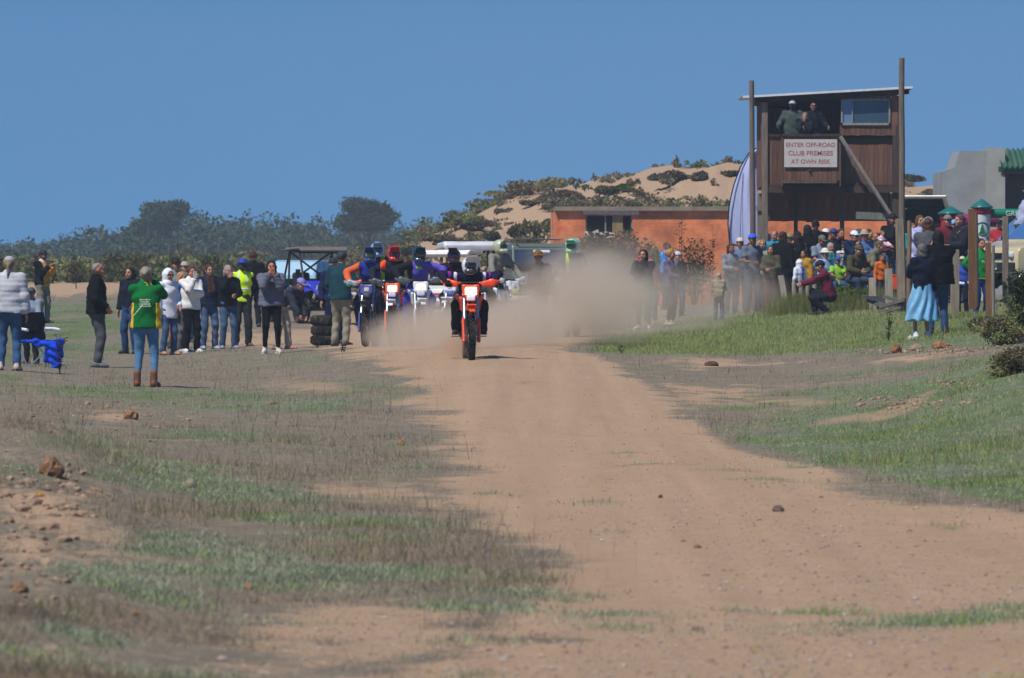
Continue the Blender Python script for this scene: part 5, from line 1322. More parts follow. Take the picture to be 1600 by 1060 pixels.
    me = mesh_np('sheet', np.vstack([V, V2]), [np.array(Q), np.array(Q)[:, ::-1] + len(V), np.array([[2 * a, 2 * k + 2 + 2 * a, 2 * k + 4 + 2 * a, 2 * a + 2] for a in range(k)])], rm, smooth=False)
    for i in range(n):
        u = (i + .5) / n; o = link('roof_sheet', me, t, (x(1160) + (x(1425) - x(1160)) * u, 0, z(151) + (z(139.5) - z(151)) * u + .004 * (i % 2) + rg.uniform(-.004, .004)), (0, -ang + rg.uniform(-.003, .003), 0))
    b = MB(); b.box(((x(1172) + x(1420)) / 2, -.08, (z(155.5) + z(143)) / 2 - .01), ((x(1420) - x(1172)) / math.cos(ang), .06, .15), (0, -ang, 0)); b.build('fascia', wood('#3f322c'), t)
    b = MB(); b.box(((x(1195) + x(1402)) / 2, .1, (z(158) + z(148)) / 2), ((x(1402) - x(1195)), .1, .10), (0, -ang, 0)); b.build('rafter', darkw, t)
    b = MB(); b.box(((x(1160) + x(1425)) / 2, -.245, (z(151) + z(139.5)) / 2 + .01), ((x(1425) - x(1160)) / math.cos(ang), .03, .055), (0, -ang, 0)); b.build('lit_edge_strip', mat('#dcdee2', rough=.5, noise=.1, k=.95), t)  # white strip added to stand for the sunlit edge of the sheets
    b = MB(); b.box(((x(1197) + x(1400)) / 2, 2.62, (z(298) + z(344)) / 2), (x(1400) - x(1197), .03, z(298) - z(344))); b.build('dark_backing_panel', darkw, t)  # dark backing added so no bright strips show between the boards
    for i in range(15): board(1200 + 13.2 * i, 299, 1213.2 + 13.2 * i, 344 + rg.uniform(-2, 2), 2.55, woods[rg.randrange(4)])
    # sign
    sx0, sx1, sz0, sz1 = x(1224), x(1306.5), z(218.5), z(262)
    sg = thing('club_sign', 'white board with faded red capitals screwed to the tower balcony', 'sign', (cx + (sx0 + sx1) / 2, Y - .475, base + (sz0 + sz1) / 2))
    b = MB(); b.box((0, 0, 0), (sx1 - sx0, .02, sz0 - sz1)); b.build('board', mat('#cfcac4', rough=.7, noise=.08, k=.85), sg)
    for j, line in enumerate(("ENTER OFF-ROAD", "CLUB PREMISES", "AT OWN RISK")):
        lettering(line, .15, sg, (0, -.012, .205 - .21 * j), '#a8565a', (sx1 - sx0) * (.93, .84, .74)[j], bold=.0015)
    return t
def lettering(txt, size, parent, loc, col, width=None, rot=(math.pi / 2, 0, 0), bold=0.0, name='lettering'):
    cu = bpy.data.curves.new('lettering', 'FONT'); cu.body = txt; cu.size = size; cu.align_x = 'CENTER'; cu.align_y = 'CENTER'; cu.extrude = .002; cu.offset = bold
    tmp = bpy.data.objects.new('tmp_text', cu); COL.objects.link(tmp)
    bpy.context.view_layer.update()
    me = bpy.data.meshes.new_from_object(tmp.evaluated_get(bpy.context.evaluated_depsgraph_get()))
    w = tmp.dimensions.x
    bpy.data.objects.remove(tmp)
    me.name = name; me.materials.clear(); me.materials.append(mat(col, rough=.7, noise=.1, k=.9))
    o = link(name, me, parent, loc, rot)
    if width: o.scale = (width / w, width / w * 1.0, 1); o.scale[1] = min(width / w, 1.25)
    return o
tower()
def pole(name, label, cat, px, py0, py1, Y, w, col, leanx=0.0, top=None, group=None, square=False, rz=0.0):
    x, y, z0 = pt(px, py1, Y); _, _, z1 = pt(px, py0, Y); h = z1 - z0 + .25
    r = w / F * Y / 2
    b = MB(); rg = random.Random(int(px * 7 + py0))
    if square: b.box((leanx / F * Y / 2, 0, h / 2 - .25), (2 * r, 2 * r * rg.uniform(.6, .9), h), (0, math.atan2(leanx / F * Y, h), rg.uniform(-.4, .4)))
    else:
        n = 7; b.tube([(leanx / F * Y * u + rg.uniform(-.06, .06) * r * 2, rg.uniform(-.1, .1) * r, h * u - .25) for u in np.linspace(0, 1, n)], [r * (1.05 - .18 * u) for u in np.linspace(0, 1, n)], 9)
    return thing(name, label, cat, (x, y, z0), rz, group, me=b.mesh(name, wood(col, .85), smooth=not square))
pole('timber_pole', 'tall weathered pole rising past the roof at the cabin side with the window', 'pole', 1409, 91, 490, 157, 10, '#786a5b', group='tall poles against the tower')
pole('timber_pole', 'grey pole standing beside the lavender banner at the edge of the tower', 'pole', 1178, 126, 480, 157.6, 9, '#746459', leanx=-4, group='tall poles against the tower')
FG = 'weathered fence posts along the bank'
posts = [(1232, 430, 478, 143, 9, '#a99c8b', -12, 'short grey post leaning sharply beside the long black coat'), (1241, 437, 482, 142, 8, '#a39786', 0, 'low grey post, first of the upright ones by the black coat'),
 (1252, 436, 480, 142, 8, '#9d907e', 0, 'low grey post in front of the white hooded child'), (1262, 438, 488, 140, 7, '#a09382', 0, 'narrow grey post just behind the camera of the crouching person'), (1274, 437, 480, 140, 8, '#a69a89', -2, 'grey post immediately behind the crouching person in maroon'),
 (1365, 434, 490, 136, 11, '#aea08e', -2, 'thick grey post standing alone between the green bush and the rubble'), (1391, 420, 498, 132, 11, '#b0a391', -3, 'grey post with a square top below the orange crate'),
 (1419, 345, 492, 130, 8, '#8b6f55', 2, 'thin brown post rising between the tall pole and the navy jacket'), (1411, 342, 490, 131, 13, '#8b7c6b', -5, 'broad cracked post against the foot of the tall tower pole'),
 (1492, 390, 468, 124, 12, '#9b8d7a', 0, 'pale square post beside the shoulder of the black puffer'), (1519, 327, 455, 122, 10, '#80583a', -1, 'tall rust-brown post nearest the green jersey'), (1526, 332, 452, 122.3, 7, '#6a6057', -1, 'dark grey half of the double post by the green jersey'),
 (1545, 379, 470, 121, 9, '#855d3f', -1, 'shorter rust-brown post between the green jersey and the cars'), (1552, 384, 482, 121.4, 6, '#8c8880', 0, 'slim grey post paired with the shorter rust-brown one'), (1571, 338, 445, 123, 9, '#7b6f66', 0, 'straight grey post in front of the beige car bonnet')]
for px, a, b_, Y, w, col, ln, lab in posts: pole('fence_post', lab, 'post', px, a, b_ + 8, Y, w, col, ln, group=FG, square=w > 8)
def planks_pile(label, px, Y, n, L, col, dz=0.0, seed=1):
    t = thing('plank_pile', label, 'timber', at(px, Y, dz)); rg = random.Random(seed)
    b = MB(); b.box((0, 0, 0), (L, .16, .06)); me = b.mesh('plank', wood(col))
    for i in range(n):
        link('plank', me, t, (rg.uniform(-.1, .1), rg.uniform(-.25, .25), .05 + .07 * i), (rg.uniform(-.05, .05), rg.uniform(-.35, .45), rg.uniform(-.6, .6)))
planks_pile('grey broken planks heaped at the foot of the tall pole', 1394, 131, 4, .55, '#6f6b64', seed=4)
planks_pile('dark planks lying beneath the orange crate', 1372, 134, 3, .5, '#5d6366', dz=.1, seed=9)
def crate(label, px, py, Y, w, h, col):
    x, y, z = pt(px, py, Y); W = w / F * Y; H_ = h / F * Y
    t = thing('plastic_crate', label, 'crate', (x, y, z))
    b = MB(); m = plastic(col)
    b.box((0, 0, .02), (W, W * .7, .03)); b.build('crate_floor', m, t)
    for (c, s_) in (((0, -W * .35, H_ / 2), (W, .02, H_)), ((0, W * .35, H_ / 2), (W, .02, H_)), ((-W / 2, 0, H_ / 2), (.02, W * .66, H_)), ((W / 2, 0, H_ / 2), (.02, W * .66, H_))):
        q = MB(); q.box(c, s_); q.build('side', m, t)
    q = MB(); q.box((0, -W * .35, H_), (W * 1.06, .04, .04)); q.box((0, W * .35, H_), (W * 1.06, .04, .04)); q.box((-W * .52, 0, H_), (.04, W * .7, .04)); q.box((W * .52, 0, H_), (.04, W * .7, .04)); q.build('rim', m, t)
    q = MB(); q.box((0, 0, -.09), (W * 1.0, W * .7, .16)); q.build('base_box', BLACK, t)
crate('bright orange plastic crate on a dark box behind the fence posts', 1401, 452, 139, 22, 22, '#f2561f')
# black debris stand / folding frame that carries the toddler
t = thing('folding_frame', 'black tubular folding frame under the toddler in pink', 'frame', at(1386, 149.5))
for sx in (-1, 1):
    for (a, c) in ((-.25, .25), (.25, -.25)):
        b = MB(); b.tube([(a, sx * .2, 0), (c, sx * .2, 1.5)], .016, 6); b.build('leg', BLACK, t)
for zz in (.45, .8, 1.15, 1.45):
    b = MB(); b.tube([(.0 if zz == .8 else (.12 if zz < .8 else -.1), -.2, zz), (.0 if zz == .8 else (.12 if zz < .8 else -.1), .2, zz)], .014, 6); b.build('rung', BLACK, t)
b = MB(); b.box((0, 0, 1.47), (.36, .38, .03)); b.build('seat', cloth('#2a2030'), t)

# ------------------------------------------------------------------ orange brick shed in front of the dune
def shed():
    Y = 212; X0, X1 = (868 - 800) / F * Y, (1402 - 800) / F * Y; cx = (X0 + X1) / 2
    zt = EYE - (330 - HORIZON) / F * Y; z0 = gz(cx, Y) - .2; D = 5
    t = thing('brick_shed', 'low orange brick shed with a flat concrete roof and a broken white-framed window', 'building', (cx, Y, z0))
    h = zt - z0; W = X1 - X0; x = lambda px: (px - 800) / F * Y - cx; z = lambda py: EYE - (py - HORIZON) / F * Y - z0
    bm = brickmat()
    wx0, wx1, wz1, wz0 = x(915), x(988), z(337), z(365)
    b = MB()
    b.box(((x(874) + wx0) / 2, 0, h / 2), (wx0 - x(874), .22, h)); b.box(((wx1 + x(1402)) / 2, 0, h / 2), (x(1402) - wx1, .22, h))
    b.box(((wx0 + wx1) / 2, 0, (h + wz1) / 2), (wx1 - wx0, .22, h - wz1)); b.box(((wx0 + wx1) / 2, 0, wz0 / 2), (wx1 - wx0, .22, wz0))
    b.build('front_wall', bm, t)
    b = MB(); b.box((x(868) + .05, D / 2 + .12, h / 2), (.22, D, h), (0, 0, .03)); b.build('end_wall', bm, t)
    b = MB(); b.box((x(1402) - .1, D / 2 + .12, h / 2), (.22, D, h)); b.build('end_wall', bm, t)
    b = MB(); b.box((0, D, h / 2), (W, .2, h)); b.build('back_wall', mat('#3a2f29', rough=1), t)
    b = MB(); b.box((0, D / 2 - .1, h + .075), (W + .06, D + .3, .14)); b.build('roof_slab', mat('#948674', rough=.95, noise=.3, scale=3), t)
    lin_ = mat('#d8d0c2', rough=.9, noise=.25, k=.8)
    b = MB(); b.box(((x(911) + x(998)) / 2, -.13, z(332.5)), (x(998) - x(911), .12, .12), (0, .008, 0)); b.build('lintel', lin_, t)
    for px in (916, 946, 965, 987):
        b = MB(); b.box((x(px), -.02, (wz0 + wz1) / 2), (.05 if px != 965 else .35, .08, wz1 - wz0)); b.build('window_frame' if px != 965 else 'board', wood('#8d8a84') if px != 965 else wood('#9a8460'), t)
    # remains of white plaster below the window
    rg = random.Random(8)
    for i in range(9):
        q = MB(); u = rg.random(); q.box((x(898 + 88 * u), -.125, z(372 - 8 * u + rg.uniform(-5, 5))), (rg.uniform(.12, .5), .03, rg.uniform(.06, .2)), (0, rg.uniform(-.5, .5), 0)); q.build('plaster_patch', lin_, t)
    for i in range(8):
        q = MB(); q.box((x(901 - i * 1.2), -.125, z(380 + i * 5)), (rg.uniform(.08, .16), .03, .13), (0, rg.uniform(-.3, .3), 0)); q.build('plaster_patch', lin_, t)
def brickmat():
    m = bpy.data.materials.new('brick'); m.use_nodes = True; N = m.node_tree.nodes; L = m.node_tree.links; b = N['Principled BSDF']
    tcn = N.new('ShaderNodeTexCoord'); mp = N.new('ShaderNodeMapping'); mp.inputs['Rotation'].default_value = (math.pi / 2, 0, 0); L.new(tcn.outputs['Object'], mp.inputs[0])
    br = N.new('ShaderNodeTexBrick'); br.inputs['Scale'].default_value = 4.4; br.inputs['Color1'].default_value = (.80, .24, .08, 1); br.inputs['Color2'].default_value = (.68, .18, .06, 1); br.inputs['Mortar'].default_value = (.6, .27, .14, 1); br.inputs['Mortar Size'].default_value = .015
    L.new(mp.outputs[0], br.inputs['Vector'])
    nz = N.new('ShaderNodeTexNoise'); nz.inputs['Scale'].default_value = 1.3; nz.inputs['Detail'].default_value = 6; L.new(tcn.outputs['Object'], nz.inputs[0])
    r = N.new('ShaderNodeMapRange'); r.inputs[1].default_value = .35; r.inputs[2].default_value = .65; r.inputs[3].default_value = .6; r.inputs[4].default_value = 1.15; L.new(nz.outputs[0], r.inputs[0])
    mx = N.new('ShaderNodeMix'); mx.data_type = 'RGBA'; mx.blend_type = 'MULTIPLY'; mx.inputs[0].default_value = 1; L.new(br.outputs[0], mx.inputs[6]); L.new(r.outputs[0], mx.inputs[7])
    L.new(mx.outputs[2], b.inputs['Base Color']); b.inputs['Roughness'].default_value = .95
    return m
shed()

# ------------------------------------------------------------------ grey rendered house
def house():
    Y = 186; X = lambda px: (px - 800) / F * Y; cx = X(1550); z0 = gz(cx, Y) - .3
    t = thing('plastered_house', 'grey plastered block house with a green corrugated porch roof', 'building', (cx, Y, z0))
    x = lambda px: X(px) - cx; z = lambda py: EYE - (py - HORIZON) / F * Y - z0
    pl = mat('#a2a6a6', rough=.95, noise=.18, scale=1.2, bump=.3, bscale=8, k=.72); pl2 = mat('#b5b5ae', rough=.95, noise=.14, scale=1.5, bump=.3, bscale=8, k=.72)
    b = MB(); b.box(((x(1472) + x(1544)) / 2, 2.0, z(268) / 2), (x(1544) - x(1472), 4, z(268))); b.build('wall', pl, t)
    b = MB(); b.prism([(x(1472), z(268)), (x(1544), z(268)), (x(1544), z(236)), (x(1500), z(236)), (x(1492), z(262))], 'y', .004, 3.9); b.build('gable', pl, t)
    b = MB(); b.box(((x(1541) + x(1568)) / 2, 1.0, z(232) / 2), (x(1568) - x(1541), 3.2, z(232))); b.build('chimney_breast', pl2, t)
    b = MB(); b.box(((x(1568) + x(1720)) / 2, 2.2, z(246) / 2), (x(1720) - x(1568), 3.0, z(246))); b.build('wall', mat('#8d8b88', rough=.95, noise=.15, scale=1.3, k=.7), t)
    b = MB(); b.box(((x(1573) + x(1720)) / 2, .62, z(270) / 2 - .1), (x(1720) - x(1573), .12, z(270))); b.build('shaded_porch_wall', mat('#6b6a6b', rough=.95, noise=.12, k=.6), t)  # darker grey puts the porch roof's shadow into the wall colour
    b = MB(); b.box((x(1566), -.55, z(266)), (.16, .16, .3)); b.build('rafter_end', wood('#3d3a37'), t)
    # corrugated porch roof: each sheet a part
    gm = mat('#2f6a52', rough=.5, noise=.2, k=.8, dirt=.4); k = 8
    V = []; Q = []; Lx = .62; D = 1.75
    for a in range(k + 1):
        for s_ in range(2): V.append(((a / k - .5) * Lx, (-.9, D - .9)[s_], .045 * math.cos(a * math.pi) + (0, .55)[s_]))
    for a in range(k): Q.append((2 * a, 2 * a + 2, 2 * a + 3, 2 * a + 1))
    V = np.array(V); Q = np.array(Q)
    me = mesh_np('sheet', np.vstack([V, V - [0, 0, .03]]), [Q, Q[:, ::-1] + len(V), np.array([[2 * a, 2 * k + 2 + 2 * a, 2 * k + 4 + 2 * a, 2 * a + 2] for a in range(k)])], gm, smooth=False)
    for i in range(5): link('roof_sheet', me, t, (x(1562) + .28 + i * .60, -.2, z(262) + .006 * (i % 2)))
    b = MB(); b.box((x(1620), -1.0, z(266)), (x(1690) - x(1562), .05, .16)); b.build('fascia', mat('#214a3a', rough=.6), t)
house()

# ------------------------------------------------------------------ inflatable arch, banner
def inflatable():
    Y = 152; X = lambda px: (px - 800) / F * Y
    for j, (px, w, ztip, zshoul, lab) in enumerate(((1534, 26, 311, 325, 'white inflatable tower with a green cone, red ring and fir tree emblem'), (1495, 30, 321, 333, 'red inflatable tower with a green cone beside the magenta tube'))):
        x0, y0, zb = at(px, Y); r = w / F * Y / 2; z = lambda py: EYE - (py - HORIZON) / F * Y - zb
        t = thing('inflatable_tower', lab, 'inflatable', (x0, y0 + j * 2.2, zb))
        body = mat('#dfe4e2' if j == 0 else '#c8242e', rough=.35, spec=.5, noise=.04, k=.9)
        zs = z(zshoul)
        b = MB(); b.lathe([(r * .9, 0), (r, .15), (r, zs - .12), (r * 1.04, zs - .05)], seg=28); b.build('column', body, t, smooth=True)
        b = MB(); b.lathe([(r * 1.0, zs - .16), (r * 1.14, zs - .12), (r * 1.16, zs - .05), (r * 1.05, zs)], seg=28); b.build('ring', mat('#b3202e', rough=.35, noise=.03, k=.9), t, smooth=True)
        b = MB(); b.lathe([(r * 1.1, zs - .02), (r * 1.38, zs), (r * 1.3, zs + .03), (r * .55, z(ztip) - (z(ztip) - zs) * .3), (0.02, z(ztip))], seg=28); b.build('cone', mat('#1f6f68', rough=.3, noise=.05, k=.85, spec=.6), t, smooth=True)
        if j == 0:
            em = []
            zc = z(358); R_ = r * .78
            pts = [(math.sin(a) * R_, -r - .004 if False else -math.sqrt(max(0.0001, (r + .006) ** 2 - (math.sin(a) * R_) ** 2)), zc + math.cos(a) * R_) for a in np.linspace(0, 2 * math.pi, 33)]
            b = MB(); b.tube(pts, .012, 6, cap=False); b.build('emblem_ring', mat('#1f6b4a', rough=.5), t)
            poly = [(-.085, zc - .10), (-.02, zc - .02), (-.055, zc - .02), (-.012, zc + .06), (-.03, zc + .06), (0, zc + .125), (.03, zc + .06), (.012, zc + .06), (.055, zc - .02), (.02, zc - .02), (.085, zc - .10), (.015, zc - .10), (.015, zc - .13), (-.015, zc - .13), (-.015, zc - .10)]
            b = MB(); b.prism(poly, 'y', -r - .012, -r * .9); b.build('emblem_tree', mat('#127a44', rough=.5), t)
    # horizontal tubes
    x0, y0, zb = pt(1548, 334, Y + .1)
    t = thing('inflatable_beam', 'green inflatable beam with white letters reaching from the emblem tower', 'inflatable', (x0, y0, zb))
    b = MB(); b.tube([(0, 0, 0), (1.6, .05, 0)], .115, 18); b.build('tube', mat('#0d7a5c', rough=.35, k=.9, noise=.04), t, smooth=True)
    lettering('GRE', .14, t, (.50, -.118, 0), '#dfe8e4', .3)
    x0, y0, zb = pt(1500, 352, Y + 1)
    t = thing('inflatable_tube', 'magenta inflatable tube sloping up to the tall brown post', 'inflatable', (x0, y0, zb))
    b = MB(); b.tube([(-.28, 0, -.16), (.05, 0, .08), (.45, .1, .14), (.9, .2, .10)], [.15, .17, .17, .15], 18); b.build('tube', mat('#8a2a62', rough=.35, k=.9, noise=.04), t, smooth=True)
inflatable()
def feather_banner():
    Y = 166; x0, y0, zb = at(1172, Y)
    t = thing('feather_banner', 'plain lavender feather banner on a curved dark pole left of the tower'.replace(' left of', ' beside'), 'banner', (x0, y0, zb))
    z = lambda py: EYE - (py - HORIZON) / F * Y - zb; x = lambda px: (px - 1172) / F * Y
    out = [(1141, 385), (1138, 350), (1140, 320), (1147, 290), (1157, 262), (1170, 240), (1182, 232)]
    from itertools import chain
    V = []; Q = []; n = len(out); m = 10
    for i, (px, py) in enumerate(out):
        for j in range(m + 1):
            u = j / m; xx = x(px) + (x(1184) - x(px)) * u
            V.append((xx, .10 * math.sin(u * 5 + i * .5) + .03 * math.sin(u * 14 + i), z(py) - .04 * math.sin(u * 3)))
    for i in range(n - 1):
        for j in range(m): a = i * (m + 1) + j; Q.append((a, a + 1, a + m + 2, a + m + 1))
    me = mesh_np('cloth', V, [np.array(Q)], mat('#b3bce6', rough=.6, k=.9, noise=.06)); o = link('cloth', me, t)
    so = o.modifiers.new('thick', 'SOLIDIFY'); so.thickness = .006
    sub = o.modifiers.new('sub', 'SUBSURF'); sub.levels = sub.render_levels = 1
    b = MB(); b.tube([(x(px) - .01, 0, z(py)) for px, py in [(1148, 480), (1142, 420)] + out], .016, 7); b.build('pole', BLACK, t)
    b = MB(); b.tube([(x(1161), -.02, z(270)), (x(1158), -.03, z(320)), (x(1156), -.02, z(384))], .008, 5); b.build('seam', mat('#3a3a60'), t)
feather_banner()
# ------------------------------------------------------------------ wheels, cars, buggies, bikes
def knobby_wheel(parent, c, r, w, rim='#2a2a2c', knobs=22, rows=3, rot=(0, 0, 0), spokes=False, name='wheel', prof=None, kh=.022):
    """wheel lying in the y-z plane, axle along x"""
    wh = link(name, None, parent, c, rot)
    tr = w * .5
    b = MB(); b.lathe([(r - w * .62, -tr * .72), (r - w * .25, -tr), (r - .03, -tr * .85), (r - kh, -tr * .45), (r - kh, tr * .45), (r - .03, tr * .85), (r - w * .25, tr), (r - w * .62, tr * .72)], axis='x', seg=36, close=False)
    rg = random.Random(1)
    n_ = knobs
    for i in range(n_):
        for j in range(rows):
            a = (i + (j % 2) * .5) / n_ * 2 * math.pi; u = (j - (rows - 1) / 2) / max(1, (rows - 1) / 2)
            xx = u * tr * .72; rr = r - kh * .6 - .02 * abs(u) * (w / .12)
            b.box((xx, math.cos(a) * rr, math.sin(a) * rr), (w / rows * .62, .62 * 2 * math.pi * r / n_ * .62, kh * 1.5), (a - math.pi / 2, 0, 0))
    b.build('tyre', RUBBER, wh, smooth=False)
    b = MB(); q = r - w * .6
    b.lathe([(q + .01, -tr * .7), (q - .02, -tr * .6), (q - .03, 0), (q - .02, tr * .6), (q + .01, tr * .7)], axis='x', seg=30); 
    if not spokes:
        b.lathe([(q - .02, -tr * .3), (q * .5, -tr * .15), (.0, -tr * .2)], axis='x', seg=20)
        for i in range(6):
            a = i * math.pi / 3; b.box((-tr * .35, math.cos(a) * q * .55, math.sin(a) * q * .55), (.03, q * .8, .05), (a, 0, 0))
    b.build('rim', metal(rim) if rim != '#2a2a2c' else mat(rim, rough=.5), wh, smooth=False)
    if spokes:
        b = MB(); b.lathe([(.035, -.06), (.045, -.05), (.03, -.02), (.03, .02), (.045, .05), (.035, .06)], axis='x', seg=14); 
        for i in range(18):
            a = i * math.pi / 9; s_ = (-1) ** i
            b.tube([(s_ * .045, math.cos(a) * .035, math.sin(a) * .035), (0, math.cos(a + .25 * s_) * (q - .02), math.sin(a + .25 * s_) * (q - .02))], .0035, 4, cap=False)
        b.lathe([(.05, .065), (.12, .068), (.12, .072), (.05, .072)], axis='x', seg=18)
        b.build('spokes_and_hub', metal('#b0b0b0', .35), wh)
    return wh
def motorbike(label, loc, rz, main='#f0501a', second='#e8eaf0', plate='#e8eaf0', fork='#c9ccd0', lamp=True, guard=None, rim='#222224', frame_='#c43a14', group='motorcycles racing up the track', fender=None, steer=0.0, lampcol='#fff2d8', lampk=6.0, panel=None, seat='#18181a', pitch=0.0):
    t = thing('motorcycle', label, 'motorcycle', loc, rz, group)
    t.rotation_euler = (pitch, 0, rz)
    pm, p2 = plastic(main, .95), plastic(second, .95); fm = plastic(fender or main, .95); gm = plastic(guard or main, .95)
    knobby_wheel(t, (0, 0, .345), .345, .105, rim, 26, 4, spokes=True, name='front_wheel', kh=.02)
    knobby_wheel(t, (0, 1.45, .33), .33, .135, rim, 24, 4, spokes=True, name='rear_wheel', kh=.02)
    fk = lambda s_, u: (s_ * .095, .0 + u * .40, .345 + u * .80)
    for s_ in (-1, 1):
        b = MB(); b.tube([fk(s_, -.03), fk(s_, .42)], .027, 10); b.tube([fk(s_, .38), fk(s_, .44)], .031, 10); b.build('fork_leg', metal(fork, .3), t, smooth=True)
        b = MB(); b.tube([fk(s_, .42), fk(s_, .98)], .030, 10); b.build('fork_tube', metal('#d8a24a' if fork != '#c9ccd0' else '#c9ccd0', .25), t, smooth=True)
        sdf_obj('fork_guard', gm if guard is None else pm, t, [('c', (s_ * .115, -.035, .30), (s_ * .12, .10, .64), .026, .022, (0, 1, 0), 1.8)], res=.011)
        b = MB(); b.box((s_ * .11, -.0, .335), (.05, .10, .11)); b.build('fork_foot', pm, t, bevel=.015)
    b = MB(); b.box((0, .31, .98), (.26, .12, .035), (-.46, 0, 0)); b.box((0, .375, 1.12), (.26, .12, .03), (-.46, 0, 0)); b.build('triple_clamp', metal('#8f9296'), t, bevel=.01)
    # fender
    sdf_obj('front_fender', fm, t, [('b', (0, -.06, .82), (.068, .30, .012), (-.10, 0, 0), .012), ('b', (0, .20, .86), (.062, .14, .013), (.25, 0, 0), .012), ('b', (0, -.33, .775), (.050, .07, .012), (.45, 0, 0), .012), ('b', (-.062, .02, .805), (.008, .22, .028), (-.10, 0, 0), .008), ('b', (.062, .02, .805), (.008, .22, .028), (-.10, 0, 0), .008)], res=.011, k=.02)
    # mask with lamp
    sdf_obj('headlight_mask', pm, t, [('b', (0, .20, 1.055), (.125, .035, .10), (-.30, 0, 0), .03), ('b', (0, .19, .955), (.075, .04, .05), (-.30, 0, 0), .02), ('b', (-.1, .24, 1.10), (.03, .05, .05), None, .015), ('b', (.1, .24, 1.10), (.03, .05, .05), None, .015)], res=.012, k=.03)
    hl = sdf_obj('headlight', mat(lampcol, emit=lampk, rough=.2, noise=0) if lamp else mat('#c9ccd0', rough=.15, noise=0), t, [('b', (0, .165, 1.055), (.088 if lamp else .05, .018, .062 if lamp else .045), (-.30, 0, 0), .02)], res=.010, k=0)
    sdf_obj('number_plate', plastic(plate, .95), t, [('b', (0, .135, .945), (.066, .02, .042), (-.30, 0, 0), .015)], res=.010, k=0)
    b = MB(); b.box((0, .23, 1.15), (.20, .03, .025)); b.build('mask_strap', BLACK, t)
    # bars
    br = link('handlebar', None, t, (0, .36, 1.15), (0, 0, steer))
    b = MB(); b.tube([(-.41, .10, .035), (-.24, .03, .03), (-.09, 0, -.0), (.09, 0, 0), (.24, .03, .03), (.41, .10, .035)], .014, 8); b.tube([(-.2, .02, .035), (.2, .02, .035)], .011, 6); b.build('bar', BLACK, br)
    for s_ in (-1, 1):
        b = MB(); b.tube([(s_ * .29, .055, .033), (s_ * .41, .10, .036)], .019, 8); b.build('grip', RUBBER, br)
        sdf_obj('handguard', gm, br, [('c', (s_ * .22, -.075, .012), (s_ * .34, -.05, .03), .048, .066, (0, 1, 0), .35), ('c', (s_ * .34, -.05, .03), (s_ * .44, .03, .055), .062, .022, (0, 1, 0), .45), ('c', (s_ * .15, -.05, .03), (s_ * .24, -.07, .02), .02, .03, (0, 1, 0), .6)], res=.010, k=.02)
        b = MB(); b.tube([(s_ * .3, .06, .03), (s_ * .33, -.02, -.01)], .008, 5); b.build('lever', metal(), br)
    # shrouds, tank, seat, side panels, rear fender
    for s_ in (-1, 1):
        sdf_obj('radiator_shroud', pm, t, [('b', (s_ * .155, .47, .88), (.022, .15, .12), (.25, s_ * .22, s_ * -.22), .018), ('b', (s_ * .12, .68, .86), (.02, .14, .07), (.1, s_ * .15, s_ * -.1), .015)], res=.014, k=.03)
        sdf_obj('side_panel', plastic(panel or second, .95), t, [('b', (s_ * .12, 1.10, .82), (.018, .17, .09), (-.1, 0, 0), .015)], res=.014, k=0)
        b = MB(); b.box((s_ * .1, .46, .78), (.05, .04, .26), (-.3, 0, 0)); b.build('radiator', mat('#3a3c40', rough=.5), t)
        b = MB(); b.box((s_ * .21, .78, .365), (.12, .05, .018)); b.build('footpeg', metal(), t)
    sdf_obj('fuel_tank', mat('#2a2a2c', rough=.5), t, [('b', (0, .62, .90), (.095, .17, .10), (.1, 0, 0), .06)], res=.018)
    sdf_obj('seat', mat(seat, rough=.9), t, [('b', (0, 1.02, .955), (.078, .38, .04), (-.02, 0, 0), .035)], res=.018)
    sdf_obj('rear_fender', fm, t, [('b', (0, 1.52, .95), (.075, .28, .012), (.14, 0, 0), .012)], res=.014)
    b = MB(); b.tube([(0, .33, 1.0), (0, .42, .6), (-.06, .62, .36), (-.08, 1.0, .34), (-.08, 1.06, .72), (0, .75, .9)], .024, 8); b.tube([(0, .42, .6), (.06, .62, .36), (.08, 1.0, .34), (.08, 1.06, .72), (0, .75, .9)], .024, 8); b.build('frame', plastic(frame_), t, smooth=True)
    b = MB(); b.box((0, .74, .46), (.24, .26, .24)); b.box((0, .66, .64), (.15, .16, .22), (.2, 0, 0)); b.lathe([(.0, -.15), (.08, -.15), (.09, -.12), (.09, .12), (.08, .15), (0, .15)], c=(0, .82, .44), axis='x', seg=18); b.build('engine', metal('#55585c', .5), t, bevel=.01)
    b = MB(); b.tube([(.03, .56, .62), (.09, .46, .50), (.13, .60, .34), (.15, .95, .50), (.15, 1.12, .72)], .024, 8); b.tube([(.16, 1.10, .70), (.17, 1.48, .84)], .05, 12); b.build('exhaust', metal('#8d8f92', .4), t, smooth=True)
    b = MB(); b.tube([(-.09, 1.0, .42), (-.09, 1.45, .33)], .022, 6); b.tube([(.09, 1.0, .42), (.09, 1.45, .33)], .022, 6); b.build('swingarm', metal(), t)
    return t
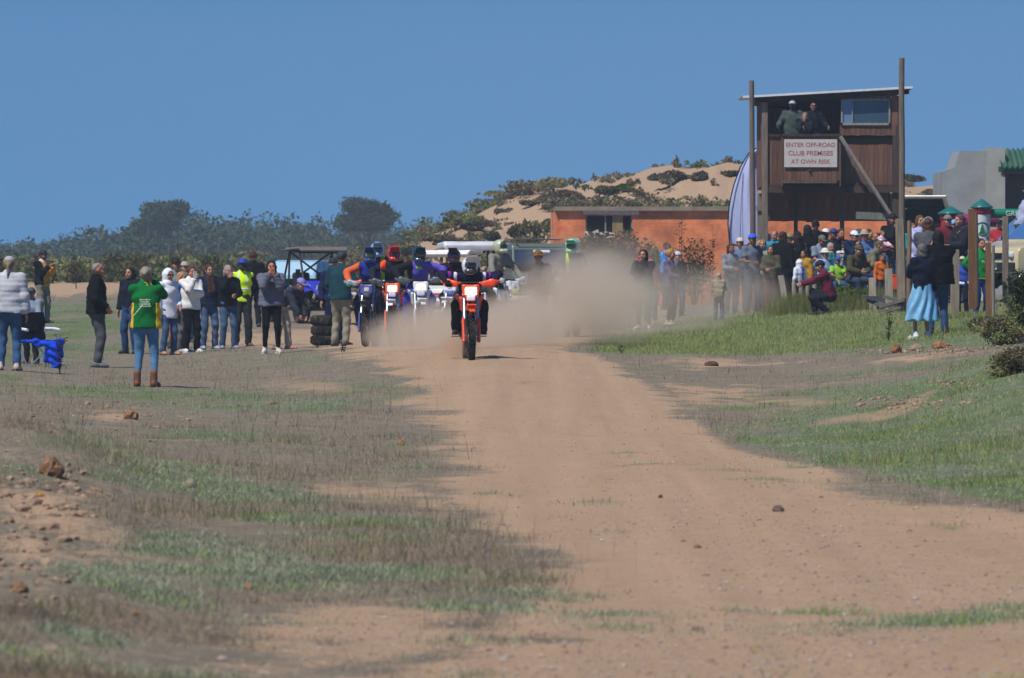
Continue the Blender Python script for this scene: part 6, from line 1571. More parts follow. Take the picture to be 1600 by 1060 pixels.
def rider(label, bike, top, bottom, hat, H=1.74, lean=.75, extras=(), head=(0, -.25), gloves='#2a2a2e', collar=None, pel=(0, .88, 1.08), goggle='#1b1b20', hz=1.20, boots='#2a2a2c', **kw):
    # sits or stands over the bike; body frame is the bike's own
    s = H / 1.72
    ft = [(-.20, .76, .47), (.20, .76, .47)]
    hb = [((-.355, .36, hz), (-1, .3, .35)), ((.355, .36, hz), (1, .3, .35))]
    sc = lambda p: tuple(v / s for v in p)
    b, i = person(label, tuple(bike.location), bike.rotation_euler.z, H=H, top=top, bottom=bottom, kind='riding', hat='helmet', hatcol=hat, legs='bars', pelvis=sc(pel), feet=[sc(f) for f in ft],
                  arms=tuple((sc(h), e) for h, e in hb), lean=lean, head=head, gloves=gloves, extras=extras, collar=collar, style='loose', shoe=boots, group='riders racing up the track', goggle=goggle, **kw)
    return b, i
def clampx(f): return f
LEADY = 97
lx, ly, lz = at(736.5, LEADY)
# the wheel touches the ground on the crest of the track
lead = motorbike('orange enduro motorcycle leading the field with its square headlight blazing', (lx, ly, lz - .01), R(3), guard='#ff4a12', second='#e9ebf2', lampcol='#fff0d6', lampk=9, steer=R(-8), fork='#c9ccd0')
rider('rider in a white helmet crouched over the leading orange motorcycle', lead, '#20203a', '#1b1a1e', '#e8f0f4', H=1.66, lean=.88, chincol='#3a3c44', head=(.12, -.45), pel=(0, .92, .98), hz=1.19, gloves='#1f2024',
      extras=[('white_sleeve', '#d8cfe6', lambda P: np.maximum(np.abs(np.abs(P[..., 0]) - .23) - .035, -P[..., 2] + .9)), ('magenta_flash', '#8a2a9a', lambda P: np.maximum(np.abs(np.abs(P[..., 0]) - .32) - .03, -P[..., 2] + 1.05)), ('yellow_flash', '#8f9a2a', lambda P: np.maximum(np.abs(P[..., 0] - .10) - .02, P[..., 1] - .5))])
bk = motorbike('dark-wheeled motorcycle furthest along the verge side, half lost in dust', at(571, 118, .0), R(-6), main='#2a3a8a', second='#c9ccd4', plate='#2a2a30', lamp=False, guard='#9aa0a8', fender='#2c2c30', frame_='#8a4030')
rider('rider in blue and orange with mint gloves and a yellow-tinted visor behind the teal jacket', bk, '#2a3f9a', '#1c1f2c', '#23488a', lean=.55, goggle='#7a7a20', gloves='#3fa08a', extras=[('orange_sleeve', '#e0663a', lambda P: .18 + P[..., 0])], head=(.1, -.3))
bk = motorbike('orange and white motorcycle with a small round headlight beside the dark-wheeled one', at(592, 123, .0), R(4), main='#f0501a', second='#e4e6ee', plate='#b9b4d8', lamp=True, lampcol='#ffe2a8', lampk=2.0)
rider('rider with a blue and lime helmet directly behind the red-helmeted one', bk, '#26304e', '#20222e', '#8fb0d8', lean=.35, pel=(0, .86, 1.16), extras=[('lime_panel', '#8fc02a', lambda P: np.abs(P[..., 0] - .1) - .05)], head=(0, -.1), H=1.78)
bk = motorbike('orange motorcycle with white forks and a lavender front plate in the middle of the pack', at(612, 117, .0), R(-3), main='#ee5a22', second='#e9ebf2', plate='#c9c4e8', lamp=True, lampcol='#ffe8c0', lampk=2.0, guard='#4a4c50', fender='#e4e6f2')
rider('rider in a red helmet with orange shoulders leaning over the orange motorcycle', bk, '#26283a', '#2a2c38', '#c8281e', lean=.5, goggle='#3a1210', extras=[('orange_shoulder', '#ff5a1e', lambda P: np.maximum(np.abs(np.abs(P[..., 0]) - .20) - .055, -P[..., 2] + 1.38))], gloves='#3f5a4a', head=(.15, -.15))
bk = motorbike('white and blue motorcycle with a white headlight board and yellow fork guards', at(659, 114, .0), R(6), main='#e6e8ee', second='#2f62b0', plate='#c9cce8', lamp=True, lampcol='#ffe9b0', lampk=1.3, guard='#55575c', fender='#e9ebf0', frame_='#2a4a9a', fork='#c9ccd0')
rider('rider in a navy helmet and violet and lime jersey with arms spread wide', bk, '#6a5ac8', '#5a4cc0', '#15344c', lean=.62, extras=[('dark_sleeve', '#1f2026', lambda P: P[..., 0] + .10), ('lime_chest', '#8fd02a', lambda P: np.maximum(np.abs(P[..., 0]) - .07, np.abs(P[..., 2] - 1.38) - .035))], gloves='#4f8f5a', head=(.05, -.2), pel=(0, .88, 1.06))
bk = motorbike('white-fendered motorcycle with yellow trim crossing behind the pointing man', at(812, 127, .0), R(38), main='#e9ebf0', second='#dfe2ea', plate='#c8d02a', lamp=False, guard='#e9ebf2', fender='#e8ebf2', frame_='#c03a2a')
rider('rider in a camouflage-patterned white helmet bent low behind the pointing man', bk, '#8f8a80', '#4a4640', '#b9c2a0', lean=.45, pel=(0, .88, 1.2), extras=[('red_panel', '#c8483a', lambda P: np.maximum(np.abs(P[..., 0] + .05) - .07, np.abs(P[..., 2] - 1.2) - .05))], head=(.2, -.3))
bk = motorbike('white motorcycle with pink trim at the edge of the thick dust', at(886, 131, .0), R(-8), main='#e2e4ea', second='#d8dae2', plate='#e0405a', lamp=False, guard='#e6e8ee', fender='#dfe2e8', frame_='#b0703a')
rider('rider in a mint and black helmet with a neon yellow chest stripe', bk, '#5f6868', '#3a3d40', '#8fe0b0', lean=.25, pel=(0, .88, 1.18), goggle='#3a1f1a', extras=[('neon_stripe', '#c8f02a', lambda P: np.maximum(np.abs(P[..., 0] + .07) - .045, -P[..., 2] + .95))], head=(0, 0), H=1.8)
bk = motorbike('motorcycle with pink and white bodywork tucked behind the leading bike', at(700, 122, .0), R(-12), main='#d8dcec', second='#e04a6a', plate='#4a5aa8', lamp=False, guard='#3f62b0', fender='#dfe2ee', frame_='#4a4c58', panel='#e04a6a')
rider('rider in dark red and white crouched behind the leading motorcycle', bk, '#2a1c26', '#23222a', '#3a2028', lean=.7, extras=[('pink_panel', '#d83a5a', lambda P: np.maximum(np.abs(P[..., 0] + .1) - .04, np.abs(P[..., 2] - 1.2) - .12))], head=(.1, -.4))

def buggy(label, loc, rz, body='#2038c8', roof='#7d766c', cage='#2b2a2c', seatc='#1b1b1d', group='side-by-side buggies parked behind the start', roofh=1.82, stripes='#e9ebf0', W=1.55, hoodc=None, roofslab=.07, poles=None, wr=.355):
    t = thing('side_by_side_buggy', label, 'buggy', loc, rz, group)
    cg = mat(cage, rough=.5) if cage != '#e6e6e2' else paint(cage)
    for s_ in (-1, 1):
        knobby_wheel(t, (s_ * W / 2, 0, wr), wr, .27, '#55524e', 18, 5, kh=.03)
        knobby_wheel(t, (s_ * W / 2, 2.15, wr), wr, .29, '#55524e', 18, 5, kh=.03)
        for y in (0, 2.15):
            b = MB(); b.tube([(s_ * .25, y - .14, .42), (s_ * (W / 2 - .12), y, .36)], .022, 6); b.tube([(s_ * .25, y + .14, .42), (s_ * (W / 2 - .12), y, .36)], .022, 6); b.tube([(s_ * .3, y - .1, .62), (s_ * (W / 2 - .14), y, .46)], .018, 6)
            b.build('suspension_arm', cg, t)
            b = MB(); b.tube([(s_ * .36, y + .05, .95), (s_ * (W / 2 - .25), y + .02, .45)], .045, 10); b.build('shock_absorber', metal('#b0a890', .5), t)
        # wheel arch fenders
        sdf_obj('front_fender', plastic(body), t, [('b', (s_ * (W / 2 - .02), .05, .86), (.15, .36, .02), (.15, s_ * .25, 0), .02)], res=.025)
        sdf_obj('rear_fender', plastic(body), t, [('b', (s_ * (W / 2 - .05), 2.15, .9), (.16, .40, .025), (-.1, s_ * .2, 0), .02)], res=.03)
        b = MB(); b.box((s_ * .66, 1.2, .62), (.04, .85, .34)); b.build('door', plastic(hoodc or body), t, bevel=.03)
        sdf_obj('headlight', mat('#e8e2c8', rough=.1, noise=0), t, [('b', (s_ * .40, -.33, .74), (.11, .03, .045), (0, 0, s_ * -.3), .02)], res=.018)
    sdf_obj('hood', plastic(hoodc or body), t, [('b', (0, .10, .84), (.50, .44, .04), (.30, 0, 0), .035), ('b', (0, -.28, .70), (.40, .10, .09), (.25, 0, 0), .05), ('b', (0, .48, .99), (.56, .12, .06), (.4, 0, 0), .04)], res=.03, k=.05)
    b = MB(); b.box((0, -.16, .875), (.5, .16, .01), (.31, 0, 0)); b.build('hood_stripe', plastic(stripes), t)
    b = MB(); b.box((0, -.34, .86 - .05), (.16, .04, .05), (.3, 0, 0)); b.build('hood_badge', plastic('#f0a020'), t)
    b = MB(); b.tube([(-.34, -.35, .62), (-.36, -.52, .55), (-.34, -.50, .34), (.34, -.50, .34), (.36, -.52, .55), (.34, -.35, .62)], .026, 8); b.tube([(-.36, -.52, .5), (.36, -.52, .5)], .02, 6); b.build('front_bumper', cg, t, smooth=True)
    b = MB(); b.box((0, 1.1, .36), (1.05, 2.5, .06)); b.box((0, -.30, .42), (.6, .3, .05), (.5, 0, 0)); b.build('floor_pan', mat('#2a2826', rough=.8, dirt=.5), t)
    b = MB(); b.box((0, .62, .66), (1.18, .05, .56)); b.build('firewall', BLACK, t)
    b = MB(); b.box((0, 2.3, .85), (1.2, .9, .10)); b.box((0, 2.74, 1.0), (1.2, .05, .26)); b.build('cargo_bed', mat('#262627', rough=.7), t, bevel=.02)
    for s_ in (-1, 1):
        sdf_obj('seat', mat(seatc, rough=.8), t, [('b', (s_ * .32, 1.2, .62), (.23, .25, .08), None, .06), ('b', (s_ * .32, 1.50, .95), (.22, .08, .34), (-.2, 0, 0), .06)], res=.035)
        A = [(s_ * .58, .50, .98), (s_ * .56, .92, roofh - .06), (s_ * .55, 1.75, roofh - .02), (s_ * .60, 2.15, .95)]
        b = MB(); b.tube(A, .027, 8); b.tube([(s_ * .55, 1.75, roofh - .02), (s_ * .60, 1.72, .5)], .027, 8); b.tube([(s_ * .58, .50, .98), (s_ * .58, .55, .45)], .024, 8); b.build('cage_side', cg, t, smooth=True)
        b = MB(); b.box((s_ * .70, .62, 1.28), (.12, .03, .16)); b.tube([(s_ * .58, .64, 1.2), (s_ * .66, .62, 1.28)], .01, 5); b.build('mirror', BLACK, t)
    for A_ in ([(-.56, .50, .98), (.56, .50, .98)], [(-.56, .92, roofh - .06), (.56, .92, roofh - .06)], [(-.56, 1.75, roofh - .02), (.56, 1.75, roofh - .02)], [(-.55, 1.75, roofh - .04), (.58, 1.78, 1.0)], [(.55, 1.75, roofh - .04), (-.58, 1.78, 1.0)]):
        b = MB(); b.tube(A_, .024, 8); b.build('cage_crossbar', cg, t, smooth=True)
    sdf_obj('roof', plastic(roof) if roof != '#7d766c' else cloth(roof), t, [('b', (0, 1.30, roofh + .03), (.66, .60, roofslab / 2), (-.03, 0, 0), .025), ('b', (0, .74, roofh + .0), (.62, .10, roofslab / 2), (.22, 0, 0), .025)], res=.028, k=.03, disp=folds(12, .004, 9))
    b = MB(); b.lathe([(.16, 0), (.18, .01), (.18, .03), (.16, .04)], c=(.32, 0, 0), axis='y', seg=20, close=True); b.tube([(.32, .02, 0), (.32, .25, -.12)], .02, 6); b.tube([(.16, .02, 0), (.48, .02, 0)], .012, 5); b.build('steering_wheel', BLACK, t, loc=(0, .72, 1.06), rot=(.4, 0, 0))
    return t
buggy('blue side-by-side buggy with a grey canvas roof and big mud tyres', at(520, 158), R(20), W=1.62, wr=.38, roofh=1.84)
buggy('white-framed buggy with a long flat white roof behind the violet rider', at(679, 144), R(-14), body='#dfe2e0', roof='#dcdcd8', cage='#e6e6e2', hoodc='#e2e2de', stripes='#b03a4a', roofh=1.80, wr=.34, W=1.5)
buggy('black-framed buggy with a thick white double roof beside the leading rider', at(742, 151), R(8), body='#d8dad8', roof='#dfe3ea', cage='#1e1e20', hoodc='#d8dad8', stripes='#3a3a60', roofh=1.92, roofslab=.16, wr=.34)
for i, (px, dz) in enumerate(((508, .0), (508.6, .2), (507.5, .4))):
    x, y, z = at(px, 128.5)
    t = thing('loose_tyre', ('worn black tyre at the bottom of the stack of three', 'worn black tyre in the middle of the stack of three', 'worn black tyre on top of the stack of three')[i], 'tyre', (x, y, z + dz + .10), 0, 'stacked tyres by the track')
    b = MB(); b.lathe([(.17, -.08), (.24, -.10), (.285, -.07), (.295, 0), (.285, .07), (.24, .10), (.17, .08), (.19, 0)], axis='z', seg=32, close=True)
    b.build('casing', RUBBER, t, smooth=True)
    b = MB()
    for k in range(28):
        a = k / 28 * 2 * math.pi; b.box((math.cos(a) * .292, math.sin(a) * .292, .035 * (-1) ** k), (.016, .035, .05), (0, 0, a))
    b.build('tread', RUBBER, t); t.rotation_euler = (.03 * (i - 1), .02, i)

def car(label, loc, rz, col, prof, glass_side, W=1.72, ws=None, group=None, wheel=(.8, 3.35), name='parked_car', glassc='#27323c', roofc=None, cat='car', wsc='#4f78a8', inset=.16):
    """prof: side outline (y,z) from the nose (small y) to the tail"""
    t = thing(name, label, cat, loc, rz, group)
    pm = paint(col)
    low = [p for p in prof if p[1] <= 1.02]
    # lower body
    b = MB(); zb = [p for p in prof]
    ys = [p[0] for p in prof]; belt = .98
    body = [(ys[0], .30)] + [p for p in prof if p[1] <= belt and p[0] < 2.2] + [p for p in prof if p[1] <= belt and p[0] >= 2.2] + [(max(ys) - .05, .30)]
    b.prism(body, 'x', -W / 2, W / 2); o = b.build('body', pm, t, bevel=.07)
    for p in o.data.polygons: p.use_smooth = True
    cab = [p for p in prof if p[1] > belt - .12]
    n = len(cab); V = []; zt = max(p[1] for p in cab)
    for sx in (-1, 1):
        for y, z in cab: V.append((sx * (W / 2 - .03 - inset * max(0, (z - belt + .1)) / (zt - belt + .1)), y, z))
    F4 = [[i, i + 1, n + i + 1, n + i] for i in range(n - 1)]
    me = bpy.data.meshes.new('cabin'); me.from_pydata(V, [], F4 + [list(range(n))[::-1], list(range(n, 2 * n))]); me.materials.append(pm)
    o = link('cabin', me, t); bv = o.modifiers.new('b', 'BEVEL'); bv.width = .05; bv.segments = 3; bv.limit_method = 'ANGLE'
    gm = mat(glassc, rough=.08, spec=.7, noise=0, coat=.5); wm = mat(wsc, rough=.08, spec=.7, noise=.05, coat=.5, k=.8)
    def side_x(z): return W / 2 - .03 - inset * max(0, (z - belt + .1)) / (zt - belt + .1)
    for poly in glass_side:
        for sx in (-1, 1):
            m = len(poly); P = [(sx * (side_x(z) + .012), y, z) for y, z in poly] + [(sx * (side_x(z) - .02), y, z) for y, z in poly]
            me = bpy.data.meshes.new('side_window'); me.from_pydata(P, [], [list(range(m)), list(range(m, 2 * m))[::-1]] + [[i, (i + 1) % m, m + (i + 1) % m, m + i] for i in range(m)]); me.materials.append(gm); link('side_window', me, t)
    def screen(a, c, nm, wmat):
        (y0, z0), (y1, z1) = a, c; nrm = np.array([-(z1 - z0), (y1 - y0)]); nrm = nrm / np.linalg.norm(nrm) * (.014 if y1 > y0 else .014)
        if nm == 'windscreen' and nrm[0] > 0: nrm = -nrm
        if nm == 'rear_window' and nrm[0] < 0: nrm = -nrm
        P = []
        for k in (1, -1):
            for (y, z), sgn in (((y0, z0), -1), ((y0, z0), 1), ((y1, z1), 1), ((y1, z1), -1)): P.append((sgn * (side_x(z) - .06), y + nrm[0] * k, z + nrm[1] * k))
        me = bpy.data.meshes.new(nm); me.from_pydata(P, [], [[0, 1, 2, 3], [7, 6, 5, 4], [0, 4, 5, 1], [1, 5, 6, 2], [2, 6, 7, 3], [3, 7, 4, 0]]); me.materials.append(wmat); return link(nm, me, t)
    if ws: screen(*ws[0], 'windscreen', wm)
    if ws and len(ws) > 1: screen(*ws[1], 'rear_window', gm)
    for y in wheel:
        for sx in (-1, 1):
            wh = link('wheel', None, t, (sx * (W / 2 - .10), y, .33))
            b = MB(); b.lathe([(.20, -.10), (.30, -.11), (.33, -.07), (.33, .07), (.30, .11), (.20, .10)], axis='x', seg=28); b.build('tyre', RUBBER, wh, smooth=True)
            b = MB(); b.lathe([(.21, sx * .09), (.19, sx * .06), (.06, sx * .08), (.0, sx * .085)], axis='x', seg=20); b.build('rim', metal('#a9abae'), wh)
            b = MB(); b.lathe([(.34, 0), (.40, 0), (.40, .02), (.34, .02)], c=(sx * (W / 2) - .0, y, .34), axis='x', seg=28, close=True); b.build('wheel_arch', BLACK, t)
    for sx in (-1, 1):
        sdf_obj('headlight', mat('#d9dde0', rough=.1, noise=0), t, [('b', (sx * (W / 2 - .28), ys[0] + .03, .68), (.17, .06, .07), (0, 0, -sx * .3), .04)], res=.022)
        sdf_obj('mirror', BLACK if col != '#e9e9e6' else pm, t, [('b', (sx * (W / 2 + .09), 1.28, 1.04), (.10, .05, .075), None, .04)], res=.02)
    b = MB(); b.box((0, ys[0] + .0, .42), (W * .9, .10, .20)); b.build('front_bumper', mat('#2c2c2e', rough=.6), t, bevel=.03)
    b = MB(); b.box((0, ys[0] + .0, .66), (W * .42, .05, .12)); b.build('grille', BLACK, t)
    b = MB(); b.box((0, ys[0] - .055, .42), (.5, .02, .11)); b.build('number_plate', mat('#e8e6dc', rough=.5), t)
    return t
SUVP = [(0.0, .35), (0.0, .72), (.08, .86), (.95, 1.0), (1.05, 1.04), (1.75, 1.62), (1.95, 1.68), (3.6, 1.70), (3.95, 1.62), (4.25, 1.05), (4.32, .9), (4.32, .35)]
SUVP = [(0.0, .35), (0.0, .72), (.08, .84), (.95, .96), (1.02, .99), (1.75, 1.52), (1.95, 1.58), (3.5, 1.58), (3.85, 1.50), (4.2, 1.0), (4.3, .86), (4.32, .35)]
SG = [[(1.32, 1.06), (1.85, 1.46), (2.38, 1.49), (2.38, 1.04)], [(2.46, 1.04), (2.46, 1.49), (3.2, 1.49), (3.28, 1.04)], [(3.36, 1.04), (3.28, 1.48), (3.62, 1.46), (3.95, 1.08)]]
WS = [((1.06, 1.02), (1.72, 1.50)), ((3.88, 1.46), (4.18, 1.04))]
x, y, z = at(1548, 137)
car('beige car nose-on to the fence with a big blue-tinted windscreen and open bonnet line', (x, y, z + .42), R(-52), '#cbbd92', SUVP, SG, ws=WS, group='beige cars parked behind the fence', wsc='#4a72a8')
x, y, z = at(1508, 148)
car('second beige car, behind the nearer one, with an arched dark side window', (x, y, z + .40), R(-62), '#c9bc96', SUVP, SG, ws=WS, group='beige cars parked behind the fence', wsc='#5580b0')
x, y, z = at(440, 188)
t = car('pale blue pick-up behind the dark buggy, sun glint coloured into its windscreen', (x, y, z), R(-12), '#9ac0d8', SUVP, SG, ws=WS, wsc='#b9dcf0', group=None); t.scale = (.95, 1, .84)  # the glint is only the pale windscreen colour
# hatchback with its tailgate up
x, y, z = at(1487, 178)
t = car('white hatchback with its tailgate raised, backed up behind the crowd', (x, y, z + .75), R(180 - 14), '#e9e9e6', SUVP, SG, ws=WS[:1], group=None)
b = MB(); b.box((0, 4.27, 1.28), (1.34, .03, .66)); b.build('boot_shade_panel', mat('#0c0d0e', rough=.9, noise=0), t)  # black panel painted for the shade inside the raised tailgate
b = MB(); b.box((0, 4.36, 1.76), (1.36, .80, .05), (.55, 0, 0)); b.build('tailgate', paint('#e9e9e6'), t, bevel=.02)
b = MB(); b.box((0, 4.38, 1.722), (1.14, .60, .02), (.55, 0, 0)); b.build('tailgate_glass', GLASS_DARK, t)

def landrover(label, px, Y, rz, dz=.0):
    x, y, z = at(px, Y); t = thing('green_jeep', label, 'jeep', (x, y, z + dz), rz)
    gm = paint('#5c6b5e'); W = 1.72
    for y in (.6, 3.0):
        for sx in (-1, 1): knobby_wheel(t, (sx * .70, y, .38), .38, .24, '#c9c9c4', 22, 4)
    b = MB(); b.prism([(0, .55), (0, 1.05), (1.25, 1.10), (1.25, 1.12), (3.9, 1.12), (3.9, .55)], 'x', -.78, .78); b.build('body', gm, t, bevel=.03)
    b = MB(); b.box((0, -.06, .62), (1.6, .14, .16)); b.build('front_bumper', mat('#2b2c2c', rough=.6), t, bevel=.02)
    b = MB(); b.box((0, -.02, .86), (.72, .05, .34)); b.build('grille', BLACK, t)
    for sx in (-1, 1):
        b = MB(); b.lathe([(.0, -.06), (.09, -.06), (.10, -.02), (.10, .02)], c=(sx * .58, 0, .90), axis='y', seg=18); b.build('headlight', mat('#dfe2e4', rough=.1, noise=0), t, smooth=True)
        b = MB(); b.box((sx * .80, .6, .86), (.16, 1.0, .05)); b.build('wing', gm, t, bevel=.02)
    b = MB(); b.prism([(1.25, 1.10), (1.62, 1.92), (1.75, 1.98), (3.85, 1.98), (3.9, 1.12)], 'x', -.76, .76); b.build('cab', gm, t, bevel=.04)
    g = MB(); g.box((0, 1.405, 1.50), (1.40, .03, .66), (-.425, 0, 0)); g.build('windscreen', mat('#2c3c4e', rough=.1, spec=.7, noise=.08, scale=2, coat=.4), t)
    g = MB(); g.box((.07, 1.50, 1.76), (.46, .012, .07), (-.425, 0, 0)); g.build('windscreen_sticker', mat('#dfe6ea', rough=.5), t)
    for sx in (-1, 1):
        g = MB(); g.box((sx * .765, 2.0, 1.55), (.02, .62, .50)); g.box((sx * .765, 2.95, 1.58), (.02, .95, .42)); g.build('side_window', GLASS_DARK, t)
    b = MB()
    for sx in (-.66, .66): b.tube([(sx, 1.5, 2.10), (sx, 3.8, 2.10)], .018, 6)
    for k in range(7): b.tube([(-.66, 1.5 + k * .38, 2.10), (.66, 1.5 + k * .38, 2.10)], .014, 6)
    for sx in (-.66, .66):
        for k in range(4): b.tube([(sx, 1.6 + k * .7, 1.96), (sx, 1.6 + k * .7, 2.12)], .014, 5)
    b.build('roof_rack', mat('#6b6a62', rough=.6), t)
landrover('sage green jeep with a roof rack and a white strip across its windscreen', 850, 178, R(5), dz=.05)

# blue camping chair
def camp_chair():
    x, y, z = at(58, 106)
    t = thing('camping_chair', 'blue fabric camping chair with pale tubular legs beside the woman in grey', 'chair', (x, y, z), R(30))
    bl = cloth('#1d4ccf', .9); tb = metal('#c8ccd4', .3)
    for (a, c) in (((-.28, -.25, 0), (.25, -.25, .46)), ((.28, -.25, 0), (-.25, -.25, .46)), ((-.28, .25, 0), (-.28, .32, .95)), ((.28, .25, 0), (.28, .32, .95)), ((-.28, -.25, 0), (-.28, .25, .46)), ((.28, -.25, 0), (.28, .25, .46))):
        b = MB(); b.tube([a, c], .012, 6); b.build('leg', tb, t)
    sdf_obj('seat', bl, t, [('b', (0, 0, .43), (.28, .27, .02), None, .018), ('b', (.16, -.30, .28), (.17, .02, .20), (.2, 0, 0), .018)], res=.018, disp=folds(3, .012, 12))
    sdf_obj('backrest', cloth('#14161c'), t, [('b', (0, .30, .68), (.29, .02, .24), (-.12, 0, 0), .018)], res=.018, disp=folds(4, .01, 12))
    for sx in (-1, 1):
        b = MB(); b.tube([(sx * .30, -.26, .62), (sx * .31, .0, .64), (sx * .30, .28, .64)], .026, 8); b.build('armrest', mat('#e4e6ea', rough=.5), t, smooth=True)
    # draped jacket
    x, y, z = at(70, 104.5, .0)
    d = thing('blue_blanket', 'bright blue blanket hanging off the camping chair to the ground', 'blanket', (x, y, z))
    sdf_obj('cloth', cloth('#1646c8', 1.0), d, [('c', (-.16, 0, .42), (.10, 0, .36), .05, .06), ('b', (.16, 0, .20), (.09, .05, .22), (0, -.22, 0), .04)], res=.016, disp=folds(6, .018, 22))
camp_chair()

# ------------------------------------------------------------------ single plants
sprig('leafy_sapling', 'dark leafy sapling beside the man in profile', 92, 99, .72, 22, 'dark', spread=.10)
sprig('leafy_weed', 'dark leafy weed growing at the foot of the stacked tyres', 496, 122.5, .36, 14, 'dark', spread=.10)
sprig('leafy_weed', 'small dark weed alone on the bare verge in front of the stacked tyres', 536, 114, .18, 10, 'dark', spread=.07)
sprig('leafy_weed', 'broad-leaved weed beside the skirt below the fence posts', 1389, 111.5, .5, 16, 'green', spread=.12)
sprig('leafy_weed', 'small weed at the grass edge of the track in front of the women filming', 970, 108, .12, 8, 'green', spread=.07)
sprig('thin_sapling', 'thin bare-stemmed sapling on the sand bank above the profile man', 118, 205, 1.3, 18, 'dark', spread=.18, leaf=.05)
sprig('thin_sapling', 'thin sapling standing in the scrub above the line of women', 440, 226, 1.7, 18, 'olive', spread=.2, leaf=.05)
bush('green_bush', 'bright green bush growing up to the thick grey post', 'bush', at(1327, 137, -.05), .95, .62, 3600, 'green', leaf=.035, kind2='bright')
bush('green_bush', 'yellow-green bush in front of the man in the grey cap', 'bush', at(1276, 141, -.05), .7, .85, 2400, 'olive', leaf=.035, kind2='green')
bush('low_shrub', 'low shrub between the first short posts and the black coat', 'bush', at(1246, 141, -.05), .55, .45, 1500, 'olive', leaf=.035)
bush('big_bush', 'large dense dark bush filling the end of the bank by the beige cars', 'bush', at(1610, 104, -.1), .95, 1.15, 9000, 'dark', leaf=.03, kind2='scrub2', lumps=18)
bush('dry_bush', 'brown dry bush spreading beneath the large dark one', 'bush', at(1574, 96, -.1), .95, .60, 7500, 'scrub', leaf=.024, kind2='grey', lumps=16)
bush('dry_bush', 'low dry brush on the crest of the eroded bank', 'bush', at(1592, 74, -.12), .85, .40, 6500, 'grey', leaf=.02, kind2='scrub', lumps=16)
bush('dry_bush', 'thin grey brush below the fence post with the rubble', 'bush', at(1540, 109, -.08), .6, .4, 3000, 'scrub2', leaf=.022, kind2='grey')
DB = 'bushes scattered over the sand dune'
def dune_bush(px, top, bot, w, Y, kind, lab, n=1500):
    Ys = np.linspace(226, 330, 420); g = HORIZON + (EYE - ground((px - 800) / F * Ys, Ys)) / Ys * F
    vis = g[np.argmax(g <= bot)] <= bot; Y = Ys[np.argmax(g <= bot)] if vis else Ys[np.argmin(g)]
    x, y, z = at(px, Y, -.1); h = (bot - top) / F * Y * .62 + .08
    bush('dune_bush', lab, 'bush', (x, y, min(z, 99)), w / F * Y, h * 1.15, n, kind, leaf=.10, group=DB, lumps=8, stems=3, kind2='dark' if kind != 'grey' else 'brown')
for a in ((870, 292, 318, 90, 290, 'grey', 'wide grey-brown bush on the dune crest beside the gap in the ridge'), (945, 286, 304, 44, 294, 'olive', 'small olive bush on the dune crest above the shed window'), (976, 282, 300, 30, 296, 'green', 'green tuft at the end of the crest bush row above the shed'),
          (1048, 266, 283, 62, 302, 'grey', 'grey bush on the skyline of the dune nearer the banner'), (1090, 262, 280, 34, 302, 'grey', 'rounder dark bush on the skyline of the dune'), (1138, 264, 276, 40, 302, 'olive', 'thin olive bush on the skyline touching the banner'),
          (808, 342, 372, 46, 262, 'olive', 'round bush half way down the dune slope above the jeep'), (770, 358, 374, 24, 262, 'olive', 'small round bush low on the dune slope beside the larger one'), (1000, 294, 306, 18, 292, 'grey', 'tiny grey tuft on the open sand of the dune'),
          (826, 312, 320, 26, 288, 'grey', 'dark bush at the notch where the dune slope steepens'), (790, 322, 336, 40, 285, 'grey', 'dark spreading bush on the shoulder of the dune'), (740, 340, 356, 60, 280, 'grey', 'long dark bush running down the shoulder of the dune'),
          (690, 362, 385, 80, 270, 'grey', 'grey thicket at the foot of the dune behind the white buggies'), (760, 380, 402, 110, 256, 'grey', 'brown thicket behind the roof of the double-roofed buggy'), (640, 382, 402, 90, 262, 'olive', 'olive thicket behind the pack of motorcycles'),
          (1448, 290, 312, 40, 262, 'grey', 'grey bush on the sand between the tower and the house'), (1420, 268, 282, 50, 292, 'olive', 'olive bush on the skyline between the tower and the house'), (1455, 318, 334, 40, 250, 'dark', 'dark bush low on the sand beside the grey house')):
    dune_bush(*a[:6], a[6], n=900 + int(a[3] * 22))
# creeper and young trees in front of the shed
bush('creeper', 'dense dark creeper heaped below the broken shed window', 'bush', at(948, 209, 0), 2.5, 2.6, 8500, 'dark', leaf=.07, kind2='green', depth=1.0, lumps=14)
bush('creeper', 'yellow-flecked shrub behind the man in the shiny blue jacket', 'bush', at(1022, 208, 0), 1.4, 2.3, 3200, 'green', leaf=.07, kind2='bright', depth=.8)
bush('creeper', 'thin loose shrub before the plain end of the shed wall', 'bush', at(1085, 208, 0), 1.6, 2.3, 1700, 'olive', leaf=.05, depth=.8, kind2='green')
for k, (px, top, kind, lab) in enumerate(((990, 332, 'dark', 'slender young tree at the corner of the white lintel'), (1064, 322, 'olive', 'thin young tree crossing the middle of the shed wall'), (1098, 338, 'green', 'leafy young tree near the banner end of the shed'), (1112, 330, 'dark', 'second leafy young tree nearest the banner'), (886, 345, 'olive', 'thin sapling against the end of the shed by the jeep'))):
    h = (462 - top) / F * 208
    sprig('young_tree', lab, px, 208, h, 30, kind, spread=.26, leaf=.05)
blades('bank_brush', 16000, lambda b, g, t, c, px, Y: (px > 1215) * (px < 1440) * (Y > 136) * (Y < 144.5) * (c > .4), .34, .010, .5, LF_OLIVE, 'tall olive brush in front of the fence posts', ymin=134, ymax=146, per=8, pxr=(1200, 1500), spread=.06)
blades('seed_grass', 5000, lambda b, g, t, c, px, Y: np.clip(g + .5 - b, 0, 1) * (c > .5) * (Y > 28), .22, .004, .5, LF_DRY, 'pale seed stalks standing out of the verge', per=2, spread=.1)

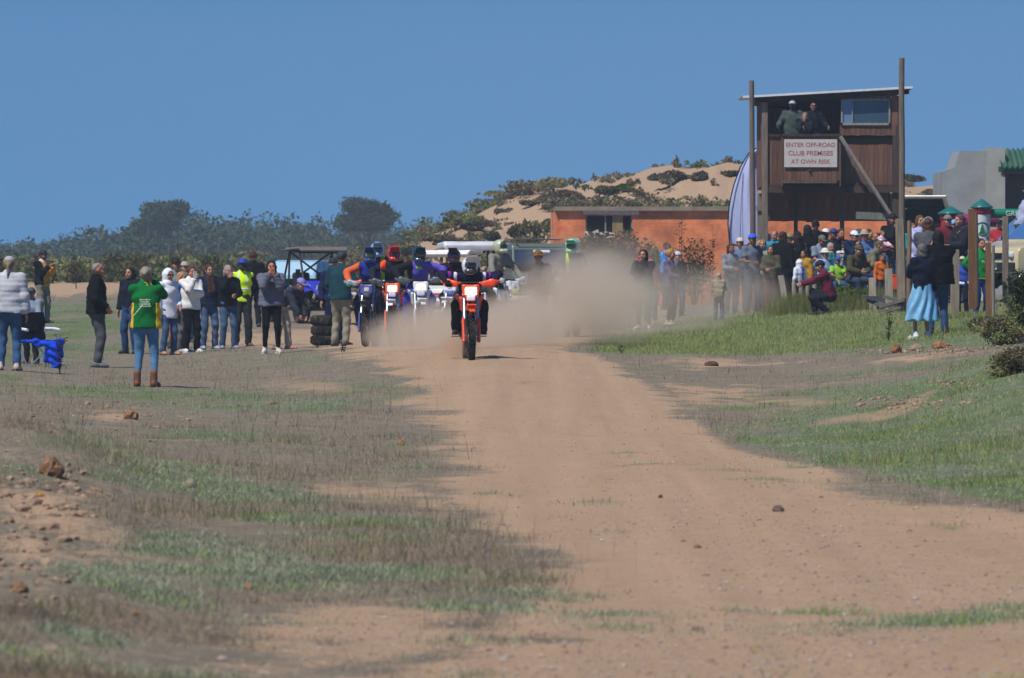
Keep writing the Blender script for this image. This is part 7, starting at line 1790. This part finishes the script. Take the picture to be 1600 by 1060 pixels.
def clods(name, spots, n, label, m):
    """crumbled earth lying on bare slopes: (px, py, rx, ry) areas"""
    V0, T0 = ico(1); Vs = []; k = 0
    for px, py, rx, ry, cnt in spots:
        for i in range(cnt):
            a = px + rng.normal() * rx * .5; b = py + rng.normal() * ry * .5
            Ys = np.linspace(24, 140, 240); g = HORIZON + (EYE - ground((a - 800) / F * Ys, Ys)) / Ys * F; Y = Ys[np.argmin(np.abs(g - b))] + rng.uniform(-.2, .2)
            X = (a - 800) / F * Y; s_ = rng.uniform(.007, .02) + .03 * rng.random() ** 6
            V = V0 * rng.uniform(.6, 1.25, (len(V0), 1)) * s_ * np.array([1.2, 1, .75]); Vs.append(V + [X, Y, gz(X, Y) + s_ * .25]); k += 1
    T = (T0[None] + (np.arange(k) * len(V0))[:, None, None]).reshape(-1, 3)
    o = link(name, mesh_np(name, np.concatenate(Vs), [T], m, smooth=False)); o['kind'] = 'stuff'; o['label'] = label
clods('rubble', [(60, 780, 110, 60, 190), (40, 900, 110, 60, 90), (1470, 548, 130, 7, 330), (1420, 630, 90, 10, 150), (1500, 600, 90, 8, 60), (200, 655, 160, 30, 90)], 0, 'crumbled lumps of brown earth on the bare slopes', stonemat([(.16, .11, .08), (.32, .21, .14), (.26, .17, .11), (.38, .27, .18)]))
# ------------------------------------------------------------------ dust hanging over the track
def dust(label, c, r, dens, seed, col=(.86, .76, .66), nscale=1.3, hard=.35):
    """soft-edged cloud inside an ellipsoid; c centre, r radii (metres)"""
    V, T = ico(3)
    m = bpy.data.materials.new('dust'); m.use_nodes = True; N = m.node_tree.nodes; L = m.node_tree.links; N.remove(N['Principled BSDF'])
    v = N.new('ShaderNodeVolumePrincipled'); v.inputs['Color'].default_value = (*col, 1); v.inputs['Anisotropy'].default_value = .1
    tcn = N.new('ShaderNodeTexCoord')
    ln = N.new('ShaderNodeVectorMath'); ln.operation = 'LENGTH'; L.new(tcn.outputs['Object'], ln.inputs[0])
    ge = N.new('ShaderNodeNewGeometry')
    nz = N.new('ShaderNodeTexNoise'); nz.inputs['Scale'].default_value = nscale; nz.inputs['Detail'].default_value = 4; nz.inputs['Roughness'].default_value = .6
    mp = N.new('ShaderNodeMapping'); mp.inputs['Location'].default_value = (seed * 3.1, seed * 1.7, 0); L.new(ge.outputs['Position'], mp.inputs[0]); L.new(mp.outputs[0], nz.inputs[0])
    # density = smoothstep(edge) with noise eating into the edge
    s1 = N.new('ShaderNodeMath'); s1.operation = 'MULTIPLY_ADD'; L.new(nz.outputs[0], s1.inputs[0]); s1.inputs[1].default_value = 2.2; s1.inputs[2].default_value = -1.05
    s2 = N.new('ShaderNodeMath'); s2.operation = 'ADD'; L.new(ln.outputs['Value'], s2.inputs[0]); L.new(s1.outputs[0], s2.inputs[1])
    mr = N.new('ShaderNodeMapRange'); mr.interpolation_type = 'SMOOTHSTEP'; mr.inputs[1].default_value = hard; mr.inputs[2].default_value = .98; mr.inputs[3].default_value = dens; mr.inputs[4].default_value = 0
    L.new(s2.outputs[0], mr.inputs[0])
    # nothing beyond the outer radius
    m2 = N.new('ShaderNodeMapRange'); m2.interpolation_type = 'SMOOTHSTEP'; m2.inputs[1].default_value = .8; m2.inputs[2].default_value = 1.0; m2.inputs[3].default_value = 1; m2.inputs[4].default_value = 0
    L.new(ln.outputs['Value'], m2.inputs[0])
    mu = N.new('ShaderNodeMath'); mu.operation = 'MULTIPLY'; L.new(mr.outputs[0], mu.inputs[0]); L.new(m2.outputs[0], mu.inputs[1])
    L.new(mu.outputs[0], v.inputs['Density']); L.new(v.outputs[0], N['Material Output'].inputs['Volume'])
    o = link('dust_cloud', mesh_np('dust_cloud', V, [T], m), None, c)
    o.scale = r; o['kind'] = 'stuff'; o['label'] = label
    return o
def dc(px, py, Y): return pt(px, py, Y)
T_ = (.88, .74, .59)
dust('thick tan dust cloud billowing behind the leading motorcycle', dc(918, 470, 118), (1.75, 5.5, 1.1), .85, 1, T_, hard=.0)
dust('low dust rolling over the ground under the pack of motorcycles', dc(720, 518, 110), (1.9, 5, .68), .75, 2, T_)
dust('shoulder of the dust cloud filling the gap behind the leading rider', dc(815, 505, 114), (1.1, 4.5, .72), .8, 8, T_)
dust('dust trailing low toward the verge past the stacked tyres', dc(620, 528, 119), (1.0, 4, .42), .4, 3, T_)
dust('rear of the dust cloud spreading behind the thick part', dc(938, 462, 124), (1.1, 4, .95), .5, 9, T_)
dust('thinner dust drifting over the women filming at the bank', dc(1035, 480, 131), (2.1, 4.0, 1.1), .20, 4, T_)
dust('faint dust veil drifting across the front of the crowd', dc(1150, 458, 141), (1.4, 3.0, 1.0), .2, 5, T_)
dust('faint dust high above the pack in front of the shed', dc(940, 415, 150), (2.4, 6, 1.0), .09, 6, T_)
dust('small burst of sand thrown up by the leading front wheel', dc(714, 543, 98.5), (.42, .8, .24), 1.8, 7, nscale=4, col=(.86, .60, .42))
HAZE = 0.00034
haze()
